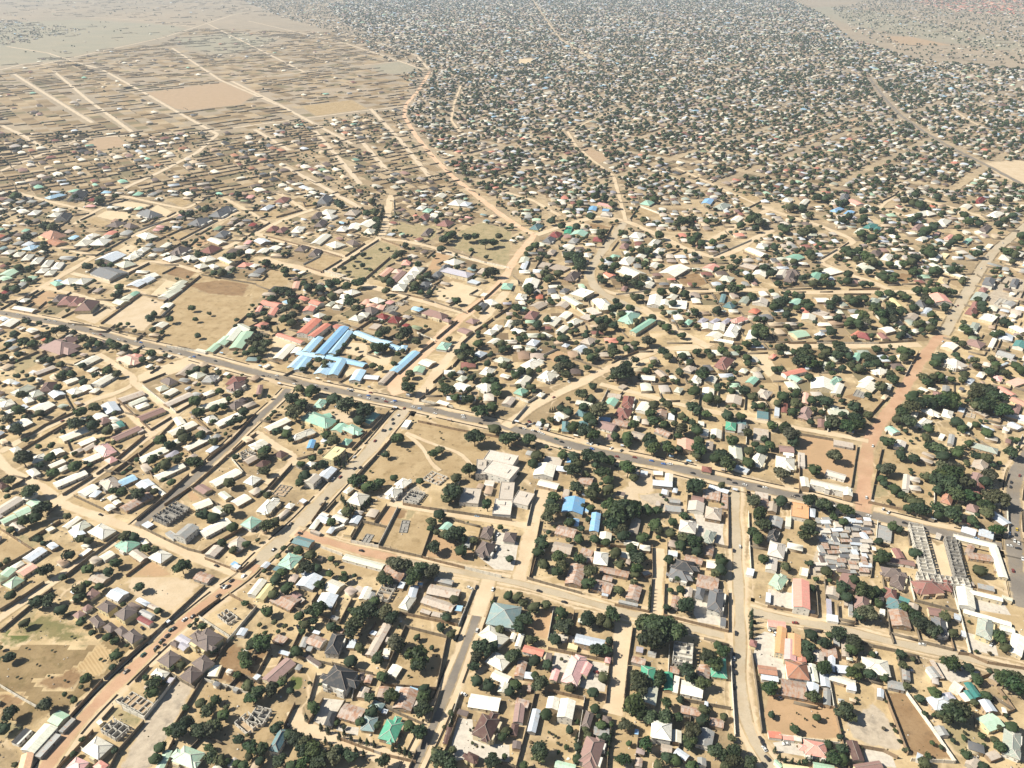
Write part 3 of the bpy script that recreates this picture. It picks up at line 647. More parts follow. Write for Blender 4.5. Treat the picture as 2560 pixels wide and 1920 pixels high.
sheet(0, 1440, """
30 75 130 0 205 35 h g; -30 20 30 -30 70 10 g g; 770 35 885 75 945 5 g A; 720 170 790 207 860 140 h Q
920 170 1020 218 1110 145 g B; 710 285 750 312 795 265 h Q; 630 340 680 372 735 325 h Q
850 275 945 325 1000 250 h V 5.5; 1000 335 1085 390 1170 300 h V 5.5; 1090 265 1170 300 1220 260 g V; 1175 215 1265 262 1295 230 g B
1275 265 1350 300 1375 270 g A; 1195 320 1300 370 1340 335 g G; 780 385 850 462 900 400 h V 5.5; 900 450 965 502 1010 440 h V 5.5
1000 480 1060 532 1100 470 h V 5.5; 1065 520 1150 592 1230 520 h V 5.5; 1185 375 1290 430 1320 395 g D; 1430 390 1450 405 1470 385 f B
1515 545 1610 600 1660 555 g Z; 1470 590 1530 620 1560 580 h V; 1530 610 1590 650 1640 600 g Z; 1650 590 1790 680 1900 520 c V 6
1690 510 1730 540 1770 500 h V; 1380 740 1480 800 1550 690 h V 5; 1670 760 1760 840 1840 745 h V 5; 1560 870 1660 930 1750 830 h V 5
1290 850 1400 892 1475 840 h W; 1435 910 1470 935 1505 890 f Z; 1800 850 1870 880 1910 785 f W; 1050 1080 1230 1180 1320 1100 u X 1.5
880 1325 1010 1400 1100 1300 u X 3.4; 835 1265 860 1290 885 1260 f W; 715 1505 855 1585 965 1460 h W 4; 580 1655 690 1705 760 1610 h P
810 1650 880 1695 930 1630 h S; 160 1659 250 1690 285 1550 g O; 415 1250 490 1300 595 1205 g g; 185 1495 290 1530 490 1310 g a
510 1335 540 1352 650 1240 f G; 305 1545 345 1570 520 1380 f G; 1500 1620 1680 1690 1740 1525 c g 4; 1345 1659 1400 1690 1480 1525 g g
2050 495 2095 530 2135 470 g B; 2045 1270 2150 1360 2230 1250 u X 3; 2010 985 2045 1000 2065 970 f G; 1890 340 1980 410 2040 350 u X 2.5
1670 20 1790 60 1850 0 g R; 105 1430 150 1460 270 1340 f K; 1240 960 1270 985 1300 965 f A
""", """
1205 95 50 1365 300 40 690 120 60 680 190 55 750 70 45 860 90 45 500 20 60 540 10 40 85 165 55 320 220 65 420 210 70 530 290 60 210 405 50
75 705 55 1005 685 55 970 785 35 740 885 55 400 1100 80 85 1190 75 640 1070 35 560 1020 25 1330 940 70 1320 1010 60 1350 900 50 1570 770 45
2120 235 35 2180 590 60 2110 690 60 2130 760 55 2050 855 40 2150 950 60 2180 1050 70 1865 1065 50 1740 1100 55 1780 1160 70 1930 1200 60
1630 1250 70 1560 1320 90 1490 1340 80 1720 1340 80 1800 1320 80 1850 1300 70 2060 1410 50 1830 1560 70 1900 1590 60 2160 1480 70 2100 1640 50
1380 1480 60 1340 1580 60 1850 640 40 700 400 45 800 490 35 930 530 45 1000 560 40 1750 430 40 1480 540 28 130 1630 30 30 1320 60 0 620 25
1010 640 22 870 715 18 700 960 25 1430 500 22 1340 620 20 1395 560 20 450 640 12 620 520 14 320 760 12 560 900 14 230 620 12 150 870 14 420 860 14
1700 380 22 1640 430 24 1260 880 30 1100 600 22 980 560 26 1960 1130 28 1800 1480 40 1960 1600 40 2040 1620 36 2150 1560 40
""", """
1770 80 1300 520; 1290 530 900 880; 885 890 600 1210; 2212 265 1960 560; 1955 570 1750 880 1520 1260; 1285 770 1165 900; 1250 1215 1390 1040 1520 870
1240 1250 1020 1500 940 1659; 980 1120 880 1230; 1060 1045 1000 1075 1240 1215; 380 50 200 170 0 290; 450 100 250 260 0 470; 0 940 200 1060 330 1130
600 1215 660 1240; 700 1480 860 1600; 1720 350 1980 520; 1700 330 1900 185; 1980 150 2212 270; 1380 780 1520 870 1680 960; 1500 1400 1380 1659
1060 1140 1250 1225; 800 1330 690 1450 500 1650; 780 410 1150 600 1300 520; 1770 890 2212 1020
""", """
1925 90 K; 1970 90 K; 1950 95 W; 1595 375 W; 1498 455 K; 1237 680 T; 1395 560 K; 1445 515 K; 2105 1 W; 1230 450 K; 1350 620 K; 2000 40 K
""", """
1750 500 26 1690 410 20
""")

sheet(640, 1440, """
-70 150 -10 175 90 45 g W; 0 190 60 212 160 85 g Y; 350 75 480 120 570 10 g B; 580 110 690 155 760 70 g W; 520 240 640 290 700 180 g B
130 215 300 297 380 200 g R; 275 175 340 212 395 165 g Q; 770 130 830 170 870 120 g R; 840 135 910 165 940 110 f A; 890 190 950 212 1000 110 g W
950 190 1000 215 1030 155 g G; 1040 170 1130 212 1200 90 u X 3; 1150 20 1230 60 1280 -10 g R; 1225 95 1265 112 1290 60 f B; 1235 265 1305 302 1380 195 h W 4
1310 175 1370 208 1400 105 g B 4; 1435 230 1690 315 1715 245 g A; 1480 150 1740 200 1765 120 g A; 1540 40 1690 75 1710 40 g G; 1420 310 1500 335 1515 300 f A
1515 342 1610 362 1625 320 f A; 1720 290 1770 310 1785 265 f i; 2000 395 2230 470 2285 285 h t 4; 1945 520 2115 637 2160 520 h W; 2005 750 2150 830 2180 715 h W
2030 880 2170 940 2200 870 g W; 2090 990 2150 1020 2180 930 g W; 1825 1125 2080 1165 2120 1060 g W; 1880 1350 2040 1445 2125 1265 c N 5.5
1790 1590 1880 1632 1930 1560 c N; 1615 1440 1650 1458 1690 1310 g N; 1740 1190 1825 1215 1835 1170 f V; 575 940 780 1010 860 830 c K 6.5
590 1280 650 1302 700 1180 h K; 600 650 700 690 765 520 h K 5; 885 890 925 912 940 845 h V; 935 910 985 937 1010 870 g R; 875 1040 940 1062 980 975 g A
715 1215 895 1270 940 1150 g R; 1190 1120 1325 1182 1395 1010 g R; 1045 1040 1120 1065 1150 970 g R; 1195 1005 1250 1012 1270 960 f B; 1315 1002 1385 1022 1395 975 f i
985 1130 1080 1167 1110 1105 h t; 1085 1180 1130 1190 1140 1155 f B; 905 1320 1010 1352 1050 1230 h t; 1065 1390 1210 1450 1285 1285 c E 4; 110 1500 190 1522 285 1340 h l 5
50 890 145 935 345 755 g Q; 440 580 560 625 600 545 g R; 375 605 420 625 455 540 g G; 430 640 470 655 490 615 f G; 490 490 545 505 555 480 f B
195 665 280 690 295 660 f B; -30 880 10 900 40 860 f B; 950 670 1015 697 1165 430 g A; 785 610 840 630 870 555 f B; 990 500 1035 515 1040 480 f B
1135 835 1200 885 1255 800 g W; 1090 700 1140 725 1160 640 f W; 150 560 240 592 270 530 f R; -60 1230 40 1290 120 1165 u X 3; 640 365 700 388 715 355 f G
275 40 330 60 370 0 g R; 700 480 745 495 760 460 f R; 350 205 395 235 415 200 f A; 1120 560 1160 580 1175 540 f A; 1330 1110 1370 1140 1400 1090 f A; 420 700 540 780 560 750 f V
""", """
170 30 60 265 110 60 555 75 50 765 25 45 150 160 55 540 290 80 460 300 50 100 310 55 370 345 50 430 420 50 500 390 40 650 440 50 710 450 35 400 480 35
990 290 90 900 330 90 860 420 90 820 490 80 1120 310 80 1170 360 70 1020 220 60 1350 20 80 1110 30 70 1720 200 50 1650 360 50 1960 300 55 1990 350 50
1810 300 55 1600 440 45 1690 500 45 1200 580 90 1240 610 70 1400 680 100 1400 760 80 1390 530 35 1520 620 25 1720 590 55 1680 710 50 1660 770 45
1630 900 60 1720 940 45 820 740 65 1055 710 60 900 620 50 355 650 60 50 580 90 1090 870 60 1170 1020 80 980 1060 70 1000 1170 60 1450 1150 80
1490 1190 60 1330 1300 60 1410 1350 70 1910 905 60 2010 950 60 1950 620 90 2040 610 60 1920 700 70 1880 780 50 2100 460 45 2120 310 40 2160 1340 50
2130 1390 45 1600 1580 90 1560 1540 60 1700 1500 40 500 1130 60 460 1200 50 440 1250 45 590 1310 50 650 1340 50 780 1360 50 850 1390 50 950 1390 60
1040 1440 50 900 1260 50 180 1310 60 30 1000 80 130 980 70 240 900 40 290 1370 60 350 1400 70 430 1430 70 500 1500 90 420 1500 70 560 1430 50
700 1510 60 660 1560 80 780 1530 50 830 1560 60 920 1560 60 1000 1570 60 1110 1560 80 1180 1600 60 1230 1640 60 200 1600 70 300 1640 60 400 1620 70
550 1600 80 60 1500 80 30 1600 50 2070 130 60 2180 170 50 2200 690 60 2190 1000 50 1450 970 50 1440 1040 60 1480 1010 40 2050 1600 70 1680 1620 80 1380 1500 40
1440 1310 40 1420 1400 40 1010 1500 35 1090 1510 35 730 1400 30 30 420 25 160 400 30 250 430 28 80 490 24 190 480 24 460 920 20 400 800 14 1650 420 18 1320 860 14 1560 690 12
1200 1300 30 1050 1290 36 700 1270 26 760 1300 24 560 930 20 1490 1060 28 1680 1180 26 1640 1260 26 2150 1560 30 1870 1440 18 1850 1330 16 300 990 36 210 930 40
""", """
830 190 720 400 330 270; 535 140 480 220; 1880 100 1750 420; 1740 415 1240 310; 1290 430 1140 780; 1135 790 1070 960 1020 1090; 1295 430 1650 520 1560 960; 1555 965 1080 930
1590 970 1500 1250; 520 840 450 1100; 580 1050 450 1260; 650 755 350 690; 130 620 0 850; 335 1095 240 1290; 760 520 690 690; 1010 840 660 750; 1760 1010 1620 1440; 1470 1300 1420 1480
2060 160 1960 440; 380 470 300 640; 1390 1500 1320 1650; 700 1390 1080 1530 1380 1600; 770 1070 640 1300; 1740 1215 1610 1560; 860 870 830 1060; 1060 1100 1440 1270; 700 230 620 420; 230 690 120 900
""", """
1910 470 W; 2045 115 W; 1905 95 K; 1845 100 W; 1795 1020 W; 275 1285 K; 1280 30 W; 360 440 K
""", """
500 1160 30 460 1100 30 430 1220 28 560 1300 28 620 1330 28 720 1380 28 760 1350 26 820 1400 26 900 1420 26 960 1430 26 1020 1450 26 1240 1490 30 1290 1510 28 1180 1480 26 600 1420 26 470 1390 26 520 1460 26
860 1500 26 740 1480 26 930 1530 26 650 1470 26 1330 1540 26 1690 1250 24 1700 1200 24 1670 1300 24
""")

sheet(1280, 1440, """
460 60 590 90 620 -20 g R; 680 108 850 155 875 70 g R; 780 30 860 50 875 10 g R; 775 165 825 182 835 145 f B; 985 185 1085 222 1120 105 g R; 920 225 1080 262 1090 240 f G
1345 20 1510 60 1540 -30 c k; 1590 85 1770 125 1790 25 g R; 1370 270 1430 280 1450 180 g R; 1470 250 1540 262 1560 190 g R; 1490 170 1550 190 1560 110 g A
1690 260 1830 330 1850 170 c k 6; 1580 190 1650 202 1670 110 h k; 1800 420 1845 435 1850 370 f k; 540 570 785 625 803 555 g B 5.5; 90 650 260 695 280 640 g S
270 725 330 747 345 675 f V; 425 915 580 945 665 725 c P 4; 580 830 640 872 690 775 g P 4; 325 890 382 912 412 820 g P; 800 742 845 757 855 710 h P; 20 860 95 880 130 750 g R
100 880 195 892 215 840 g B; 25 600 70 617 105 510 g W; -20 540 20 550 40 500 g W; 130 990 160 1000 170 935 f R; 135 1330 200 1360 245 1170 g B
295 1140 390 1160 410 1060 g W 4; 395 1205 515 1245 545 1090 g W 6; 10 1250 90 1275 110 1120 g Q; 30 1110 140 1140 150 1080 g R; -20 1370 40 1380 60 1280 h N; 0 1490 70 1495 80 1430 g V
580 1595 760 1650 825 1435 c Q 5; 600 1300 670 1312 710 1180 h V; 780 1260 850 1280 860 1220 h V; 700 1370 830 1390 845 1320 g G; 1395 745 1550 735 1560 570 u X 5.5
1070 650 1130 662 1135 620 f Z; 1170 670 1240 687 1250 660 f G; 1030 740 1145 770 1160 720 g R; 1110 895 1225 930 1235 800 h E; 1315 980 1385 992 1385 840 g E; 1385 1000 1430 1010 1450 870 f W
1100 1045 1230 1162 1255 990 g a; 1455 1010 1640 1050 1652 940 g W; 1450 1180 1620 1212 1640 1150 g R; 1725 870 1855 880 1840 705 h E; 1600 860 1700 887 1720 790 g R; 1360 830 1440 847 1450 795 g R
1700 1282 1820 1312 1835 1250 g R; 1205 1390 1370 1422 1375 1272 h W 6; 1385 1430 1460 1442 1462 1340 g W; 1285 1520 1380 1542 1382 1470 g A; 1585 1465 1720 1480 1748 1335 g G
1060 1360 1090 1372 1095 1330 f U; 1400 1532 1500 1600 1530 1550 g B; 1600 1630 1675 1642 1680 1580 g G; 1065 1640 1120 1652 1130 1580 g R; 370 1650 540 1692 550 1632 g g
2050 600 2110 612 2120 560 h q; 480 620 560 640 570 600 f Y; 1590 830 1640 850 1650 800 f A
""", """
45 185 50 100 235 45 190 270 60 290 250 50 120 370 70 60 440 60 430 310 60 450 440 80 375 545 60 165 550 50 650 370 80 770 380 70 870 330 80 880 420 60 870 480 50
640 80 65 630 110 60 670 170 55 930 120 50 1050 50 35 1340 270 40 1460 120 45 1530 340 90 1820 95 55 1250 420 140 1180 400 100 1230 540 130 1420 490 100 1330 440 110
1120 430 60 1035 590 40 735 640 70 840 650 60 840 560 40 190 730 60 20 690 70 310 770 50 240 930 80 30 940 60 500 970 50 700 1010 55 820 880 55 1080 880 90 1090 960 80
1280 880 80 1180 930 50 1520 830 100 1560 880 60 1650 930 70 1710 700 90 1740 750 80 1820 640 70 1780 600 50 1050 1110 110 1110 1170 80 1340 1100 70 1200 1220 70 1330 1220 80
1460 1070 40 1660 1150 55 1440 1220 50 980 1290 70 860 1200 45 720 1150 50 300 1200 60 500 1330 40 250 1490 90 230 1570 70 1150 1460 80 1560 1340 90 1540 1400 70 1640 1250 60
1530 1450 60 1350 1570 60 1420 1590 60 1770 1520 90 1910 1510 80 1920 1590 70 2050 1600 70 1990 1450 40 1900 1400 40 955 1580 70 1260 1640 50 1560 1640 60 2040 145 55
770 1290 50 660 1380 45 800 1400 50 570 1580 50 1830 1220 40 570 1480 40 2140 900 60 2200 960 50 2090 620 50 1840 1640 50 100 1640 40 560 1260 26 640 1330 36
320 1350 20 380 1380 18 470 1480 28 400 1440 16 400 1520 20 350 50 60 240 20 40 1430 20 30 1370 120 30 200 860 40 60 380 40 300 110 40 350 70 40
""", """
1320 50 1310 330 1870 470 1870 130; 1045 430 1000 750; 1000 760 970 1030; 870 560 870 750; 840 760 810 1080; 360 270 310 540; 1210 10 1185 300; 1180 300 890 240; 130 10 600 140
1890 660 1900 900 1930 1370; 200 1000 120 1330 30 1659; 630 1040 590 1300 540 1620; 310 980 640 1055; 860 1230 830 1500 820 1659; 1360 600 1350 850; 1090 1380 1060 1640; 2070 650 2110 920 2160 1340
315 620 800 720; 120 370 90 500; 990 900 960 1150; 1460 1060 1890 1140; 1560 1130 1530 1300; 1300 340 1500 430; 540 300 480 560; 600 460 580 540; 1660 530 1880 590; 1880 600 1890 650
""", """
1915 682 K; 1918 712 W; 1920 772 K; 1930 832 K; 1920 962 K; 2150 1410 K; 2170 1455 K; 2180 1492 W; 235 130 K; 450 225 K; 1935 495 K; 2205 1575 K; 520 715 W; 730 830 D; 740 870 A
""", """
1195 100 18 1195 130 18 1192 160 18 1190 190 18 1190 220 18 1188 250 18 1186 280 18 2070 320 30 2070 370 30 2070 420 30 2070 470 30 2070 510 28 560 1400 24 600 1500 24 590 1450 24 575 1540 26
860 1340 26 850 1400 26 840 1460 24 830 1540 24
""")

sheet(1920, 1440, """
0 80 130 112 190 20 c g; 225 260 360 285 350 50 g S 7; -20 220 20 230 25 150 f B; 500 160 610 182 620 110 g A; 600 80 740 122 780 20 g Q; 510 340 553 350 545 205 f Z; 510 380 605 397 605 345 f B
750 250 880 330 895 200 c Q; 700 330 735 335 730 220 f G; 1050 85 1190 115 1210 10 c V; 1005 190 1105 202 1110 115 h q; 1290 180 1495 165 1480 30 c q; 1490 115 1590 132 1590 40 h q
1020 270 1170 312 1190 222 h l; 1130 207 1215 240 1225 205 f T; 930 220 1000 232 1000 180 h V; 1075 410 1240 470 1200 330 g R; 1740 150 2015 218 2030 187 g W 4; 1655 255 1790 275 1760 95 g W 4
1690 318 2090 433 2100 400 g W; 2000 462 2120 492 2140 452 g W; 2020 190 2110 220 2115 190 f a; 1815 100 1955 132 1955 95 f G; 1800 505 1950 555 1965 415 c m 5; 2070 660 2190 690 2230 530 g W
1430 490 1570 520 1548 388 c k 5; 1380 330 1500 350 1510 290 g Q; 1210 300 1290 320 1300 250 g A; 970 330 1010 342 1012 290 f W; 1610 372 1665 382 1665 335 f B; 1670 517 1710 527 1710 480 f B
570 600 620 607 615 540 f G; 640 690 700 702 690 530 g A; 390 740 480 752 480 650 g A; 460 685 590 705 590 620 g R; 520 820 580 822 580 690 g B; 590 830 710 842 710 780 g B
0 430 150 452 150 400 g S 4; 60 650 140 680 160 460 g O 5; 170 680 280 690 280 510 g O 5; 140 720 240 732 240 560 g P 5; 250 770 330 782 330 690 g S 4; 165 870 350 895 340 762 h o 5; -60 840 100 862 50 788 g o
-60 890 85 912 90 872 g B; 110 1020 320 1060 330 930 g R; 330 995 430 1005 440 930 g B; 480 1110 540 1117 540 980 g G; 460 950 535 957 520 830 g B; 370 905 440 922 410 770 g a; 530 895 750 960 755 905 g W
680 975 760 992 760 940 g B; 825 825 1050 865 1040 740 h W 4.5; 1165 892 1230 907 1220 810 g G; 1040 960 1180 990 1170 925 g G; 1370 800 1440 890 1490 865 g G; 1480 870 1530 892 1440 740 f A; 1570 965 1650 1012 1690 955 f W
1420 1170 1580 1130 1550 1010 h B 4; 1530 1075 1610 1062 1590 1000 h Z; 1700 935 1790 1062 1840 1035 g T; 1695 1000 1755 1075 1790 1055 g T; 1650 1020 1710 1090 1750 1070 f W; 1830 1090 1900 1190 1970 1155 g B 4
1870 1140 1910 1182 1955 1152 f S 4; 1825 1225 1890 1350 2020 1300 g g; 2030 1520 2190 1600 2200 1390 c m; 1440 1310 1490 1390 1560 1368 g G; 1700 1620 1795 1659 1840 1590 g A; 1890 1530 1915 1600 2000 1568 g A
735 1590 830 1595 770 1430 g N 4; 740 1630 770 1690 990 1655 g Q; 330 1565 510 1590 490 1440 c S 4; 0 1390 110 1402 120 1352 f S; 130 1412 225 1422 225 1380 f S; 225 1420 290 1432 290 1387 f W; 390 1660 570 1692 575 1640 g g
50 1600 110 1659 130 1640 g g; 1910 880 1980 932 2020 890 g A; 945 1042 1000 1052 1000 982 g B; 1280 1590 1330 1600 1340 1540 f B; 130 1660 350 1690 350 1650 g Y; 960 310 1000 330 1010 300 f W; 660 250 690 260 690 220 f A; 1640 790 1680 800 1680 770 f W
""", """
650 90 60 680 180 60 630 120 50 750 30 50 820 110 80 880 140 70 930 130 60 620 320 50 830 360 90 790 380 60 960 240 45 1180 265 50 1290 360 90 1340 430 90 1380 510 80 1530 350 55
1530 570 50 1600 490 45 600 450 80 370 510 60 530 510 35 340 600 60 350 680 60 490 580 60 750 570 80 730 630 60 780 610 50 480 790 80 780 790 50 730 840 70 880 840 55 950 810 40
1010 880 40 1150 670 50 1170 770 45 1580 760 80 1730 790 50 1810 890 55 1445 1010 60 1310 1060 45 1360 1190 30 1590 1180 120 1660 1150 100 1530 1210 80 1780 1090 40 1890 1030 50
2110 940 110 2060 900 100 2180 930 100 1990 840 40 2140 760 50 2010 540 60 2050 620 50 2090 700 60 1980 490 40 660 1160 90 700 1200 70 30 970 70 390 1040 70 420 1220 40 30 1200 35
230 1320 45 530 1460 45 640 1490 55 50 1430 60 180 1570 60 120 1560 40 570 1580 70 640 1590 60 1350 1610 60 1710 1540 50 2010 1480 60 2110 1310 60 1860 1640 50 910 680 35 2190 220 50
380 100 40 1200 950 40 2060 1210 25 1010 130 30 1090 260 30 870 420 36 810 430 30 700 400 24 1140 1420 22 1100 1330 22 1070 1280 20 1180 1500 24 1000 1310 20 760 1050 18 770 1090 16 1020 1080 16 320 1230 12 250 1180 12 390 1290 10
2100 720 40 2180 770 40 1910 680 20 1830 670 20 560 1520 30 1850 1380 36 1960 1420 40 2000 1310 30 1420 1440 26 1600 1420 28 1560 1350 22 1700 1350 24 1500 1480 26
""", """
490 10 500 190; 740 170 755 405; 990 0 1030 250 1055 490; 1220 0 1270 200; 1275 205 1640 300; 1595 90 1670 350 1750 660; 1540 380 1610 630; 0 1015 290 1060 570 1130; 575 1135 640 1400 700 1659; 520 840 570 1120
990 960 1110 1270 1210 1530; 1200 1005 1400 1280 1620 1600; 1110 640 1190 1000; 810 560 910 600 1110 640; 1115 640 1310 690; 1060 485 1300 550; 1305 555 1600 630; 0 255 210 290 430 345; 435 340 425 180 410 60
1240 1580 1610 1600; 100 1375 620 1440; 620 400 750 420; 1650 660 1740 670 1900 740 2212 790; 1090 570 1060 480; 1280 690 1310 740; 1760 900 1960 830; 1990 960 2130 1150 2030 1190; 2130 1150 1900 1000
310 440 480 470; 0 850 20 1010; 780 870 1000 930; 1290 450 1320 560; 800 570 750 800; 710 1450 1000 1500 1120 1560; 1780 1200 1800 1300
""", """
65 270 K; 120 275 K; 430 480 K; 95 1040 W; 155 1450 W; 1550 270 K; 1220 535 K; 1465 600 K; 1330 590 W; 930 670 W; 20 460 W; 60 470 K; 235 405 D; 1690 655 K; 1930 590 W; 430 240 K; 1390 585 W; 1230 820 W; 60 500 W
""", """
100 1560 26 150 1590 24 210 1600 24 270 1610 24 330 1590 24 370 1570 24 430 1590 24 480 1610 24 530 1600 24 60 1500 24 320 560 28 330 640 28 340 720 26
""")
sheet(0, 960, """
100 70 150 102 300 30 h a; 245 85 290 122 375 80 h a; 350 50 430 80 480 0 h N; 420 85 470 125 560 85 g B; 575 60 640 100 720 60 h W; 690 35 720 75 800 40 g W; 0 170 40 212 120 160 h W; 190 130 230 170 290 140 h W
10 250 50 265 125 235 f W; 250 215 320 260 460 188 g W; 160 190 200 215 250 200 f B; 30 380 100 420 275 335 g W; 0 500 20 530 60 490 g W; 90 570 130 600 180 560 h W; 515 455 550 495 800 397 g W
670 512 700 537 830 482 g W; 705 562 740 582 840 525 g A; 600 592 630 612 720 572 g A; 880 190 930 268 1037 220 g B; 790 280 850 312 940 280 g W; 830 320 890 355 960 312 h Q; 940 310 990 342 1030 305 g W
1010 342 1040 387 1075 352 g T; 950 370 990 397 1030 362 g W; 960 462 1000 492 1222 392 g Q; 1020 125 1060 155 1255 88 g A; 1110 165 1140 187 1270 132 g a; 1165 192 1195 217 1290 182 g W; 1180 285 1225 317 1430 235 g Q
1255 340 1300 372 1350 342 g R; 1420 165 1450 195 1662 100 g A; 1490 192 1520 217 1600 182 g B; 1350 40 1390 72 1450 32 h a; 1410 80 1440 112 1530 62 g W; 1750 82 1780 102 1860 70 g W; 1710 195 1740 227 1960 155 g W
1970 190 2020 227 2110 172 h V; 2020 150 2060 172 2140 132 h V; 1960 30 2030 65 2120 10 c Q 5; 2090 187 2130 207 2220 170 g A; 1750 300 1800 342 1880 302 h W; 1850 335 1890 367 2105 272 g W; 1450 412 1490 447 1700 352 g W
1500 310 1545 372 1600 332 g W; 1490 492 1520 522 1580 492 h a; 1590 542 1620 577 1830 472 g W; 1780 577 1810 597 1890 542 g B; 1710 387 1780 432 1810 402 g A; 1190 642 1230 682 1452 580 g W; 1420 622 1460 642 1550 592 g Z
1215 712 1260 762 1310 732 g A; 1330 792 1370 827 1600 717 g W; 260 642 290 692 400 642 h W; 430 592 470 622 560 582 g W; 415 702 440 727 565 672 g W; 490 737 520 762 600 722 g W; 225 752 280 802 350 772 h W
465 852 490 892 750 780 g W; 800 565 880 640 1000 580 c P; 715 652 745 687 875 632 g W; 905 660 955 692 1010 652 h P; 1010 842 1050 882 1185 822 g i; 1180 872 1240 922 1330 862 g B; 850 862 920 932 1040 862 c A
680 932 730 972 850 902 g W; 775 962 810 987 870 937 g B; 925 982 960 1007 1010 977 h W; 970 1022 1000 1047 1050 1022 g W; 900 1072 940 1102 1000 1062 g W; 1040 1062 1090 1102 1320 972 g R; 1310 892 1400 965 1435 945 g W
-60 1092 0 1122 195 1000 g X; 230 1032 300 1077 370 1032 g g; 110 1112 160 1147 280 1092 g g; 0 1177 30 1207 145 1152 g g; 170 1152 200 1172 290 1132 g W; 80 1222 150 1277 215 1242 g A; 540 1232 580 1252 700 1162 g W
620 1232 680 1277 785 1222 h a; 590 1272 655 1332 740 1292 g B; 770 1282 900 1347 990 1262 h W; 395 1257 430 1277 475 1242 f W; 1005 1402 1110 1462 1195 1372 h e; 1120 1472 1220 1542 1275 1492 g A; 1290 1502 1400 1552 1480 1472 h W
200 1502 260 1537 400 1442 g B; 405 1397 450 1432 505 1397 g B; 90 1577 120 1602 210 1552 g W; 140 1622 200 1659 320 1582 g s; 0 1642 50 1682 130 1612 g g; 490 1542 540 1572 600 1532 g A; 680 1472 710 1492 790 1432 f W
860 1492 900 1527 990 1472 g W; 770 1522 820 1552 880 1512 g A; 1340 1132 1420 1205 1615 1075 u G 4.5; 1510 1302 1590 1342 1710 1242 g G 6; 1430 1292 1500 1342 1540 1312 f G; 1720 1272 1780 1317 2000 1200 g W
1660 1042 1700 1087 1840 1032 g W; 1830 1082 1890 1132 1950 1102 g a; 1885 952 1950 1002 2000 972 g a; 2000 1012 2050 1057 2165 992 g W; 1680 902 1760 952 1830 912 g Q; 1820 842 1860 887 2080 772 g W; 2110 842 2170 882 2250 822 h W
2150 532 2200 572 2270 532 h W; 2100 482 2140 512 2180 472 g W; 2060 602 2120 642 2200 592 u X 3; 2100 662 2140 692 2230 642 g A; 2080 1212 2170 1252 2260 1182 h e 4; 1960 1392 2050 1452 2150 1372 h A; 1780 1462 1840 1502 1920 1422 g A
1985 1557 2020 1577 2060 1552 f U; 1990 1587 2040 1607 2080 1572 f B; -40 872 10 912 70 882 h N; 1230 1220 1280 1250 1320 1210 f B; 1170 405 1200 420 1250 400 f A; 2150 930 2200 960 2260 920 g A; 1290 1370 1240 1390 1210 1360 f W; 640 160 670 180 710 160 f A
""", """
180 90 45 370 130 45 610 180 45 710 160 40 700 240 60 820 200 55 160 220 60 60 310 70 150 390 70 340 250 45 500 240 50 660 340 80 810 350 60 930 400 55 540 410 25 445 530 35 330 540 30
200 640 90 430 630 50 350 700 40 650 710 60 460 770 55 390 830 50 250 920 80 430 950 55 990 255 30 1630 140 60 1850 210 45 1930 190 40 2060 90 50 2110 240 50 2060 310 50 1990 340 40
1720 240 60 1380 480 65 1460 520 50 1600 470 60 1570 420 50 1740 440 50 1850 500 45 1320 650 50 1430 690 65 1530 650 50 1350 740 40 1700 690 70 1650 740 55 1980 850 60 1480 850 40
1190 950 70 1060 930 50 980 920 40 1330 930 40 610 1030 55 690 1090 50 800 1140 60 580 1140 40 1090 1160 60 1130 1190 50 1760 1130 60 1850 1150 60 1980 1080 60 2010 1240 55 350 1080 80
400 1040 50 310 1150 60 210 1180 60 700 1340 50 770 1350 45 330 1340 45 600 1480 55 1080 1310 60 1160 1320 50 1280 1330 40 1350 1360 50 1340 1430 40 1260 1420 50 1480 1410 45
1000 1540 55 760 1600 60 1570 1580 75 1920 1370 45 2130 1380 40 2010 1440 40 390 1610 70 500 1630 50 940 1620 50 2040 630 35 1840 320 30 90 1260 40 1650 1400 30 1980 130 30
500 30 40 640 110 25 1900 60 40 80 830 50 470 640 24 740 680 24 830 520 20 890 480 26 620 490 20 780 700 26 640 600 26 1080 560 16 1230 330 14 1440 110 26 1380 600 22 1680 490 24 1950 430 22 20 380 30 20 250 26
""", """
180 480 380 350; 385 348 640 240; 190 560 420 420 600 320; 540 950 800 790; 830 770 1000 650; 1005 645 1250 440; 960 770 1190 600; 1195 600 1320 500 1500 320; 820 860 960 790; 1180 1170 1400 990; 1405 985 1630 780
1650 760 1780 660; 1790 650 2000 480 2212 250; 1420 1040 1660 880; 1665 875 1960 620; 1965 615 2212 420; 1010 130 1240 340 1300 390; 1305 385 1480 280; 1230 10 1520 240; 1525 238 1660 160; 640 960 900 1080 1040 1110
1210 1225 1420 1330; 1430 1335 1620 1420 1740 1450; 1745 1448 1900 1350 2100 1240; 1770 1500 2080 1615 2212 1510; 560 1659 800 1470; 805 1466 1040 1290; 0 1590 280 1430; 0 1245 280 1425; 530 380 620 600; 960 450 830 470
640 240 560 100; 270 340 230 260; 1190 600 1320 800; 960 790 1140 940; 1600 520 1680 640; 1640 250 1790 380; 2000 640 2100 760; 1640 890 1880 1030; 1700 1090 1860 1180; 500 1040 410 1110; 250 1340 520 1180; 1090 1650 1290 1500
""", """
870 1130 K; 1870 1570 K; 540 320 D; 890 1000 W; 640 1240 W
""")
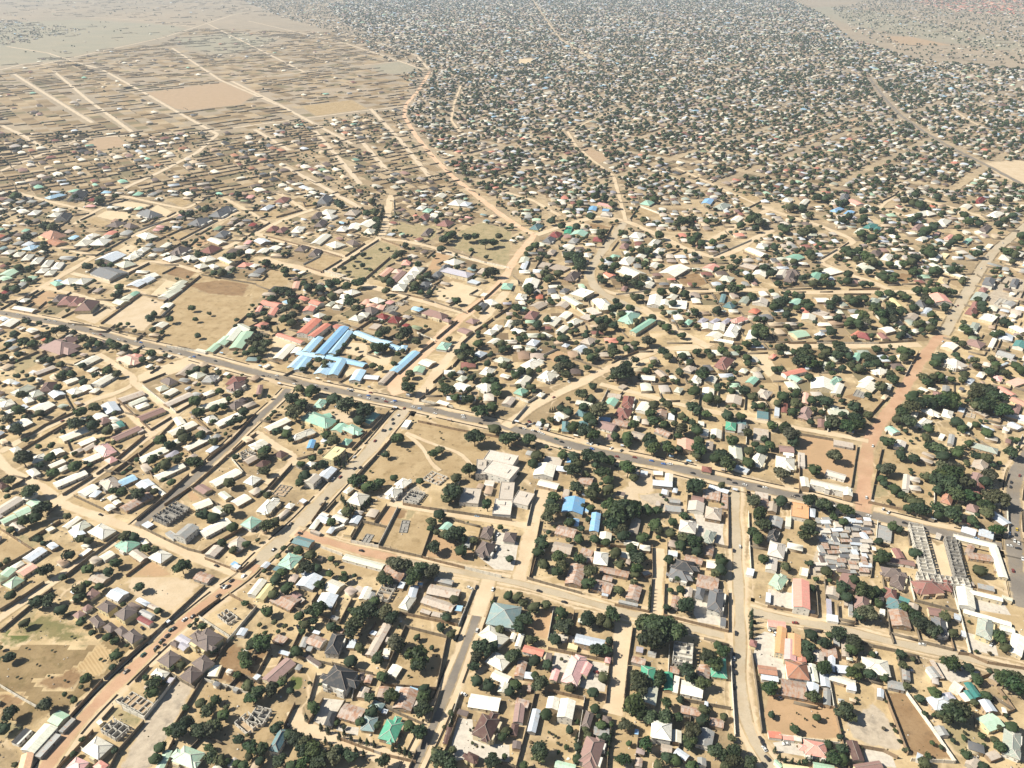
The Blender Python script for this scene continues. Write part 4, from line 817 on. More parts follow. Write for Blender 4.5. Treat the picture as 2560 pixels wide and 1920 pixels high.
sheet(640, 960, """
395 318 600 395 690 312 c e 4; 440 300 470 330 660 280 g e; 650 397 730 422 800 362 g e; 740 402 840 452 915 390 c e; 920 312 960 362 1050 280 g e; 495 192 560 212 620 142 h e; 730 517 790 532 835 482 h e; 65 377 120 402 305 315 g W 4
215 387 245 407 300 377 f W; 295 452 345 492 520 425 c W; 440 548 490 562 515 492 g U; 575 637 665 662 770 562 f Y 6; 540 792 610 827 690 742 g B 4; 410 842 490 867 560 800 g X 6; 430 692 470 717 520 682 h W; 560 492 600 507 630 472 g B
-60 532 0 572 100 517 g W; 0 702 60 727 125 672 h N; 150 612 220 642 280 602 h N; 10 1092 110 1132 210 1027 c W; 170 1152 200 1167 290 1092 g A; 250 1062 295 1082 335 1042 h W; 370 1012 410 1032 440 1007 f B; 75 942 95 952 130 922 f A
150 942 230 972 300 892 u G 1; 790 1012 890 1062 975 972 h W 4.5; 750 932 790 947 850 902 h W; 1190 862 1275 902 1360 852 c W 4; 1110 950 1200 987 1275 922 c W 4; 1280 992 1380 1032 1450 942 u X 3; 1450 812 1580 862 1650 802 u A 1.8
1985 652 2230 702 2250 622 f X 7; 1985 762 2212 830 2245 722 f X 7; 1900 772 1980 787 1990 662 f X 6; 1765 1012 1910 1047 1940 922 f X 3.4; 1970 872 2050 882 2060 842 f X; 1970 942 2030 952 2050 892 g X; 2100 992 2212 1012 2230 862 f X 4
2050 1112 2190 1142 2212 1012 f X 4; 1580 1252 1640 1272 1700 1212 g e; 1790 1407 1840 1417 1860 1342 g G; 1940 1322 2040 1342 2070 1252 c V; 1910 1452 2050 1492 2080 1392 c V; 2140 1342 2230 1382 2250 1302 h V; 315 1372 460 1412 500 1352 g l 4
190 1562 305 1597 400 1492 h e 4; 150 1607 240 1632 265 1587 f l; 750 1512 1080 1602 1110 1557 g a; 40 1577 80 1597 125 1552 g B; 460 1242 500 1262 560 1182 g W; 530 1172 610 1212 640 1162 g B; 540 1132 600 1152 640 1122 f W; 660 1162 770 1202 790 1162 g W
650 1262 740 1232 780 1202 g W; 605 1282 650 1292 700 1232 g B; 810 1192 870 1217 910 1152 g B; 655 1312 710 1337 745 1292 g W; 760 1292 810 1312 850 1242 f y; 470 1272 550 1302 560 1282 f A; 1110 1622 1280 1662 1300 1592 g R; 1190 1592 1300 1642 1320 1602 g B
395 1642 540 1682 550 1652 g B; 1240 1275 1300 1282 1325 1182 u G .8; 1700 32 1800 62 1850 12 g W; 1910 22 2010 72 2070 22 h W; 2130 162 2190 192 2240 132 g A; 1560 162 1650 187 1670 162 f W; 1260 362 1300 382 1340 322 f W
0 82 40 92 60 12 h Q 5; 920 1350 970 1375 1010 1310 u G .8; 350 700 400 730 430 700 f A; 700 1110 760 1130 790 1105 f B; 1300 90 1330 100 1340 85 f B; 1440 150 1520 175 1540 140 g A
""", """
240 100 60 310 130 70 390 170 60 340 240 80 380 40 50 470 50 60 520 60 40 670 130 65 780 180 90 940 220 80 890 310 60 890 190 50 1325 250 60 1300 220 50 860 40 50 1230 470 60 1120 610 40
945 680 45 1520 600 45 1585 570 45 1890 460 90 2060 390 60 2180 470 80 1840 740 70 1420 840 40 1190 810 40 1070 850 50 870 840 80 960 890 60 750 870 50 690 930 60 1030 890 50 780 1100 60
650 1190 50 610 440 50 670 480 60 490 645 40 570 700 55 390 690 40 430 790 60 380 850 45 810 600 50 830 640 50 720 720 60 670 800 50 550 900 40 600 850 50 260 430 50 180 410 50 70 580 60
60 620 50 220 650 45 150 700 50 70 750 50 1700 930 90 1680 900 70 1660 990 60 1540 1010 50 1730 810 50 2000 1040 70 1590 1130 60 1520 1190 50 1720 1290 90 1640 1300 60 1780 1340 50
1540 1410 70 1770 1440 60 1880 1350 40 1870 1530 50 1950 1540 40 2080 1590 50 2190 1510 40 1250 1520 90 1330 1540 80 1450 1580 90 1520 1600 80 1370 1620 70 470 1480 55 370 1440 50
430 1580 70 530 1590 50 310 1420 35 240 1420 30 650 1510 35 100 1220 70 150 1200 60 50 1310 60 220 1630 50 1560 180 40 1710 200 40 1650 50 70 1840 130 60 1720 120 45 2040 200 60
2000 260 70 2080 30 60 2080 80 40 100 960 40 1230 30 60 1340 40 70 2110 1240 30 1090 1650 40 1590 410 10 1600 465 12 1310 565 12 990 750 12 110 300 24 160 240 26 560 590 30 300 480 30 530 540 26 700 650 40 760 680 36 730 760 36
1510 1250 36 1560 1280 36 190 1490 30 700 1560 24 640 1640 40 760 1640 30 1400 1060 20 830 1080 28 130 270 20 460 100 30 1200 480 40
""", """
1150 230 1000 390; 995 395 830 560; 1210 420 1050 600; 1045 605 880 790; 1400 315 1750 390; 1755 391 2120 455; 1130 1040 1025 1190; 1225 1060 1060 1390; 920 1180 1130 1230; 910 1190 825 1335; 820 1355 1060 1400; 1065 1402 1430 1485 1515 1240
1440 1490 1800 1580; 1805 1582 2120 1659; 1270 1030 1500 1070; 1505 1071 2212 1170; 1550 1130 1800 1190; 1805 1192 1940 1225; 1945 1230 1880 1490; 310 690 120 900; 745 1470 560 1400; 1120 1560 1080 1659; 690 1000 590 1110
490 190 430 260; 720 420 560 370; 400 180 480 250; 1410 130 1560 20; 1430 140 1700 190; 1780 90 1900 10; 1130 1240 1060 1395; 1000 990 880 1110; 350 640 520 600; 0 970 110 880; 600 1010 480 1180
""", """
515 15 W; 605 40 K; 895 100 W; 970 125 W; 1040 125 K; 1100 130 W; 1180 155 W; 1545 255 W; 1795 290 W; 1940 340 K; 1230 270 W; 1180 305 K; 1185 340 K; 1095 400 K; 1112 402 K; 1910 1140 i; 850 630 W; 670 820 W; 910 1440 K; 380 1290 K
1280 210 D; 1215 210 K; 900 720 K; 800 45 W; 830 50 W; 820 60 K; 990 75 D; 300 1210 K; 2090 1300 W; 1995 1510 K
""", """
760 1000 22 770 1030 22 800 1050 22 830 1070 22 870 1080 22 910 1070 22 940 1040 22 970 1010 22 990 985 22 740 980 22 790 640 24 760 700 24 720 690 22
""")
sheet(1280, 960, """
20 72 80 107 140 57 h e; 215 97 250 117 285 87 h W; 800 172 880 197 920 142 g e; 820 112 930 127 945 92 f A; 950 182 1050 212 1070 122 c q; 890 272 1030 302 1050 232 c q; 1070 222 1150 242 1200 172 g W; 1235 272 1330 292 1340 237 g R
1350 302 1400 312 1405 257 f B; 550 172 690 192 700 157 g W; 545 262 620 292 660 242 h l; 570 372 650 382 660 332 g l; 430 402 490 417 495 332 h l; 380 262 460 312 480 272 h W; 350 302 400 332 430 292 h W; 205 352 240 367 260 332 f B
280 362 310 372 320 347 f W; 340 392 400 402 410 372 f y; 735 372 880 412 890 347 g Q; 750 312 850 325 850 292 f U; 870 347 1000 372 1010 322 g R; 1045 312 1100 322 1110 282 h W; 1120 342 1180 352 1185 312 g A; 1020 452 1130 482 1145 432 g A
810 472 870 487 870 442 f Q; 1240 412 1360 462 1375 422 g R; 1430 562 1570 587 1570 492 g s 4; 1645 92 1740 102 1745 42 g W; 1400 62 1450 82 1480 42 h a; 1850 152 1970 192 1985 122 g A; 1620 432 1690 462 1700 402 h W; 1715 462 1805 472 1810 402 g W
1610 352 1660 362 1660 327 f W; 1845 392 1930 402 1935 332 h E; 1945 342 2020 352 2020 307 f l; 1950 422 2010 427 2015 352 g G; 2090 472 2212 502 2212 402 f A; 2110 92 2190 142 2240 80 h A; 2120 282 2212 312 2212 252 f l; 1885 642 1995 667 1980 552 g a
2060 692 2180 712 2220 615 c W; 1900 722 2040 772 2040 732 f B; 1640 752 1720 767 1725 722 h q; 1670 562 1730 572 1740 502 g A; 190 777 345 812 375 712 g W 4; 270 692 420 712 430 642 f X; 460 672 505 682 510 642 f U; 225 872 390 912 405 862 g W
575 852 690 872 700 812 g R; 440 962 490 967 500 912 f A; 435 1097 600 1132 625 1005 g U 4; 470 1222 570 1227 580 1162 h U; 670 1267 745 1277 765 1122 g U 4; 600 1102 660 1112 665 1077 f U; 380 1292 540 1332 555 1257 g R; 340 1442 500 1472 530 1392 g A
755 1342 850 1357 860 1292 g W; 705 1552 820 1567 832 1460 h W 5; 1010 1272 1080 1302 1110 1182 g A; 490 1659 600 1682 620 1572 g R; 760 1622 1000 1672 1010 1622 g R; 1100 1432 1190 1442 1195 1397 g W; 970 1372 1090 1402 1095 1372 f W
1215 872 1380 887 1385 842 g B 4; 1320 842 1385 852 1390 782 g W 4; 1220 782 1300 787 1305 752 f W; 1040 782 1100 787 1105 742 f A; 1110 777 1170 787 1175 757 f B; 1650 982 1795 1007 1800 932 g R; 1700 897 1865 947 1870 917 f B; 1550 1007 1655 1027 1660 982 g Q
1520 1092 1650 1107 1660 1027 g X; 1670 1152 1800 1182 1810 1082 h A 4; 1810 1062 1860 1082 1865 962 f R; 1445 1272 1580 1292 1590 1192 h X 5; 1640 1352 1740 1372 1780 1282 c m 4; 1665 1472 1730 1492 1745 1412 g R; 1350 1402 1420 1412 1430 1362 g R
1350 1482 1425 1492 1430 1442 f B; 1390 1612 1560 1642 1580 1542 c K 4; 1490 1522 1640 1562 1650 1512 g R; 1670 1582 1800 1602 1820 1542 g W; 2020 1642 2080 1659 2095 1602 f B; 1320 1092 1455 1107 1465 1062 f G; 1360 1022 1450 1032 1455 1002 f G
0 1022 130 1052 190 952 f X 4; 2100 972 2212 992 2212 947 f A; 2120 1052 2212 1072 2212 1002 g R; 590 1462 690 1492 700 1440 f R; 640 1530 690 1545 700 1500 f R; 1000 20 960 40 920 20 f A; 1250 400 1300 415 1310 385 f R; 900 960 970 975 975 940 f V
1290 945 1350 960 1360 920 f B; 1240 1045 1280 1060 1290 1020 f A; 430 1000 470 1010 480 950 f R; 1205 1640 1150 1659 1120 1630 f A
""", """
605 90 70 690 130 50 700 20 40 430 210 45 490 240 50 620 200 55 760 220 90 670 290 60 620 420 80 530 370 60 700 440 70 560 430 50 700 330 50 340 310 35 270 320 30 1050 350 50
1230 180 50 1200 250 55 1230 320 60 1320 350 50 1570 200 75 1680 260 50 1470 380 70 1470 280 45 1350 180 50 1090 40 60 1190 60 60 1330 50 60 1370 80 60 1570 60 60 1700 120 60
1770 130 50 2010 60 60 2080 110 50 1860 270 60 1980 280 50 1840 200 50 1600 400 60 1620 560 80 1620 500 60 1600 620 50 1440 560 40 1200 480 80 1210 570 70 1200 520 70 1350 590 80
1340 520 45 1000 460 60 1000 500 50 890 450 45 140 470 70 10 470 40 50 450 30 440 610 50 220 620 60 180 690 55 540 630 60 520 740 80 560 700 60 660 620 80 760 640 80 850 660 60
780 760 75 830 830 50 740 580 50 1000 740 80 980 700 60 1050 810 50 560 890 70 700 910 70 690 960 60 830 910 60 340 970 60 310 1090 90 280 1150 70 330 1030 60 850 1050 80
950 1060 100 1050 1070 90 900 1130 110 870 1210 90 1000 1110 80 1170 1090 60 930 1260 70 960 1310 60 1260 1090 50 1240 1220 65 1270 1260 50 1130 1330 60 1260 1360 60 1390 1190 50
1370 1290 50 1490 1140 45 1490 1330 60 1580 1370 80 1460 1400 60 1600 1440 55 1590 870 85 1560 900 60 1810 870 35 1830 620 80 1760 640 60 1870 740 80 1920 800 60 2040 680 60
2050 580 50 1910 490 60 2040 420 50 2160 570 60 500 1195 50 580 1340 50 720 1340 50 810 1370 45 230 1350 60 270 1390 50 220 1450 55 280 1560 60 400 1490 75 430 1580 70 390 1620 60
590 1510 60 680 1620 70 890 1460 60 930 1560 50 1060 1470 70 1100 1510 70 1030 1420 60 1090 1600 70 1200 1580 50 1360 1520 50 1800 1500 50 1870 1540 60 1880 1610 60 2060 1010 70
2140 1120 80 2170 1210 70 2080 1280 60 2130 1330 60 2170 1510 50 680 1070 40 610 1050 30 1070 1640 50 1320 1580 40 1760 1630 50 1820 1040 20 640 780 40 720 700 40 600 1250 36 660 1170 30 480 1130 24
1440 450 40 1500 300 36 1400 240 36 1640 180 40 1720 180 40 2100 180 36 2180 480 40 2100 520 40 1740 460 30 1560 330 36 1400 340 36 1900 60 40 1780 20 40 1300 140 30 60 20 30 160 30 40
""", """
200 900 130 1210; 245 1170 200 1400 150 1659; 1520 940 1510 1100; 1865 960 1870 1200 1870 1400; 1865 1405 1600 1345; 2045 1100 2055 1400 2070 1659; 1345 1350 1335 1659; 830 40 770 160; 1410 210 1400 330; 765 1100 755 1270
850 700 840 900; 0 515 200 575; 30 110 140 150 280 70; 900 120 960 60; 1100 130 1190 150 1400 205; 1620 20 1610 300; 1780 60 1775 190; 2020 40 2010 210; 1820 350 1815 480; 2030 350 2025 510; 1390 360 1395 470; 1210 1400 1215 1659
170 1640 260 1300; 560 930 800 1000; 730 1400 720 1560; 1510 1110 1500 1160; 440 150 380 200; 205 560 170 700; 1230 860 1210 780; 1670 1020 1660 1140; 730 1390 1000 1400; 0 330 130 180; 2080 1370 2212 1400; 130 1050 0 1020
""", """
140 365 K; 155 350 W; 180 402 W; 205 410 K; 235 415 W; 265 430 W; 690 515 W; 660 515 W; 745 520 K; 490 555 W; 460 550 K; 690 560 U; 1310 690 U; 1370 690 W; 860 555 W; 1505 685 K; 360 115 D; 430 500 K; 2140 885 K; 2010 870 W; 1925 855 K
250 385 W; 300 390 K; 330 395 W; 370 397 W; 125 345 K; 150 320 K; 1600 655 W; 1625 660 K; 100 385 W; 75 380 K; 1915 1440 K; 1970 1405 W; 1300 650 K; 945 575 K; 150 330 D; 190 340 K
""", """
330 225 14 350 218 14 370 212 14 860 1000 26
""")
sheet(1920, 960, """
295 162 345 172 350 82 g s; 115 242 165 252 170 172 g q; 255 292 370 307 410 212 c Q; 430 372 490 382 490 312 g Q; 55 272 95 277 100 202 f B; 530 262 690 267 690 222 g a; 530 240 600 252 610 202 g a; 975 122 1010 137 1040 102 g W
1000 32 1050 62 1070 12 h W; 1030 392 1100 442 1125 402 g e; 1085 542 1175 562 1195 502 g X; 565 522 730 552 740 512 f A; 60 712 240 742 255 652 c W; 100 582 225 592 215 542 g Q; 130 612 220 627 225 602 f W; 265 702 320 717 315 602 f X
495 782 660 830 675 787 g X; 290 882 360 892 345 812 g W 6; 360 862 700 942 720 902 g W 6; 655 957 730 972 725 905 g W 6; 490 907 540 910 545 857 h W 6; 205 1142 345 1162 345 1045 f O 4; 350 1142 405 1152 410 1082 g B; 0 1222 110 1247 130 1162 g G
150 1227 195 1232 200 1152 f a; -10 1332 80 1352 110 1272 c K; 0 1472 130 1512 150 1392 h X; -20 1592 70 1622 80 1522 g X; 270 1652 340 1659 350 1592 f W; 0 1092 70 1112 80 1032 g A; 950 1332 1060 1352 1070 1242 f G; 1110 1497 1190 1517 1140 1432 g q
1030 1532 1260 1572 1265 1532 g Q; 990 1672 1160 1692 1160 1602 c V 4; 1235 1222 1340 1640 1440 1610 u X 6; 1540 1325 1625 1650 1705 1640 u G 6; 1310 1625 1300 1680 1730 1740 u X 6; 1600 1335 1960 1420 1975 1382 g W; 1915 1412 2000 1680 2065 1655 g W
1720 1502 1930 1532 1940 1482 g R; 1700 1452 1760 1472 1790 1402 g R; 1670 1272 1790 1312 1800 1262 f B; 1820 1302 1940 1342 1950 1282 f B; 1920 1142 2060 1242 2075 1182 g B; 1490 1022 1580 1042 1605 962 h o 3.5; 1760 932 1870 977 1865 885 g q; 1710 1082 1800 1117 1820 1062 h Q
1740 832 1840 862 1870 792 g Q; 1160 907 1220 917 1230 792 g X; 1220 912 1310 922 1320 882 g X; 1230 832 1310 852 1310 812 g X; 1750 542 1970 602 1995 562 h m; 1750 722 1880 742 1920 662 h A; 1330 602 1430 642 1445 622 g A; 1310 652 1420 692 1430 667 g A
1550 512 1600 522 1615 442 g G; 1475 457 1510 477 1530 442 f W; 1270 352 1340 387 1420 322 h W; 1235 272 1280 292 1300 252 h W; 1310 237 1420 282 1490 252 c W; 1500 272 1580 302 1600 242 h W; 1710 362 1750 377 1770 342 f W; 2080 352 2170 397 2195 367 g B
1640 232 1690 247 1705 212 f B; 1800 242 1890 287 1900 262 f A; 1690 262 1780 292 1800 212 u X 1; 1300 42 1370 72 1385 52 f W; 1420 112 1500 132 1510 82 h Q; 1500 82 1560 92 1570 22 g G; 1990 42 2110 112 2130 82 g S; 2100 142 2230 202 2240 162 g s
2110 242 2160 267 2190 192 g Q; 740 92 820 122 850 72 u G .8; 350 32 560 62 600 -18 g W; 540 82 620 92 660 2 g W; 760 32 900 62 960 2 g W; 700 410 735 425 745 405 f U; 1450 1310 1490 1330 1500 1300 f X; 1960 1600 2000 1640 2030 1600 f A
""", """
140 110 60 80 170 40 240 160 50 250 80 40 260 60 30 380 140 45 220 240 50 350 330 60 400 220 35 510 150 60 480 130 40 750 200 65 640 260 40 560 310 70 660 380 70 770 300 70 810 370 70
740 270 50 870 270 50 520 350 40 190 430 90 150 380 70 220 490 60 40 360 50 20 530 50 580 610 80 400 740 60 120 770 70 90 940 60 110 1010 60 370 990 70 430 950 60 480 1020 80
540 1080 45 580 1060 50 670 1070 70 570 1150 40 650 1190 45 340 1270 90 360 1210 60 320 1310 60 870 100 40 1200 100 60 1230 80 50 1190 190 80 1160 250 70 1070 290 50 1220 320 80
1330 170 70 1390 130 60 1420 170 60 1520 150 80 1580 110 80 1600 170 60 1780 100 90 1830 40 80 1910 60 90 1970 120 90 1870 170 90 1800 180 60 2040 230 80 2000 190 60 1320 70 30
980 30 60 1640 330 65 1680 380 50 1390 390 50 1890 420 55 1800 350 40 1040 500 55 1000 480 40 1390 540 45 1370 460 50 1480 560 70 1510 620 60 1150 610 55 1260 640 50 1040 730 80
970 720 45 980 820 50 1000 860 40 1100 910 60 1160 960 50 1360 800 50 1560 780 120 1480 830 90 1560 870 100 1680 840 90 1620 740 80 1520 730 80 1470 920 50 1650 970 80 1720 970 70
1800 970 50 1470 1070 60 1470 1130 50 1590 1130 90 1610 1090 60 1250 1010 60 1320 1080 80 1300 1030 60 1220 1070 50 1340 1130 50 1880 1050 70 1890 1110 60 1920 790 80 1880 840 60
1800 620 50 1890 640 60 1720 680 35 1640 600 50 2070 980 100 2110 930 60 2190 590 70 2210 820 60 2020 1330 70 1770 1180 55 1810 1230 30 1080 1230 50 1130 1260 40 960 1360 40
1270 1460 55 1000 1490 70 960 1510 60 1830 1610 65 2100 1500 30 2040 710 50 1740 510 40 2150 480 30 2100 470 25 2110 640 40 510 1620 60 160 1580 50 370 1550 30 1190 410 25 950 920 40
1700 540 26 1650 560 40 1600 580 40 1230 740 20 1240 770 20 1400 950 20 1160 560 26 1540 620 36 1950 700 30 2000 680 26 1930 940 20 1640 1060 30 120 90 40 30 340 40 610 990 20 560 990 20
""", """
560 105 640 45; 290 430 560 475; 775 530 720 880; 985 550 920 850; 918 855 890 1000; 870 1015 1180 1080; 275 620 270 930; 2200 440 2150 545; 2080 760 2045 860; 2070 1060 2080 1310; 950 1180 935 1345; 910 1480 890 1659; 1210 1265 1230 1380
1005 130 900 250; 560 100 850 250; 1680 280 1720 200; 245 390 290 430; 1440 900 1440 1180; 1920 1160 2070 1260; 480 210 520 400; 1640 1300 1700 1659; 1200 1090 1440 1180; 90 0 100 180; 1690 400 1950 560; 1060 340 1020 420; 1640 1100 1700 1080
""", """
905 535 W; 2150 1255 Y; 2130 1355 W; 2165 1375 W; 870 1138 W; 1040 1110 W; 320 905 K; 250 965 K; 995 1080 W; 850 980 W; 1340 1240 K; 2160 1420 K; 2200 1510 W; 2140 1300 K; 1180 1200 K; 590 1060 W
""")
sheet(0, 480, """
600 50 680 90 740 20 h K; 390 50 430 62 570 25 h i; 200 490 250 510 340 470 h i; 250 190 300 207 350 170 h W; 420 205 470 225 530 190 h W; 460 160 520 175 560 150 h W; 150 165 190 185 250 165 g W; 480 240 560 255 610 195 h K
350 390 440 430 550 370 c o; 400 440 500 470 560 430 g o; 660 450 720 480 790 430 h W; 720 405 770 420 810 390 h W; 780 450 880 470 950 420 h W 4; 860 400 900 415 960 380 h W; 750 380 800 395 860 370 h W; 1190 380 1270 415 1350 380 h W
1190 200 1290 235 1380 190 c k; 1640 270 1720 300 1820 250 c k; 1820 200 1900 225 2040 150 c k; 930 290 1000 310 1080 270 h V; 1080 300 1140 320 1180 290 h V; 1800 420 1900 460 1950 430 g W; 1860 380 1920 400 1980 350 h k
1740 510 1800 540 1900 490 h q; 1480 520 1560 545 1650 500 c V; 1580 570 1640 600 1710 570 h W; 1720 580 1780 610 1860 575 h W; 1410 580 1480 605 1560 570 h W; 1380 545 1410 555 1480 530 f W; 1680 640 1730 665 1800 640 h W; 1800 640 1850 660 1890 640 h W
1880 575 1980 620 2030 605 g a; 2060 640 2130 655 2180 620 h S; 2160 640 2190 655 2240 630 h W; 840 580 950 610 1070 550 g B; 1070 570 1120 590 1200 560 h W; 1120 540 1180 560 1240 520 h W; 1180 510 1230 530 1290 490 h W; 1000 630 1080 660 1170 620 h a; 810 710 970 760 1080 690 g k
520 780 580 810 680 760 h W; 640 780 700 810 790 760 h W; 440 790 490 820 540 790 h e; 470 770 500 780 540 765 h i; 1110 800 1170 830 1260 780 g B; 1200 770 1260 790 1330 750 g B; 1230 730 1290 750 1370 720 g W; 1380 900 1440 925 1510 880 g a; 1420 870 1480 895 1560 850 g a; 1460 835 1520 860 1590 815 g a; 1500 800 1550 820 1610 780 g a
510 960 600 990 660 920 h q; 600 970 660 1000 720 930 h q; 660 1010 760 1040 840 960 h Q 5; 450 940 500 960 560 900 h V; 980 960 1050 980 1110 940 g a; 1050 920 1100 940 1150 900 g a; 1110 890 1150 905 1200 870 g e; 170 940 200 960 250 930 h W
120 1010 290 1040 310 1010 g W; 0 710 60 740 150 690 g g; 0 750 40 770 100 740 g g; 20 530 70 545 130 510 h W; 110 550 160 570 210 530 h W; 190 580 240 600 290 550 h W; 270 610 320 635 370 580 h W; 360 640 410 660 460 600 h W; 450 655 500 680 550 620 h W; 320 690 370 710 420 670 h W; 390 710 440 730 480 690 h W
0 1150 60 1180 150 1120 g W; 0 1100 40 1120 70 1090 g B; 340 1370 520 1430 660 1320 c Q; 500 1310 600 1340 690 1270 c Q; 1010 1460 1130 1510 1210 1440 c s; 1110 1420 1170 1440 1230 1410 h S; 1330 1160 1390 1180 1450 1140 g W; 650 1490 700 1520 860 1440 g W; 680 1480 720 1500 790 1470 g W
1930 1270 2000 1300 2090 1190 g a; 1990 1340 2080 1360 2180 1220 g g; 1860 1310 1930 1330 2010 1260 g g; 1780 1370 1830 1390 1910 1320 g g; 2040 1170 2140 1220 2180 1180 g a; 800 1650 850 1680 1000 1590 g W; 540 1640 580 1659 680 1620 g W; 1640 1590 1720 1620 1770 1570 h a; 1750 1630 1830 1659 1880 1600 h G; 1960 1650 2060 1680 2120 1610 h q; 1530 1570 1580 1600 1690 1510 g A; 1400 1640 1480 1680 1520 1630 h V; 440 1600 500 1620 540 1580 g W; 290 1560 320 1580 480 1520 g A; 250 1560 290 1570 320 1550 f B; 20 1640 80 1659 140 1630 h W; 820 1560 860 1580 890 1560 f W; 1690 1370 1780 1390 1790 1370 f W; 230 1200 280 1220 330 1190 g W
""", """
130 30 60 520 80 40 650 40 40 860 70 60 900 90 50 1000 30 40 1780 150 60 2060 20 50 1510 280 20 1440 310 26 1590 440 30 1800 360 26 1640 190 50 1580 180 40 250 260 40 380 290 60 450 300 60 240 390 70 310 380 50
380 480 50 380 440 40 640 460 50 1000 380 40 810 500 50 1300 540 60 1190 590 40 1720 540 50 1560 600 40 1850 700 50 1920 690 60 2000 560 60 2080 520 50 760 640 60 700 670 50 860 610 50 960 630 40 160 650 50 250 660 50 60 620 30
250 760 40 380 770 50 50 830 50 130 840 60 30 910 50 330 1040 55 1030 820 50 1030 870 50 980 890 40 1300 1090 60 1330 1050 40 1470 1100 50 1110 1200 50 1040 1140 30 1170 1240 40 1320 1190 40 1400 1210 36 1660 1000 45 1810 1050 28 1690 1100 36 1710 1240 40
1500 1310 45 210 1110 40 240 1120 40 340 1130 36 130 1230 60 200 1290 70 280 1310 60 400 1240 70 480 1200 70 540 1180 60 440 1290 60 70 1320 50 30 1430 60 160 1400 50 720 1260 60 800 1290 60 760 1330 50 850 1310 50 1000 1330 70 960 1300 60 1080 1350 50
1310 1390 60 1230 1450 45 1180 1380 40 1430 1410 30 380 1450 50 440 1450 50 520 1490 50 710 1500 45 820 1580 45 930 1540 60 1010 1570 50 560 1570 60 620 1570 60 520 1590 50 150 1590 40 270 1620 50 720 1640 50 2170 1070 50 2170 1290 70 2190 1370 70 2130 1390 50 2190 1180 40
1770 1540 50 1700 1530 50 1640 1560 40 1980 1600 30 1890 1560 40 560 1300 40 640 1210 40
""", """
1460 940 1730 720; 1740 710 2212 790; 870 1130 1215 880; 1390 1070 1490 975; 380 845 240 930; 0 1010 140 930; 590 1130 790 1150; 800 1060 920 985; 530 1080 650 1020; 1000 1000 1210 870; 480 900 950 1000; 400 940 330 1000
60 1490 340 1370; 640 1480 820 1400; 1230 1640 1430 1560; 690 240 820 180; 940 100 1110 60; 820 550 1130 380; 1340 420 1540 330; 1550 410 1880 240; 1400 700 1520 640; 1490 220 1190 330; 950 780 1290 610
1440 210 1520 170; 1100 60 1320 110 1180 190; 1300 340 1560 420; 1530 330 1720 280 1600 230; 640 200 770 180; 0 400 150 330; 1970 670 2100 580; 1230 290 1500 230; 1720 360 1830 300; 1410 520 1560 440; 250 900 110 1000; 860 1160 1250 1240
1440 1330 1790 1385; 2000 1180 2130 1060; 1360 900 1220 880
""", """
805 1225 W; 890 1245 K; 1080 1290 K; 1230 1340 W; 1385 1355 K; 1410 1380 K; 1470 1375 K; 1550 1400 W; 1720 1410 K; 1860 1460 K; 1480 1480 K; 1640 1430 W; 420 1110 W
""")
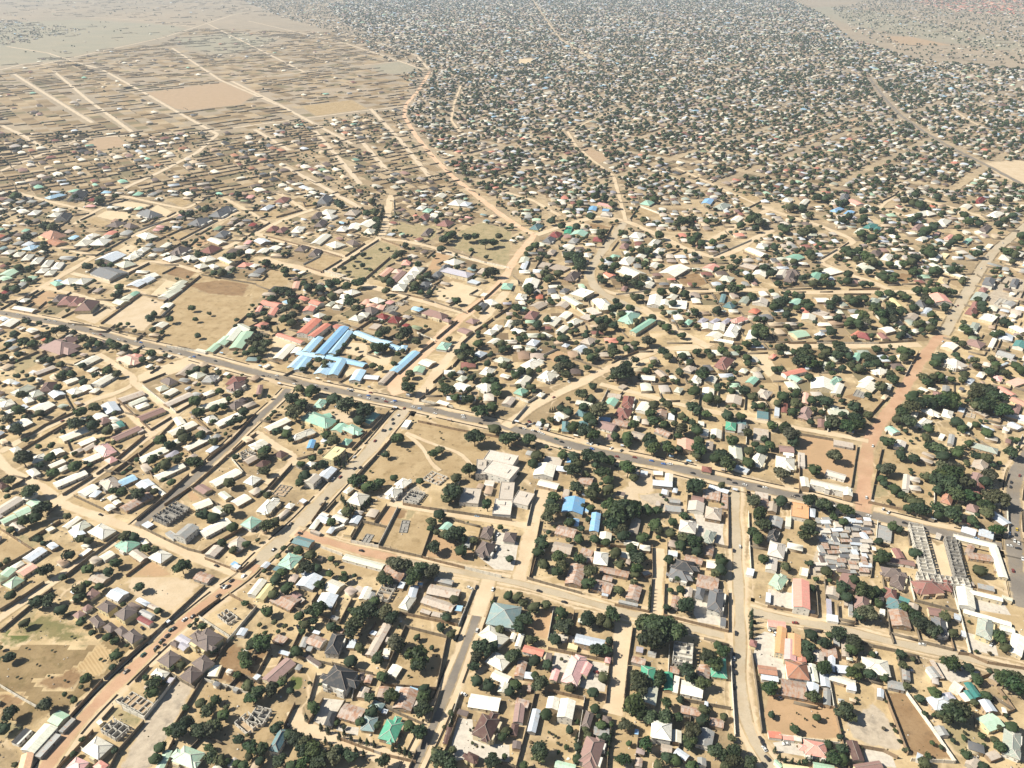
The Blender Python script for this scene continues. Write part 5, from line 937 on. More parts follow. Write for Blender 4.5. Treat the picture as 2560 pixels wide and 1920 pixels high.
sheet(640, 480, """
510 1395 590 1400 800 1170 g U 6; 400 1370 460 1390 575 1265 g i 4; 620 1400 680 1390 830 1200 g i 4; 280 1510 330 1530 430 1430 g i; 340 1530 390 1545 470 1440 g i; 360 1400 590 1440 600 1410 g i; 590 1430 930 1510 945 1480 g i; 510 1560 600 1590 690 1490 g i; 630 1570 700 1590 780 1460 g i 4
1000 1290 1150 1330 1160 1290 g i; 850 1220 1000 1280 1020 1260 g i; 1150 1340 1240 1370 1250 1340 g i; 1240 1360 1290 1370 1310 1330 h i; 1170 1540 1210 1560 1400 1390 g i; 810 1620 890 1640 945 1550 g i 4; 920 1610 1040 1620 1080 1590 g B; 1060 1640 1100 1659 1200 1560 g A
180 1240 390 1310 410 1285 g S; 360 1210 430 1230 560 1110 g S 6; 450 1240 500 1255 640 1150 g S 6; 410 1020 480 1040 510 1000 g S 5; 370 920 430 945 460 920 g S 5; 470 960 550 985 570 950 g S 5; 310 830 360 840 380 780 g s; 50 970 190 1000 210 960 g S; 100 1060 150 1075 190 1010 g S; 0 1020 20 1050 50 1000 g S
150 1430 220 1450 340 1330 g W; 300 1390 360 1400 400 1350 g W; 1060 720 1100 740 1180 670 g s; 1150 770 1200 790 1290 700 g Q; 1180 690 1230 710 1260 680 h s; 1260 620 1320 640 1340 600 h S; 1330 680 1410 700 1450 660 h W; 1290 720 1360 745 1410 700 h W; 1250 760 1320 780 1370 730 h W; 1220 790 1290 810 1330 770 h W; 1180 840 1270 865 1300 810 h W
1640 610 1730 640 1790 600 h W; 1620 690 1850 745 1860 700 h Z 6; 1580 680 1640 690 1680 640 h k; 1520 720 1570 740 1620 700 h k; 1410 810 1470 830 1510 790 h k; 1920 690 1990 720 2030 680 h A; 1900 760 1970 785 1990 760 g a; 1840 780 1920 800 1930 770 f B; 2120 830 2200 850 2220 800 h e; 1940 890 1970 905 2000 880 f W
770 870 840 900 890 860 h W; 720 920 780 930 800 890 h W; 690 950 760 970 800 940 h W; 660 1000 720 1010 750 980 h W; 600 980 640 990 690 950 h a; 990 940 1070 970 1100 930 h W; 910 960 950 980 990 940 g s; 950 990 1020 1000 1050 970 g s; 930 1030 1020 1055 1050 1010 h V; 1030 1010 1090 1030 1110 990 g s
1030 1080 1110 1100 1160 1070 h D; 1140 1120 1220 1140 1260 1090 h D; 1440 1060 1610 1110 1640 1060 c Q 4; 1610 1110 1670 1130 1690 1110 h Q; 800 1100 880 1120 940 1080 h W; 880 1070 950 1090 980 1050 h W; 1200 960 1260 970 1310 940 u X 2; 1110 1020 1180 1040 1220 990 u X 2; 980 1170 1030 1190 1080 1150 f A; 490 1070 540 1090 600 1060 h W
1560 1350 1640 1370 1690 1310 h e; 1400 1480 1490 1510 1560 1470 g W; 1350 1550 1430 1570 1460 1520 g g; 1570 1400 1640 1410 1690 1390 g a; 1870 1410 1940 1430 2000 1390 h B; 1930 1570 2010 1590 2070 1530 h W; 2060 1460 2140 1490 2200 1450 h a; 1730 1620 1780 1640 1830 1600 h a; 1730 1560 1780 1570 1810 1550 h G; 2100 1590 2170 1610 2212 1590 g W
1970 1220 2030 1240 2080 1200 h W; 2040 1180 2090 1200 2130 1160 h W; 2000 1300 2060 1330 2120 1290 g W; 1990 950 2050 990 2080 950 h W; 1900 1000 1950 1020 2000 970 h k; 1810 1120 1880 1140 1930 1110 h Q; 1740 1200 1820 1230 1870 1200 g Q; 2150 1160 2190 1180 2220 1120 g W
40 150 90 160 160 120 h B; 170 80 230 100 290 60 h q; 560 180 620 210 680 170 h W; 580 220 640 240 700 210 h W; 480 220 530 240 580 190 h V; 510 290 560 310 610 260 h V; 770 190 850 210 900 170 h A; 100 330 150 350 190 310 h q; 180 340 220 360 270 320 h q; 310 340 370 360 420 310 h W; 880 290 960 310 1040 260 g W; 800 310 870 340 900 290 g W; 930 350 990 370 1030 330 h W; 700 330 760 350 800 310 h W
480 440 540 460 640 380 g W; 620 460 700 490 760 450 h W; 790 440 850 470 890 440 h V; 10 520 60 540 110 500 g W; 110 490 160 510 210 480 g W; 340 500 400 520 450 480 h V; 460 540 510 560 560 510 h V; 1390 140 1430 160 1470 130 h W; 1440 170 1490 180 1530 150 h e; 1400 230 1460 250 1510 210 h q; 1570 280 1640 310 1700 270 h q; 1490 210 1540 230 1570 200 g W; 1670 100 1740 130 1800 90 h W; 1760 110 1820 130 1860 100 h B; 1540 40 1600 60 1640 30 g W; 1430 370 1480 385 1530 330 h V; 1130 370 1170 380 1200 360 f B; 0 430 60 460 110 420 g B; 530 90 600 110 650 50 h k 5
""", """
1570 440 60 1620 410 60 1660 380 60 1700 360 50 1600 490 50 1180 20 36 730 110 60 700 90 50 1000 80 50 960 180 50 1030 170 60 1080 240 50 1060 300 40 510 100 26 90 190 26 90 610 55 250 680 55 260 720 40 1560 250 40 1400 100 36 1600 200 40
930 540 40 840 570 40 920 630 40 980 770 70 900 770 60 1100 790 60 1060 780 60 1150 830 50 1240 530 60 1290 460 40 1200 560 40 1360 490 26 1140 490 26 1080 500 24 760 660 36 660 680 30 820 730 36 990 670 30 850 640 24 790 720 24
1830 390 60 1900 380 50 1980 440 70 2050 430 60 2100 380 50 1990 560 30 1860 500 30 2110 690 75 2110 740 50 1880 650 40 1990 700 40 1740 650 40 1730 950 55 1330 590 30 1400 620 50 1480 720 50 1420 740 50 1380 800 60 1340 850 50 1410 880 40 1500 870 40
560 830 60 640 790 60 700 780 60 780 810 60 500 810 50 660 900 60 240 850 70 300 880 70 320 950 70 260 1010 70 320 1060 70 240 1100 60 180 850 50 350 990 50 130 920 50 100 1100 50 70 1050 40 310 1130 60 450 830 60 380 730 30 420 790 50
820 950 70 860 1000 60 800 910 50 580 930 50 620 1090 50 450 1080 30 1000 1100 30 30 1250 70 90 1310 70 50 1370 60 0 1320 60 1110 1200 80 1060 1230 60 1300 1210 80 1250 1250 60 1390 1290 60 1480 1320 60 1060 1345 80 1020 1330 60 1120 1340 50
840 1250 34 760 1320 34 710 1380 34 680 1420 28 810 1430 28 890 1440 34 940 1290 28 1230 1400 40 1190 1480 40 1270 1370 34 600 1470 45 540 1450 45 590 1510 40 650 1470 30 460 1490 40 400 1530 40 300 1540 60 250 1530 60 180 1510 50 540 1600 60 1010 1500 45 1080 1520 40 290 1590 40
1700 1370 60 1800 1340 60 1830 1390 70 1780 1430 60 1920 1310 60 2130 1310 60 2140 1350 50 1900 1150 50 1960 1010 50 1930 1040 40 2080 950 50 2060 980 50 1700 1180 40 1730 1280 60 1780 1290 50 1670 1270 40 1850 1470 40 1690 1580 50 1860 1610 50 1990 1630 60 2060 1630 60 2140 1500 60 2190 1510 50 2000 1480 50 1620 1540 40 1400 1640 40 1330 1570 60 1290 1620 50 1600 1640 40 1540 1620 40 1250 1640 50
""", """
410 620 550 550; 560 690 740 580; 590 680 780 720; 640 710 850 760; 1060 410 900 510; 900 520 740 620; 700 650 830 570; 1080 400 1300 480; 1310 480 1540 510; 950 740 1160 560; 1550 505 1480 560; 1160 850 1500 930; 1510 935 1820 1040; 1830 1030 1960 930; 1970 920 2120 780
1220 1160 1340 1060; 1350 1050 1720 1120; 1560 1260 1740 1110; 1550 1280 1390 1210; 850 1200 1000 1100; 1100 1659 1390 1390; 1390 1400 1540 1290; 1770 1310 1880 1210; 1890 1200 2050 1090; 2060 1080 2212 980; 1830 1340 1700 1500; 1690 1500 1530 1640; 1560 790 1500 870; 1840 560 1880 500; 1560 510 2190 650
1190 60 1195 220; 1200 240 1370 265; 1375 170 1370 255; 1710 200 1870 160; 400 80 420 120 720 80; 0 330 120 260; 200 210 400 150; 770 550 940 440; 60 370 480 480 740 560; 0 800 140 850; 580 690 420 640; 920 430 560 310; 1700 510 1860 560
""", """
330 1659 W; 180 1620 K; 60 1590 K
""", """
1050 310 24 1060 290 24 1045 340 24 1070 270 24 1080 220 24 1090 180 24 1100 150 24 130 1180 20 190 1190 20
""")
sheet(1280, 480, """
920 1110 1050 1145 1120 1070 c e 7; 1020 1200 1070 1220 1240 1110 g e 5; 1170 980 1280 985 1300 900 g W; 1280 975 1350 985 1360 940 g W; 1360 1000 1500 1010 1510 940 f W; 1330 920 1400 930 1440 890 g W; 920 690 1060 750 1140 700 g W 4; 920 610 1000 640 1070 580 h W; 1290 690 1390 740 1490 680 g W 5; 1390 650 1480 690 1520 650 f W; 800 710 850 745 900 720 g S
1660 650 1720 685 1780 650 g S; 1880 1110 1960 1135 2060 1100 c S 4; 2050 1030 2100 1060 2140 1030 g S; 1800 750 1870 790 1910 750 h a; 1600 1120 1650 1135 1700 1100 h Z; 1700 1125 1750 1135 1810 1100 h Z; 1800 1130 1850 1140 1910 1100 h Z; 1480 1140 1530 1150 1570 1110 h e; 1640 1180 1740 1200 1740 1150 g W; 1740 1190 1830 1210 1840 1150 g W 4; 1830 1240 1930 1260 1990 1160 c W 5
1680 1240 1760 1280 1820 1240 g W; 1740 1280 1900 1310 1920 1290 f W; 2020 1270 2100 1290 2130 1210 g W; 270 1140 360 1165 420 1100 g W; 400 1080 460 1100 520 1050 g W; 470 1130 540 1150 620 1110 h W; 380 1200 430 1220 490 1170 g W; 250 1230 320 1260 350 1240 g W; 520 870 600 920 690 870 f W 6; 440 920 560 990 600 960 g a 5; 700 960 780 1040 860 980 c W 6; 140 990 230 1010 310 970 g A; 380 980 450 1010 500 970 g A
640 1010 720 1060 770 1040 f X; 590 1080 650 1110 710 1080 f A; 130 1310 190 1335 240 1290 h B; 600 1290 660 1330 720 1280 h A; 530 1360 590 1390 650 1350 g B; 430 1330 470 1345 500 1320 h B; 70 1500 180 1540 290 1480 c W; 220 1600 330 1640 410 1580 c W 4; 30 1650 100 1680 160 1610 g W; 0 1200 60 1235 110 1200 g W; 450 350 500 370 520 310 g E; 500 370 620 385 660 350 g e
260 430 330 440 380 400 h k; 320 380 390 400 430 360 h D; 700 420 770 435 780 400 h D; 490 430 540 450 580 410 h G; 160 310 210 340 260 300 h l; 1240 1560 1300 1610 1340 1580 g A; 1110 1620 1230 1630 1240 1590 g W; 1540 1640 1610 1659 1650 1600 h W; 1760 1490 1850 1550 1920 1470 c q 5; 1660 1640 1750 1650 1780 1600 g W; 1480 1530 1540 1560 1590 1520 h A; 2010 1650 2090 1659 2140 1610 g e; 1960 1550 2010 1570 2040 1540 g a; 2060 1540 2120 1560 2160 1530 g a
660 155 720 165 735 130 g U; 780 160 830 170 840 150 f U; 770 195 840 215 860 185 h X; 750 110 880 140 890 120 g P; 1640 95 1710 110 1740 70 g U 4; 1110 100 1180 120 1230 90 h e; 1750 130 1830 160 1900 120 c m; 1880 250 1950 260 2000 220 g W; 1020 380 1090 410 1140 370 h W; 1170 460 1240 470 1290 420 h W; 1220 520 1270 545 1320 500 h W; 930 480 980 500 1010 460 h Q; 1070 560 1130 580 1170 540 g W; 1170 650 1240 660 1280 620 g W; 830 570 900 580 940 550 h e
2080 960 2200 975 2212 930 g X; 1820 990 1900 1010 1950 970 h l; 1960 950 2020 970 2060 920 g m; 1790 950 1830 960 1850 890 g l; 1970 640 2090 670 2130 640 g A; 2020 500 2160 560 2212 540 g W; 2110 480 2190 500 2212 460 h W; 2080 710 2180 740 2212 700 g W; 100 800 200 850 230 780 g W; 70 660 110 680 140 610 g B; 60 610 130 620 150 570 g a; 300 530 350 550 380 510 h A; 610 550 660 570 690 540 h W; 420 480 500 500 540 470 g W; 230 640 300 660 340 620 f A; 330 660 450 690 490 650 f A; 460 740 540 780 600 720 c V; 110 1080 180 1110 230 1050 h q; 940 850 980 860 1000 820 h Q; 1130 800 1200 820 1230 790 g W; 1360 820 1460 830 1480 800 g W; 410 860 460 870 500 840 h k; 30 920 100 940 130 890 h W
""", """
880 1380 75 870 1340 60 1240 1300 75 1270 1340 60 1060 1310 55 990 1350 50 935 1270 45 740 1290 30 300 1310 30 440 1450 80 410 1520 80 500 1500 70 470 1580 60 660 1390 70 680 1430 60 700 1420 60 660 1520 45 820 1480 50 1310 1380 70 1350 1420 60 1040 1430 50 1160 1540 50 940 1560 110 900 1600 100 1000 1560 90 990 1490 60 1480 1420 60 1450 1550 50 1590 1380 50 1690 1380 50 1640 1580 80 1660 1540 60 1820 1370 60 1960 1350 50 2030 1430 60 2040 1480 50 1860 1400 50 1720 1420 50 1540 1470 50
80 1540 60 30 1580 60 150 1560 50 70 1270 50 120 1260 40 460 1260 60 420 1270 50 560 1200 40 510 1210 40 640 1240 50 700 1080 40 780 1170 70 750 1110 60 820 1110 60 880 1150 60 1070 1120 50 1340 1170 60 1290 1140 50 1230 1080 50 920 990 60 900 940 50 870 1000 60 960 1060 60 1020 1000 60 1070 960 50 1020 920 60 1110 910 50 1300 1050 40 1390 960 50 1600 1160 40 1460 1130 40 1580 1030 50 1770 1020 60 1920 960 40 2120 1100 50 2140 1180 90 2180 1220 80 2100 1220 60 2030 1310 60 2110 1310 50
40 1000 60 40 1130 70 220 1150 60 300 1100 50 330 940 40 150 850 70 140 820 60 280 700 60 330 740 60 400 700 60 300 760 50 600 600 80 560 560 80 640 640 70 520 540 70 580 650 60 480 550 60 660 690 50 720 740 40 450 250 60 420 290 50 560 300 50 640 200 60 700 190 50 770 350 60 770 390 40 340 250 50 200 460 50 150 490 50 310 560 36
840 580 40 890 580 40 790 650 60 890 640 60 950 760 70 1060 780 70 1100 800 60 850 680 50 760 780 50 1000 740 50 1140 740 50 1200 840 60 1290 860 60 1400 850 60 1490 880 60 1450 820 40 1120 500 60 1180 510 60 1040 500 40 1360 470 40 1150 620 40 1090 590 40 1000 550 40 1290 640 40 1820 780 60 1720 830 60 1800 830 60 1900 830 70 1960 830 60 2080 900 60 2050 740 60 1890 650 50 1950 600 50 1910 560 40 2180 650 60 1580 540 40
1480 250 70 1530 240 60 1420 270 50 1400 390 60 1350 370 60 1560 420 60 1600 380 60 1690 250 50 1760 250 40 1730 430 50 1500 430 60 1640 440 50 2100 220 80 2050 240 60 2140 260 70 2080 180 60 2150 320 50 1940 270 50 1820 390 40 1100 240 50 1050 250 40 1230 60 50 880 110 50 1000 80 60 930 190 60 720 30 60 800 50 50 590 100 50 210 80 40 50 100 40 980 350 40 920 350 40
""", """
140 940 330 870; 200 1440 390 1350; 380 880 520 970 640 1060; 500 1040 650 1120 740 1180; 860 1470 940 1430; 950 1425 1190 1335; 540 1440 770 1520; 1000 1250 920 1170; 1390 740 1570 660; 1380 750 1480 820; 900 880 1160 850; 1500 835 1700 835; 1540 880 1740 870; 1710 1290 2000 1310
2040 1390 2212 1385; 860 500 920 420; 870 280 780 450; 1020 230 1100 110; 1110 120 1270 180; 1800 250 2212 50; 1740 550 2070 410; 1290 570 1450 500; 640 1210 740 1170; 200 840 260 760; 190 680 270 530; 10 720 80 780; 600 80 720 0; 380 120 520 160 540 60
500 720 620 740; 1450 910 1530 1030; 1740 880 1840 1040; 1340 1300 1560 1300; 180 1000 20 950; 2000 520 2212 600; 1000 790 1150 730
""", """
250 1365 W; 240 1380 K; 130 1340 W; 490 1640 W
""", """
740 1220 24
""")
sheet(1920, 480, """
120 1560 160 1590 330 1550 g S 4; 170 1600 250 1640 310 1620 g e; 510 1650 560 1680 640 1620 c e; 900 1540 970 1590 1050 1560 c W; 780 1640 840 1659 920 1610 g W; 510 1440 580 1470 640 1430 g a; 720 1450 780 1460 810 1400 g e; 0 1430 40 1440 80 1410 g S; 1510 1470 1640 1540 1700 1490 c X 5; 1700 1310 1830 1350 1880 1310 h Q; 1500 1330 1590 1370 1640 1330 g W; 2120 1320 2200 1360 2230 1310 g T 4; 1900 1340 1940 1350 1980 1270 g W; 2110 1180 2212 1230 2230 1190 g W 5
1830 1090 1930 1130 1980 1080 f W 4; 1640 1180 1720 1190 1760 1150 h m; 1740 1180 1800 1200 1830 1140 h m; 1700 1050 1780 1070 1820 1020 h q; 1750 1000 1810 1010 1830 960 h q; 1410 900 1470 970 1570 940 g S 5; 1260 970 1340 1000 1390 960 h k; 1060 930 1130 1000 1160 980 g Y; 870 950 940 970 970 930 h m; 950 920 1000 930 1050 900 g a; 400 950 510 950 530 915 g W; 180 950 220 990 290 950 g e; 290 1100 400 1120 410 1070 g W; 390 1040 460 1080 520 1050 f A
180 1210 260 1260 360 1240 g g; 710 1240 770 1250 830 1210 h S; 780 1260 880 1270 890 1230 h D; 960 1180 1010 1220 1090 1200 g W 4; 950 1230 1000 1280 1040 1260 g q; 400 1230 440 1250 490 1230 g B; 1220 1200 1270 1220 1320 1200 g W; 1320 1050 1380 1060 1420 1010 g B; 1180 1080 1260 1110 1300 1070 g A; 140 760 210 790 260 690 c V 6; 70 720 160 740 190 690 g X; 760 660 850 690 920 660 g a; 760 640 800 650 850 620 g W; 350 740 430 760 470 710 g e; 430 680 520 720 640 690 f W; 160 560 220 600 300 570 g e
830 300 880 330 940 290 h T; 900 330 940 345 980 310 h T; 530 165 590 175 660 145 h U; 650 190 710 200 750 170 g U; 700 80 780 120 820 100 g S; 1420 370 1450 385 1490 350 h s; 1520 400 1560 415 1610 380 h S; 1200 200 1260 230 1440 190 c W; 1450 270 1530 290 1580 250 h W; 1780 90 1830 110 1880 60 h D; 1670 440 1720 450 1770 410 g e; 1760 490 1830 520 1880 500 g W; 1500 680 1690 750 1740 740 g W; 1390 580 1470 600 1510 550 c W; 1490 550 1530 570 1560 540 f Y; 1460 780 1530 800 1560 750 h y
970 580 1040 600 1090 550 h W; 880 540 950 560 980 520 h V; 1080 620 1140 660 1180 620 h W; 1860 780 1930 830 1960 770 h k 6; 1820 850 1870 870 1900 840 h q; 1750 930 1850 960 1900 890 g m; 1990 580 2090 600 2120 560 h W; 2090 800 2140 830 2170 770 h k; 2120 540 2180 560 2212 530 h W; 1890 620 2000 650 2030 640 g G; 1660 130 1720 150 1760 120 g W; 1880 470 1910 490 1940 460 f W; 1240 320 1290 340 1340 290 h Q; 1280 410 1330 430 1380 400 h W; 1900 200 1960 230 2030 190 h W; 1820 330 1880 350 1930 300 h V; 740 350 780 360 830 320 g a; 120 80 190 90 220 60 h W; 270 100 320 110 360 70 g W; 1990 1500 2010 1510 2080 1480 g B; 1960 1400 2100 1440 2150 1410 g G; 2020 970 2100 990 2150 960 g G; 1960 960 2010 980 2060 930 u X 2; 620 60 680 75 700 30 h k; 480 550 440 560 410 530 f B; 1940 1620 2010 1640 2030 1600 h P; 2060 1640 2130 1680 2240 1640 f s; 1800 1590 1850 1610 1880 1570 g W; 1690 1650 1750 1659 1790 1620 g B
""", """
130 940 80 90 960 70 50 990 60 160 1060 60 170 1020 50 250 1000 50 330 960 70 350 990 60 290 900 50 240 880 40 540 960 60 590 930 60 540 1000 50 700 920 60 740 940 60 780 930 50 840 920 50 600 1090 60 720 1110 60 780 1130 60 830 1060 70 860 1120 70 920 1010 70 990 1050 80 1060 1040 80 1090 1090 70 1130 1040 60 1000 1120 60 1060 980 60 920 980 50 960 880 50 1040 870 50 1070 880 50
1170 890 60 1200 910 50 1150 880 50 1300 830 60 1360 840 60 1420 830 60 1480 830 60 1520 840 50 1370 930 70 1400 950 60 1260 1000 60 1410 1060 50 1560 990 50 1540 1020 40 1640 870 50 1480 1140 70 1520 1170 60 1440 1190 60 1560 1180 50 1450 1240 50 1320 1130 50 1290 1140 50 1330 1190 40 1180 1180 50 1150 1230 50 900 1240 40 550 1210 60 530 1180 40 430 1260 40 760 1270 40
100 1340 60 150 1350 50 300 1390 90 320 1450 100 260 1460 80 380 1480 80 470 1350 70 500 1380 60 590 1320 70 640 1360 70 620 1310 60 600 1410 70 700 1420 60 470 1420 60 550 1500 60 640 1520 50 520 1520 50 720 1500 60 790 1520 60 840 1420 60 900 1440 70 870 1490 70 940 1480 60 1000 1430 40 940 1360 50 1170 1370 70 1240 1390 60 1180 1430 60 1080 1440 50 1200 1490 60 1140 1530 50 1060 1560 50 1100 1620 70 840 1410 50 1090 1330 20 1340 1330 50 1380 1340 40
1350 1510 45 1460 1440 70 1500 1420 60 1440 1480 60 1630 1410 50 1650 1440 40 1680 1310 50 1620 1280 50 1730 1200 60 1700 1180 60 1690 1130 36 1850 970 60 1860 1010 60 1820 930 50 2040 1120 60 2090 1140 50 2010 1220 50 1960 1230 50 1780 1450 50 1800 1500 50 1930 1440 50 1970 1490 50 2140 1500 60 2190 1540 60 2060 1560 60 1910 1550 60 1960 1530 50 1700 1580 60 1680 1620 50 1320 1600 70 1380 1640 70 1430 1600 60 1490 1600 60 1590 1620 50 360 1600 60 60 1530 50 100 1530 50
50 80 70 30 120 60 100 130 60 200 130 60 240 130 50 300 140 60 330 200 50 390 230 50 60 280 70 130 310 60 160 330 50 300 350 70 340 330 50 390 330 50 210 230 36 640 240 50 700 210 50 830 160 50 830 220 50 810 250 50 920 150 40 900 390 60 800 360 60 1060 340 50 1000 240 40 680 500 60 640 470 50 720 530 60 780 500 60 860 570 80 900 600 70 960 620 50 830 540 60 760 580 50 600 560 40 360 530 60 380 570 50 220 600 50 80 530 40
400 800 60 500 800 60 560 800 50 490 730 50 440 680 40 300 740 50 340 720 40 690 710 60 690 770 50 670 830 50 770 700 40 830 800 50 890 800 40 870 690 50 1000 740 60 970 720 50 1040 740 50 1080 760 50 1100 720 50 1180 620 60 1240 600 60 1280 570 60 1050 620 50 1110 560 40 1250 690 60 1300 690 50 1440 680 70 1480 690 50 1370 520 70 1400 490 60 1420 540 60 1590 670 60 1650 680 40 1700 780 40 1740 760 40 1860 540 60 1820 610 40 1830 480 40
2080 520 70 2130 540 60 2030 500 50 2190 370 60 2110 600 40 1640 300 40 1700 200 50 1740 250 60 1830 270 50 1990 280 50 1510 180 40 1370 330 70 1430 310 60 1340 360 50 1250 240 60 1300 200 50 1180 70 60 1260 90 60 1320 110 60 1470 40 50 430 40 60 500 60 50 530 50 40 620 100 50 670 90 50 2040 240 50 2120 200 50 1640 400 60 1600 430 50 1560 460 40 1190 480 36 1950 80 60 2080 60 50 1600 60 40 1280 20 50 1450 280 40 1350 260 30 1120 390 30 60 480 50 30 700 60 90 790 50 20 820 40 450 450 36 250 510 40
""", """
960 1300 1280 1280; 180 1300 420 1300; 430 1300 960 1300; 1300 1380 1250 1470; 1240 1480 1190 1580; 460 570 600 490; 620 480 700 430; 1200 970 1580 1030; 660 880 890 880; 160 835 380 830; 700 840 970 835; 1490 670 1700 745; 1980 790 2050 720; 2110 1060 2212 850
0 1130 300 1130; 200 880 120 830; 540 1010 780 1010; 1160 790 1280 790; 1000 400 1140 450; 1060 500 1140 460; 960 90 1120 10; 1140 280 980 360; 1970 1380 2020 1260; 20 410 130 350; 200 300 290 260; 1960 1170 1990 1090
""", """
1640 980 D; 1620 990 K; 1510 1290 W; 1580 1110 K; 1900 560 K; 1840 660 W; 2030 440 W
""")
# ---------------------------------------------------------------- reading the survey
class Roof: pass
ROOFS, TREES, WALLS, CARS, FIRS = [], [], [], [], []
for ox, oy, roofs, trees, walls, cars, firs in SHEETS:
    k = 1 / 3.45625
    for line in roofs.replace('\n', ';').split(';'):
        t = line.split()
        if not t: continue
        n = [float(x) * k for x in t[:6]]; r = Roof(); r.form, r.col = t[6], t[7]
        r.h = float(t[8]) if len(t) > 8 else {'g': 3.0, 'h': 3.2, 'c': 3.6, 'f': 2.6, 'u': 3.0}[r.form]
        A, B, C = [at(ox + n[i], oy + n[i + 1], r.h) for i in (0, 2, 4)]
        e1, e2 = B - A, C - B
        if np.hypot(*e1) >= np.hypot(*e2):
            u = e1 / np.hypot(*e1); L = np.hypot(*e1); W = abs(e2[0] * -u[1] + e2[1] * u[0])
        else:
            u = e2 / np.hypot(*e2); L = np.hypot(*e2); W = abs(e1[0] * -u[1] + e1[1] * u[0])
        r.L, r.W = max(L, 2.2), max(W, 1.8)
        r.L *= 1.04; r.W *= 1.09
        if r.W > r.L: r.L, r.W = r.W, r.L; u = np.array((-u[1], u[0]))
        if oy == 480 and ox == 640 and r.form == 'g' and r.col in 'iU': r.W = max(r.W, 11)
        c = (A + C) / 2
        # local +y points away from the viewer so that fronts face the street side seen in the photograph
        v = np.array((-u[1], u[0]))
        if v[1] < 0: u = -u
        r.x, r.y, r.a = c[0], c[1], math.atan2(u[1], u[0]); r.px = to_px(c[0], c[1], r.h)
        r.size = r.L * r.W * px_per_m(c[1]) ** 2
        ROOFS.append(r)
    def triples(s):
        q = [float(x) for x in s.split()]
        return [(ox + q[i] * k, oy + q[i + 1] * k, q[i + 2] * k) for i in range(0, len(q) - 2, 3)]
    TREES += triples(trees); FIRS += triples(firs)
    for line in walls.replace('\n', ';').split(';'):
        q = [float(x) * k for x in line.split()]
        if len(q) >= 4: WALLS.append([(ox + q[i], oy + q[i + 1]) for i in range(0, len(q), 2)])
    for line in cars.replace('\n', ';').split(';'):
        t = line.split()
        if t: CARS.append((ox + float(t[0]) * k, oy + float(t[1]) * k, t[2]))

def road_dist(P):
    """Distance of points from the edge of the nearest road (negative on it)."""
    P = np.asarray(P, float); best = np.full(len(P), 1e9)
    for Q, hw, _w in ROADS:
        lo, hi = Q.min(0) - 60, Q.max(0) + 60
        m = np.where((P[:, 0] > lo[0]) & (P[:, 0] < hi[0]) & (P[:, 1] > lo[1]) & (P[:, 1] < hi[1]))[0]
        if not len(m): continue
        a, b = Q[:-1], Q[1:]; d = b - a; L2 = (d ** 2).sum(1) + 1e-9
        for s in range(0, len(m), 4000):
            mm = m[s:s + 4000]; w = P[mm][:, None] - a[None]
            t = np.clip((w * d[None]).sum(2) / L2, 0, 1)
            e = w - t[..., None] * d[None]
            best[mm] = np.minimum(best[mm], np.sqrt((e ** 2).sum(2)).min(1) - hw)
    return best
# ---------------------------------------------------------------- names for places, used in labels
ANCHORS = [(x, y, t) for t, x, y in [
    ('the blue-roofed school', 880, 880), ('the roofless two-storey school', 2310, 1390), ('the pink cross-shaped villa', 1440, 1675), ('the orange-roofed villa', 1965, 1595), ('the charcoal mansion', 850, 1700),
    ('the green hipped house', 982, 1828), ('the teal courtyard house', 1256, 1535), ('the salmon two-storey block', 2005, 1480), ('the long cream school', 2440, 1490), ('the brown street villa', 1222, 1820),
    ('the triangular brown plot', 2300, 1800), ('the red-earth corner plot', 2010, 1790), ('the concrete house frame', 1708, 1625), ('the huge corner tree', 1640, 1580), ('the brown terrace row', 270, 1560), ('the tilled field', 150, 1680),
    ('the white corner house', 245, 1870), ('the roofless roadside shell', 285, 1825), ('the antenna villa', 510, 1610), ('the long pale roadside shed', 910, 1410), ('the flat off-white block', 1260, 1150), ('the cream hipped villa', 895, 1250),
    ('the sea-green compound', 800, 1055), ('the yellow flat roof', 835, 1130), ('the blue-roofed family compound', 1445, 1280), ('the white double house', 1365, 1180), ('the big grove', 1560, 1290), ('the white arcaded school', 2065, 1220),
    ('the orange shop roof', 2000, 1275), ('the tin-roof quarter', 2110, 1370), ('the thatched round hall', 2370, 1250), ('the red laterite road', 2190, 1050), ('the large empty field', 960, 1160), ('the roofless blue frame', 425, 1280),
    ('the sea-green small villa', 318, 1365), ('the sky-blue roof', 317, 1203), ('the pink hipped house', 258, 1128), ('the white T-shaped house', 455, 1070), ('the big dusty-rose villa', 150, 875), ('the salmon villa', 322, 905),
    ('the large brown field', 560, 760), ('the green-roofed mosque', 1580, 800), ('the white twin halls', 1600, 680), ('the maroon twin roofs', 970, 795), ('the market ground', 2490, 740), ('the pink school rows', 2540, 990), ('the white gate church', 1830, 820),
    ('the sunken garden house', 1990, 690), ('the salmon hostel', 1990, 930), ('the tin shop row', 1340, 1065), ('the red-brown villa', 1568, 1030), ('the walled twin plots', 1000, 1330)]]
AX = np.array([(a[0], a[1]) for a in ANCHORS], float)
ORD = ['', 'second', 'third', 'fourth', 'fifth', 'sixth', 'seventh', 'eighth', 'ninth', 'tenth', 'eleventh', 'twelfth', 'thirteenth', 'fourteenth', 'fifteenth', 'sixteenth', 'seventeenth', 'eighteenth', 'nineteenth', 'twentieth']
PENDING = []                                # (object, description, px, py)
def describe(o, desc, x, y, cat, group=None):
    o['category'] = cat
    if group: o['group'] = group
    px, py = to_px(x, y)
    PENDING.append((o, desc, px, py))
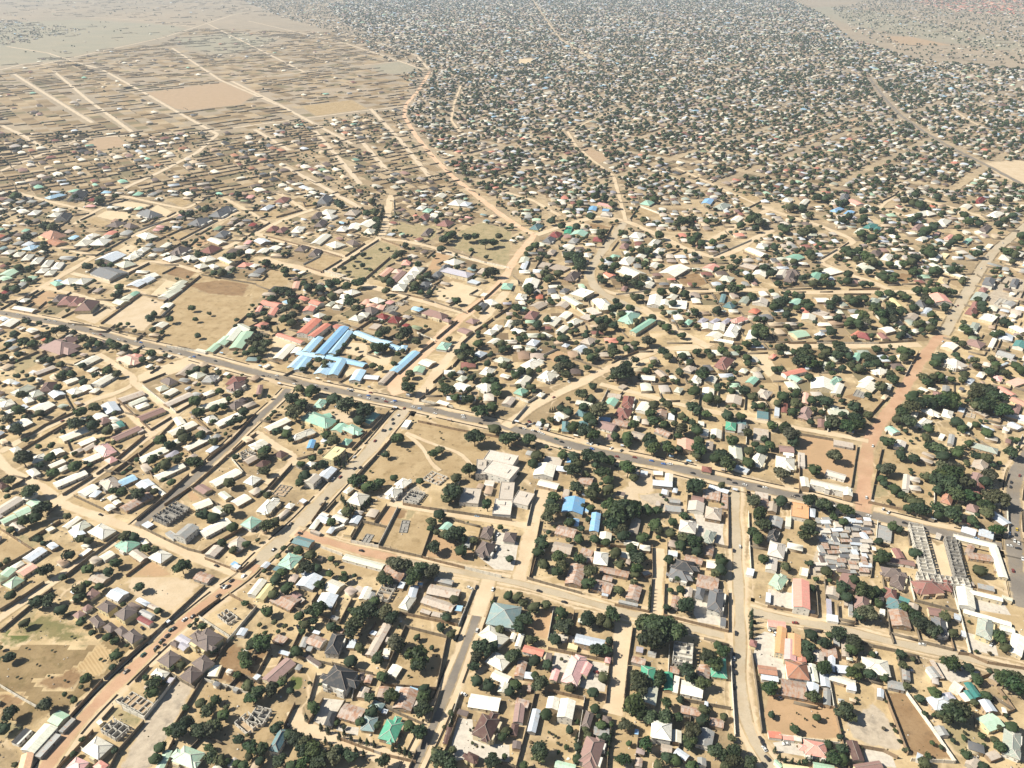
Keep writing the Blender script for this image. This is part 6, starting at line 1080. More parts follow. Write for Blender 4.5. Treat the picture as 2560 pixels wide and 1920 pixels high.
def write_labels():
    groups = {}
    for o, desc, px, py in PENDING:
        d = (AX[:, 0] - px) ** 2 + ((AX[:, 1] - py) * 1.5) ** 2
        i = int(np.argmin(d)); dx, dy = px - AX[i, 0], (py - AX[i, 1]) * 1.5
        if d[i] < 32 ** 2: rel = 'at'
        elif abs(dx) > abs(dy): rel = 'on the shaded side of' if dx > 0 else 'on the sunny side of'
        else: rel = 'beyond' if dy < 0 else 'in front of'
        groups.setdefault((desc, rel, ANCHORS[i][2]), []).append((d[i], o))
    for (desc, rel, a), q in groups.items():
        q.sort(key=lambda t: t[0])
        for k, (_, o) in enumerate(q):
            if k == 0: o['label'] = f'{desc} {rel} {a}'
            elif k < 20: o['label'] = f'{ORD[k]}-closest {desc} {rel} {a}'
            else: o['label'] = f'{desc} {rel} {a}, far from it'; o['group'] = f'{desc}s {rel} {a}'

# ---------------------------------------------------------------- house shapes (local: x along the ridge, y away from the viewer)
def gable_roof(mb, L, W, h, pitch, cx=0, cy=0, along='x', t=.14):
    rise = W / 2 * pitch; q = []
    for x in (-L / 2, L / 2):
        q += [(x, -W / 2, h), (x, 0, h + rise), (x, W / 2, h)]
    q += [(x, y, z - t) for x, y, z in q]
    if along == 'y': q = [(-y, x, z) for x, y, z in q]
    q = [(x + cx, y + cy, z) for x, y, z in q]
    mb.add(q, [(0, 3, 4, 1), (1, 4, 5, 2), (6, 7, 10, 9), (7, 8, 11, 10), (0, 6, 9, 3), (5, 11, 8, 2), (0, 1, 7, 6), (1, 2, 8, 7), (4, 3, 9, 10), (5, 4, 10, 11)])
def hip_roof(mb, L, W, h, pitch, cx=0, cy=0, along='x', t=.2):
    """Hip roof with fascia; returns the lines along which ridge tiles lie."""
    if W > L: L, W, along = W, L, 'y' if along == 'x' else 'x'
    rise = W / 2 * pitch; r = max(L / 2 - W / 2, .02)
    q = [(-L / 2, -W / 2, h), (L / 2, -W / 2, h), (L / 2, W / 2, h), (-L / 2, W / 2, h), (-r, 0, h + rise), (r, 0, h + rise)]
    q += [(x, y, z - t) for x, y, z in q[:4]]
    if along == 'y': q = [(-y, x, z) for x, y, z in q]
    q = [(x + cx, y + cy, z) for x, y, z in q]
    mb.add(q, [(0, 1, 5, 4), (1, 2, 5), (2, 3, 4, 5), (3, 0, 4), (0, 6, 7, 1), (1, 7, 8, 2), (2, 8, 9, 3), (3, 9, 6, 0), (9, 8, 7, 6)])
    return [(q[0], q[4]), (q[3], q[4]), (q[1], q[5]), (q[2], q[5]), (q[4], q[5])]
def walls_box(mb, L, W, h, cx=0, cy=0): mb.box(cx - L / 2, cx + L / 2, cy - W / 2, cy + W / 2, 0, h, False)
def wall_with_gaps(mb, a, b, w, h, rr, z0=0.):
    """A block wall from a to b left open where doors and windows will go."""
    a, b = np.asarray(a, float), np.asarray(b, float); L = np.hypot(*(b - a)); d = (b - a) / max(L, 1e-6); s = 0.
    while s < L - .3:
        e = min(L, s + rr.uniform(1.4, 3.2)); mb.bar(a + d * s, a + d * e, w, z0, z0 + h)
        g = min(L, e + rr.uniform(.9, 1.4))
        if g < L - .2:
            mb.bar(a + d * e, a + d * g, w * .92, z0, z0 + h * .33 if rr.random() < .6 else z0 + .06)
            if rr.random() < .6: mb.bar(a + d * e, a + d * g, w * .92, z0 + h * .8, z0 + h - .004)
        s = g
def shell(mb, L, W, h, rr):
    """Roofless house: outer walls, rooms and openings; long ones get bays and a second floor."""
    floors = 2 if h > 4.4 else 1; fh = h / floors
    nx = max(2, round(L / 4.2)); ny = max(1, round(W / 4.2))
    for f in range(floors):
        z = f * fh; top = fh if f < floors - 1 else fh - .1
        for y in (-W / 2, W / 2): wall_with_gaps(mb, (-L / 2, y), (L / 2, y), .36, top, rr, z)
        for x in (-L / 2, L / 2): wall_with_gaps(mb, (x, -W / 2 + .19), (x, W / 2 - .19), .36, top, rr, z)
        for i in range(1, nx):
            x = -L / 2 + L * i / nx + rr.uniform(-.5, .5); hh = top * rr.choice((1, 1, .85, .6))
            if L > 35: mb.bar((x, -W / 2 + .19), (x, W / 2 - .19), .34, z, z + hh)
            else:
                for j in range(ny):
                    if rr.random() < .8: mb.bar((x, -W / 2 + .19 + (W - .3) * j / ny), (x, -W / 2 + (W - .3) * (j + 1) / ny - .1), .32, z, z + hh)
        for j in range(1, ny):
            y = -W / 2 + W * j / ny
            for i in range(nx):
                if rr.random() < .75: mb.bar((-L / 2 + L * i / nx + .7, y), (-L / 2 + L * (i + 1) / nx - .7, y), .32, z, z + top * rr.choice((1, 1, .8)))
        if f == 0 and floors == 2:
            mb.box(-L / 2 + .2, L / 2 - .2, -W / 2 + .2, W / 2 - .2, fh - .16, fh - .02)
    if h > 2:
        for i in range(0, nx + 1):       # column starter bars
            for y in (-W / 2, W / 2):
                if rr.random() < .5: x = -L / 2 + L * i / nx; mb.box(x - .12, x + .12, y - .12, y + .12, h - .1, h + rr.uniform(.3, .8))
ONE_BIG = 12.0
SHARED = {}
def window_mesh(w, h):
    k = ('win', round(w, 1), round(h, 1))
    if k not in SHARED:
        a = MB(); t = .09
        for x0, x1, z0, z1 in ((-w / 2, w / 2, -h / 2, -h / 2 + t), (-w / 2, w / 2, h / 2 - t, h / 2), (-w / 2, -w / 2 + t, -h / 2 + t, h / 2 - t), (w / 2 - t, w / 2, -h / 2 + t, h / 2 - t), (-t / 2, t / 2, -h / 2 + t, h / 2 - t)):
            a.box(x0, x1, -.05, .04, z0, z1)
        b = MB(); b.box(-w / 2 + t, w / 2 - t, -.02, .02, -h / 2 + t, h / 2 - t)
        SHARED[k] = (a.mesh('window_frame', M_FRAME), b.mesh('window_pane', M_GLASS))
    return SHARED[k]
def door_mesh():
    if 'door' not in SHARED:
        a = MB(); a.box(-.5, .5, -.05, .03, 0, 2.05); SHARED['door'] = a.mesh('door', M_DOOR)
    return SHARED['door']
def openings(root, L, W, h, rr, cx=0, cy=0, many=True):
    """Windows and a door on the two sides the photograph looks at."""
    floors = 2 if h > 4.6 else 1; n = max(1, min(4, int(L / 3.4)))
    for f in range(floors):
        z = (h / floors) * f + min(1.6, h / floors * .55)
        for i in range(n):
            x = cx - L / 2 + L * (i + .5) / n
            if f == 0 and i == n // 2: obj('door', door_mesh(), root, (x, cy - W / 2 - .01, 0)); continue
            fr, pa = window_mesh(1.3, 1.15); w = obj('window', fr, root, (x, cy - W / 2 - .01, z)); obj('pane', pa, w)
        if many and W > 5:
            for y in (-W / 5, W / 5):
                fr, pa = window_mesh(1.1, 1.1); w = obj('window', fr, root, (cx - L / 2 - .01, cy + y, z), -math.pi / 2); obj('pane', pa, w)
SIZES = ((55, 'tiny'), (110, 'small'), (210, ''), (360, 'large'), (1e9, 'very large'))
def size_word(a): return next(w for lim, w in SIZES if a < lim)
def build_house(r, detail):
    rr = random.Random(int(r.x * 13 + r.y * 7)); L, W, h = r.L, r.W, r.h; word = ROOF[r.col][3]; sz = size_word(L * W)
    big = r.col in 'KVNqQkDol'
    long_ = L / W > 2.3 and r.form in 'gf' and L > 14
    name, noun, cat = {'g': ('house', 'gable-roofed house', 'house'), 'h': ('hipped_house', 'hipped house', 'house'), 'c': ('villa', 'many-hipped villa', 'villa'), 'f': ('shed', 'flat-roofed shed', 'shed'), 'u': ('roofless_house', 'roofless house shell', 'building shell')}[r.form]
    if long_: name, noun, cat = 'row_building', 'long low building', 'building'
    elif r.form == 'g' and L * W < 48: name, noun, cat = 'outbuilding', 'gabled outbuilding', 'outbuilding'
    elif r.form == 'f' and L * W > 75: name, noun, cat = 'flat_roofed_building', 'flat-roofed building', 'building'
    if r.form == 'u':
        root = thing(name, (r.x, r.y, 0), r.a); mb = MB(); shell(mb, L, W, h, rr); mb.build('wall', M_CONC if r.col != 'G' else M_CONC_DARK, root)
        fl = MB(); fl.box(-L / 2 + .05, L / 2 - .05, -W / 2 + .05, W / 2 - .05, 0, .12, False); fl.build('floor_slab', M_CONC_DARK if rr.random() < .5 else PLASTER[2], root)
        describe(root, (sz + ' ' if sz else '') + ('dark ' if r.col == 'G' else 'pale ') + ('low ' if h < 2 else 'two-storey ' if h > 4.4 else '') + noun, r.x, r.y, cat, 'roofless house shells'); return root
    root = thing(name, (r.x, r.y, 0), r.a)
    pl = PLASTER[{'S': 1, 'P': 0, 'K': 1, 'k': 1, 'U': 0, 'W': rr.choice((0, 0, 1, 2)), 'B': rr.choice((1, 2, 4)), 'R': rr.choice((2, 4, 5)), 'A': rr.choice((2, 4, 5)), 'G': rr.choice((4, 2, 1)), 'Y': 3, 'X': 1}.get(r.col, rr.choice((0, 0, 1, 2, 3)))]
    w, f, lines = MB(), MB(), []
    ov = .55 if r.form in 'hc' else .3 if r.form == 'g' else .12
    if r.form == 'g':
        walls_box(w, L - 2 * ov, W - 2 * ov, h - .14); p = rr.uniform(.22, .34)
        x = L / 2 - ov - .01; y = W / 2 - ov                      # gable ends
        for s in (-1, 1): w.add([(s * x, -y, h - .14), (s * x, y, h - .14), (s * x, 0, h + (W / 2) * p - .2)], [(0, 1, 2)])
        gable_roof(f, L, W, h, p)
        if big: lines = [((-L / 2, 0, h + W / 2 * p), (L / 2, 0, h + W / 2 * p))]
    elif r.form == 'h':
        walls_box(w, L - 2 * ov, W - 2 * ov, h - .1); lines = hip_roof(f, L, W, h, rr.uniform(.5, .7) if big else rr.uniform(.38, .5))
        if L > 13 and rr.random() < .5:                            # a small entrance hip in front
            s = rr.choice((-1, 1)) * L * .2; lines += hip_roof(f, W * .45, W * .8, h - .004, .5, s, -W * .25, 'y'); walls_box(w, W * .45 - .8, W * .5, h - .12, s, -W * .36)
    elif r.form == 'c':
        p = rr.uniform(.55, .75) if big else rr.uniform(.42, .55)
        mw = W * rr.uniform(.84, .9); cy = (W - mw) / 2
        lines = hip_roof(f, L, mw, h, p, 0, cy); walls_box(w, L - 2 * ov, mw - 2 * ov, h - .1, 0, cy)
        ww = L * rr.uniform(.34, .42); s = rr.choice((-1, 1)); wx = s * (L / 2 - ww / 2 - rr.uniform(0, L * .06))
        lines += hip_roof(f, ww, W, h - .004, p * 1.02, wx, 0, 'y'); walls_box(w, ww - 2 * ov, W - 2 * ov, h - .11, wx, -.003)
        w2 = L * rr.uniform(.22, .3); wx2 = -s * (L / 2 - w2 / 2 - L * .05)
        l2 = W * .7; lines += hip_roof(f, w2, l2, h - .008, p, wx2, -W / 2 + l2 / 2 + W * .03, 'y'); walls_box(w, w2 - 2 * ov, l2 - 2 * ov, h - .12, wx2, -W / 2 + l2 / 2 + W * .03)
    else:
        walls_box(w, L - 2 * ov, W - 2 * ov, h - .12); s = rr.uniform(.02, .1) * W * rr.choice((-1, 1))
        if L * W > 75: s = .05
        q = [(-L / 2, -W / 2, h - s / 2), (L / 2, -W / 2, h - s / 2), (L / 2, W / 2, h + s / 2), (-L / 2, W / 2, h + s / 2)]
        f.add(q + [(x, y, z - .16) for x, y, z in q], [(0, 1, 2, 3), (7, 6, 5, 4), (0, 4, 5, 1), (1, 5, 6, 2), (2, 6, 7, 3), (3, 7, 4, 0)])
        if L * W > 75 and h > 3:                                   # parapet and roof hatch
            for x0, x1, y0, y1 in ((-L / 2, L / 2, -W / 2, -W / 2 + .25), (-L / 2, L / 2, W / 2 - .25, W / 2), (-L / 2, -L / 2 + .25, -W / 2 + .25, W / 2 - .25), (L / 2 - .25, L / 2, -W / 2 + .25, W / 2 - .25)): f.box(x0, x1, y0, y1, h + .02, h + .55, False)
            f.box(L * .1, L * .1 + min(5, L * .25), -W * .1, W * .2, h + .03, h + .7, False)
    w.build('wall', pl, root); ro = f.build('roof', M_ROOF[r.col], root)
    if lines and detail > 0:
        m = MB()
        for a, b in lines: m.beam((a[0], a[1], a[2] + .03), (b[0], b[1], b[2] + .05), .13)
        m.build('ridge_cap', M_RIDGE[big], ro)
    if detail > 0: openings(root, L - 2 * ov, W - 2 * ov, h, rr, many=detail > 1)
    hw = 'two-storey ' if h > 4.6 else ''
    describe(root, (sz + ' ' if sz else '') + word + ' ' + hw + noun, r.x, r.y, cat, {'house': 'houses of the town', 'villa': 'hipped villas', 'shed': 'flat tin sheds', 'building': 'long and flat buildings', 'outbuilding': 'small outbuildings'}[cat])
    return root

def kind_of(r):
    long_ = r.L / r.W > 2.3 and r.form in 'gf' and r.L > 14
    if long_: return 'row'
    if r.form == 'g' and r.L * r.W < 48: return 'out'
    if r.form == 'f' and r.L * r.W > 75: return 'row'
    return r.form
LIMIT = 295
taken, rest = [], []
for kd in 'g h c f u row out'.split():
    q = sorted((r for r in ROOFS if kind_of(r) == kd), key=lambda r: -r.size)
    taken += q[:LIMIT]; rest += q[LIMIT:]
taken.sort(key=lambda r: -r.size)
for i, r in enumerate(taken): build_house(r, 2 if i < 220 else 1 if i < 520 else 0)

# ---------------------------------------------------------------- compound walls
def wall_len(px): P = at_many(px, 2.2); return np.hypot(*np.diff(P, axis=0).T).sum(), P
WQ = []
for px in WALLS:
    L, P = wall_len(px)
    WQ.append((L * px_per_m(P[:, 1].mean()), L, P))
WQ.sort(key=lambda t: -t[0])
for i, (s, L, P) in enumerate(WQ[:LIMIT]):
    rr = random.Random(i * 7 + 3); h = rr.uniform(2.6, 3.2); o = P[0]; Q = resample(P, 5.0) if len(P) == 2 else np.vstack([resample(P[j:j + 2], 5.0)[(0 if j == 0 else 1):] for j in range(len(P) - 1)])
    mb = MB(); gap = rr.randint(1, max(1, len(Q) - 3)) if L > 45 and rr.random() < .5 else -1
    for j in range(len(Q) - 1):
        a, b = Q[j] - o, Q[j + 1] - o
        if j == gap: continue
        mb.bar(a, b, .24, 0, h + .06 * math.sin(j * 1.7))
    for j in range(len(Q)):
        a = Q[j] - o; mb.box(a[0] - .2, a[0] + .2, a[1] - .2, a[1] + .2, 0, h + .22, False)
    ex, ey = Q[-1] - o
    white = rr.random() < .16 or (P[0][0] > 100 and rr.random() < .1)
    root = thing('compound_wall', (o[0], o[1], 0))
    mb.build('wall', M_WHITEWALL if white else M_BLOCKWALL if rr.random() < .6 else PLASTER[5], root)
    if gap >= 0:
        g = MB(); a, b = Q[gap] - o, Q[gap + 1] - o; d = (b - a) / np.hypot(*(b - a)); m = (a + b) / 2
        g.bar(a + d * .21, b - d * .21, .08, .1, h - .15); g.build('gate', M_DOOR if rr.random() < .5 else PLASTER[4], root)
    m = P.mean(0)
    describe(root, ('limewashed' if white else 'sandy-grey') + (' long' if L > 80 else ' short' if L < 30 else '') + (' gated' if gap >= 0 else '') + (' cornered' if len(P) > 2 else '') + ' compound wall', m[0], m[1], 'wall', 'block walls round the compounds')
wall_rest = [P for _, _, P in WQ[LIMIT:]]

# ---------------------------------------------------------------- trees
def ico():
    import bmesh
    bm = bmesh.new(); bmesh.ops.create_icosphere(bm, subdivisions=2, radius=1.0)
    V = np.array([v.co[:] for v in bm.verts]); F = np.array([[v.index for v in f.verts] for f in bm.faces]); bm.free()
    return V, F
ICO_V, ICO_F = ico()
def leaf_cloud(centres, radii, n, size, rng, squash=.8):
    """n leaf-clump faces spread over the shells of several lobes."""
    k = rng.choice(len(radii), n, p=(radii ** 2) / (radii ** 2).sum())
    d = rng.normal(size=(n, 3)); d /= np.linalg.norm(d, axis=1)[:, None]
    d[:, 2] = np.where(d[:, 2] < -.55, -d[:, 2], d[:, 2])
    rad = radii[k] * rng.uniform(.74, 1.1, n)
    c = centres[k] + d * rad[:, None] * (1, 1, squash)
    nrm = d + rng.normal(size=(n, 3)) * .45 + (0, 0, .25); nrm /= np.linalg.norm(nrm, axis=1)[:, None]
    t = np.cross(nrm, rng.normal(size=(n, 3))); t /= np.linalg.norm(t, axis=1)[:, None]; b = np.cross(nrm, t)
    s = size * rng.uniform(.55, 1.25, n)[:, None]
    V = np.stack((c - t * s - b * s * .7, c + t * s * .9 - b * s * .8, c + t * s + b * s * .75, c - t * s * .8 + b * s), 1).reshape(-1, 3)
    return V, np.arange(4 * n).reshape(-1, 4), np.repeat(rng.uniform(0, 1, n), 4)
def crown_mesh(seed, style):
    rng = np.random.default_rng(seed); nl = {'round': 8, 'spread': 11, 'ragged': 10, 'sparse': 9}[style]
    a = rng.uniform(0, 2 * math.pi, nl); r = np.sqrt(rng.uniform(0, 1, nl)) * {'round': .52, 'spread': .68, 'ragged': .66, 'sparse': .7}[style]
    C = np.stack((np.cos(a) * r, np.sin(a) * r, rng.uniform(-.28, .30, nl) * (1 - r * .6) + .05), 1); C[0] = (0, 0, .1)
    q = rng.uniform(.30, .5, nl) * {'round': 1.08, 'spread': .88, 'ragged': .85, 'sparse': .7}[style]; q[0] = .55
    V, F, T = leaf_cloud(C, q, {'round': 900, 'spread': 950, 'ragged': 800, 'sparse': 420}[style], .085, rng)
    Vs, Fs, Ts = [V], [F], [T]; o = len(V); T3 = []
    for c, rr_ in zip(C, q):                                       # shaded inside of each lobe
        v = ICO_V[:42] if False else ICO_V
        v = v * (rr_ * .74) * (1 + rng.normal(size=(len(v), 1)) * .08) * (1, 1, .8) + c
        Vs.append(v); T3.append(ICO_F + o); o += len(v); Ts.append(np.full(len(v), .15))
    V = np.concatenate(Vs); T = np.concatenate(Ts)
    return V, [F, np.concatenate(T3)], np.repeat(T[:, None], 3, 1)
STYLES = ['round', 'round', 'spread', 'spread', 'ragged', 'ragged', 'ragged', 'sparse']
CROWN = {}
for i, st in enumerate(STYLES):
    V, F, T = crown_mesh(100 + i, st)
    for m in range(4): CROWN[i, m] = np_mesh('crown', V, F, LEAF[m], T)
def trunk_mesh(seed):
    rr = random.Random(seed); mb = MB(); n = 7
    def limb(a, b, r0, r1):
        a, b = Vector(a), Vector(b); d = (b - a).normalized(); s = d.cross(Vector((.3, .9, .1))).normalized(); t = d.cross(s)
        q = [p + (s * math.cos(6.2832 * k / n) + t * math.sin(6.2832 * k / n)) * r for p, r in ((a, r0), (b, r1)) for k in range(n)]
        mb.add(q, [(k, (k + 1) % n, n + (k + 1) % n, n + k) for k in range(n)])
    top = (rr.uniform(-.08, .08), rr.uniform(-.08, .08), .55)
    limb((0, 0, -.02), top, .065, .04)
    for k in range(5):
        a = k * 1.257 + rr.uniform(-.4, .4); limb(top, (top[0] + math.cos(a) * .45, top[1] + math.sin(a) * .45, .95 + rr.uniform(-.1, .15)), .034, .012)
    return mb.mesh('trunk', M_BARK)
TRUNK = [trunk_mesh(i) for i in range(4)]
def tree_world(px, py, r):
    """Crown centre and radius on the photograph -> base, crown radius and crown centre height."""
    P = at(px, py); R = max(r / px_per_m(P[1]) * (1.15 if py > 960 else .9), .8); zc = 0.82 * R + .9
    return at(px, py, zc), R, zc
TW = sorted(((r, px, py) for px, py, r in TREES), key=lambda t: -t[0])
TL = [(*tree_world(px, py, r), r) for r, px, py in TW]
def clear_of_roads(P, R):
    """Trees stand beside the carriageway, not on it."""
    for Q, hw, w in ROADS:
        d = np.hypot(*(Q - P).T); j = int(np.argmin(d)); m = w + (.9 if w > 5.4 else .5) * R
        if d[j] < m and 0 < j < len(Q) - 1: P = Q[j] + (P - Q[j]) / max(d[j], .1) * m
    return P
TL = [(clear_of_roads(P, R), R, zc, r) for P, R, zc, r in TL]
big_t = [t for t in TL if t[1] >= 2.0]; bushes = [t for t in TL if t[1] < 2.0]
def plant(P, R, zc, r, name, noun, cat, group):
    rr = random.Random(int(P[0] * 31 + P[1] * 17)); s = rr.randrange(len(STYLES)); m = rr.choices((0, 1, 2, 3), (.52, .30, .165, .015 if R < 5 else 0))[0]
    if name == 'bush': m = rr.choices((0, 1, 2, 3), (.3, .3, .3, .1))[0]
    root = thing(name, (P[0], P[1], 0), rr.uniform(0, 6.28))
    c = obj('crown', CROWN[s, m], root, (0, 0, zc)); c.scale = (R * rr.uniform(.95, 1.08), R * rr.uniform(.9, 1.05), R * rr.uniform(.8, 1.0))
    t = obj('trunk', TRUNK[rr.randrange(4)], root); t.scale = (R * .9, R * .9, zc)
    sz = 'huge' if R > 8.2 else 'large' if R > 5.6 else 'middle-sized' if R > 3.8 else 'small'
    describe(root, f'{sz} {LEAF_WORD[m]} {dict(round="round", spread="spreading", ragged="ragged", sparse="thin")[STYLES[s]]} {noun}', P[0], P[1], cat, group)
for P, R, zc, r in big_t[:LIMIT]: plant(P, R, zc, r, 'tree', 'tree', 'tree', 'trees among the houses')
for P, R, zc, r in bushes[:200]: plant(P, R, zc * .8, r, 'bush', 'bush', 'bush', 'bushes in the yards')
TREE_REST = [(P, R, zc) for P, R, zc, r in big_t[LIMIT:] + bushes[200:]]
# columnar hedge trees along drives and walls
def fir_mesh(seed):
    rng = np.random.default_rng(seed); z = np.linspace(.12, .95, 7); C = np.stack((rng.normal(size=7) * .02, rng.normal(size=7) * .02, z), 1)
    q = (1 - z) * .2 + .06
    V, F, T = leaf_cloud(C, q, 420, .035, rng, 1.4)
    return np_mesh('crown', V, [F], LEAF[0], np.repeat(T[:, None], 3, 1))
FIR = [fir_mesh(5 + i) for i in range(3)]
for i, (px, py, r) in enumerate(FIRS):
    P = at(px, py); R = r / px_per_m(P[1]); hgt = R * 3.4; P = at(px, py, hgt * .5)
    root = thing('columnar_tree', (P[0], P[1], 0), i * 1.3); c = obj('crown', FIR[i % 3], root); c.scale = (hgt * .9, hgt * .9, hgt)
    t = obj('trunk', TRUNK[i % 4], root); t.scale = (hgt * .35, hgt * .35, hgt * .5)
    describe(root, 'dark columnar tree' if R > 1.6 else 'slim columnar tree', P[0], P[1], 'tree', 'columnar hedge trees')

# ---------------------------------------------------------------- cars
CARCOL = {'W': ((.72, .71, .68), 'white'), 'K': ((.035, .035, .04), 'dark'), 'D': ((.25, .05, .04), 'dark-red'), 'T': ((.05, .12, .10), 'dark-green'), 'U': ((.08, .2, .55), 'blue'), 'i': ((.35, .5, .7), 'pale-blue'), 'Y': ((.6, .42, .05), 'yellow'), 'A': ((.38, .33, .27), 'beige')}
M_CAR = {k: m_plain('car_paint_' + w.replace('-', '_'), c, .3, .5, .1) for k, (c, w) in CARCOL.items()}
M_TYRE = m_plain('tyre_rubber', (.02, .02, .02), .9, .1); M_RIM = m_plain('wheel_rim', (.4, .4, .4), .4, .5, .1, .6)
def prism(mb, prof, w, w2=None):
    """Side profile (x, z, half width factor) extruded across the car."""
    n = len(prof); q = [(x, s * w * k, z) for s in (-1, 1) for x, z, k in prof]
    mb.add(q, [tuple(range(n)), tuple(range(2 * n - 1, n - 1, -1))] + [(i, n + i, n + (i + 1) % n, (i + 1) % n) for i in range(n)])
cb = MB(); prism(cb, [(-2.15, .35, 1), (2.15, .35, 1), (2.2, .62, .98), (2.05, .78, .96), (.95, .92, .97), (-1.75, .95, .97), (-2.15, .85, .96)], .86)
cr = MB(); prism(cr, [(.25, 1.40, .84), (-1.2, 1.42, .84), (-1.25, 1.47, .8), (.2, 1.46, .8)], .86)
cg = MB(); prism(cg, [(.98, .92, .93), (.28, 1.40, .83), (-1.22, 1.42, .83), (-1.85, .95, .92)], .86)
wh = MB(); q = [(.32 * math.cos(6.2832 * k / 14), y, .32 * math.sin(6.2832 * k / 14)) for y in (-.1, .1) for k in range(14)]
wh.add(q, [tuple(range(14)), tuple(range(27, 13, -1))] + [(k, 14 + k, 14 + (k + 1) % 14, (k + 1) % 14) for k in range(14)])
hb = MB(); q = [(.18 * math.cos(6.2832 * k / 10), y, .18 * math.sin(6.2832 * k / 10)) for y in (-.12, .12) for k in range(10)]
hb.add(q, [tuple(range(10)), tuple(range(19, 9, -1))] + [(k, 10 + k, 10 + (k + 1) % 10, (k + 1) % 10) for k in range(10)])
CARM = {k: (cb.mesh('body', m), cr.mesh('car_roof', m)) for k, m in M_CAR.items()}
GLASSM = cg.mesh('windows', M_GLASS); WHEELM = wh.mesh('tyre', M_TYRE); RIMM = hb.mesh('rim', M_RIM)
_rr = random.Random(404)
for ri, every in ((0, 5), (1, 3), (2, 6), (8, 5)):                   # traffic between the surveyed cars
    Q = ROADS[ri][0]; N_ = strip_rows(Q)
    for j in range(3, len(Q) - 3):
        if _rr.random() < 1 / every:
            c = Q[j] + N_[j] * _rr.choice((-2.4, 2.4)) * (ROADS[ri][2] / 5.5); x, y = to_px(*c, .6)
            if 0 < x < 2560 and 560 < y < 1920: CARS.append((x, y, _rr.choice('WWWKKKADTUi')))
for i, (px, py, c) in enumerate(CARS[:280]):
    P = at(px, py, .6); best, ang = 1e9, random.Random(i).uniform(0, 3.14)
    for Q, hw, _w in ROADS:
        d = np.hypot(*(Q - P).T); j = int(np.argmin(d))
        if d[j] < best and d[j] < 22: best = d[j]; t = Q[min(j + 1, len(Q) - 1)] - Q[max(j - 1, 0)]; ang = math.atan2(t[1], t[0])
    on = best < 9
    if not on and best < 22: ang += 1.25
    root = thing('car', (P[0], P[1], .11), ang + (math.pi if i % 2 else 0))
    obj('body', CARM[c][0], root); obj('car_roof', CARM[c][1], root); obj('window_band', GLASSM, root)
    for x in (-1.35, 1.35):
        for y in (-.78, .78): w = obj('wheel', WHEELM, root, (x, y, .32)); obj('rim', RIMM, w)
    describe(root, f'{CARCOL[c][1]} car ' + ('driving on the road' if on else 'parked off the road'), P[0], P[1], 'car', 'cars on and beside the roads')
# ---------------------------------------------------------------- single landmarks
P = at(1542, 806); mt = thing('minaret', (P[0], P[1], 0))
mb = MB(); mb.box(-1.3, 1.3, -1.3, 1.3, 0, 9); mb.box(-1.7, 1.7, -1.7, 1.7, 9, 9.5); mb.box(-1, 1, -1, 1, 9.5, 14); mb.box(-1.3, 1.3, -1.3, 1.3, 14, 14.4); mb.build('shaft', PLASTER[3], mt)
mb = MB(); mb.add([(-1.1, -1.1, 14.4), (1.1, -1.1, 14.4), (1.1, 1.1, 14.4), (-1.1, 1.1, 14.4), (0, 0, 18)], [(0, 1, 4), (1, 2, 4), (2, 3, 4), (3, 0, 4)]); mb.build('spire', PLASTER[3], mt)
mt['label'] = 'tall yellow minaret beside the green-roofed mosque'; mt['category'] = 'minaret'
P = at(499, 1622); am = thing('antenna_mast', (P[0], P[1], 0)); mb = MB(); mb.box(-.18, .18, -.18, .18, 0, 15); mb.box(-.35, .35, -.35, .35, 0, .6); mb.build('pole', M_DOOR, am)
mb = MB()
for z in (12.5, 13.6, 14.6): mb.box(-1.1, 1.1, -.05, .05, z, z + .1)
mb.build('crossarm', M_DOOR, am); am['label'] = 'tall thin antenna mast beside the taupe villa'; am['category'] = 'mast'
P = at(2492, 1054); rg = thing('ring_enclosure', (P[0], P[1], 0)); mb = MB()
for k in range(20):
    a, b = 6.2832 * k / 20, 6.2832 * (k + 1) / 20
    mb.bar((11 * math.cos(a), 9 * math.sin(a)), (11 * math.cos(b), 9 * math.sin(b)), .9, 0, .9)
mb.build('wall', M_CONC, rg); mb = MB()
q = [(4.2 * math.cos(6.2832 * k / 14), 4.2 * math.sin(6.2832 * k / 14), z) for z in (0, 1.4) for k in range(14)] + [(0, 0, 2.6)]
mb.add(q, [(k, (k + 1) % 14, 14 + (k + 1) % 14, 14 + k) for k in range(14)] + [(14 + k, 14 + (k + 1) % 14, 28) for k in range(14)]); mb.build('hut', PLASTER[2], rg)
rg['label'] = 'low grey ring-shaped wall round a small hut by the pink school rows'; rg['category'] = 'enclosure'

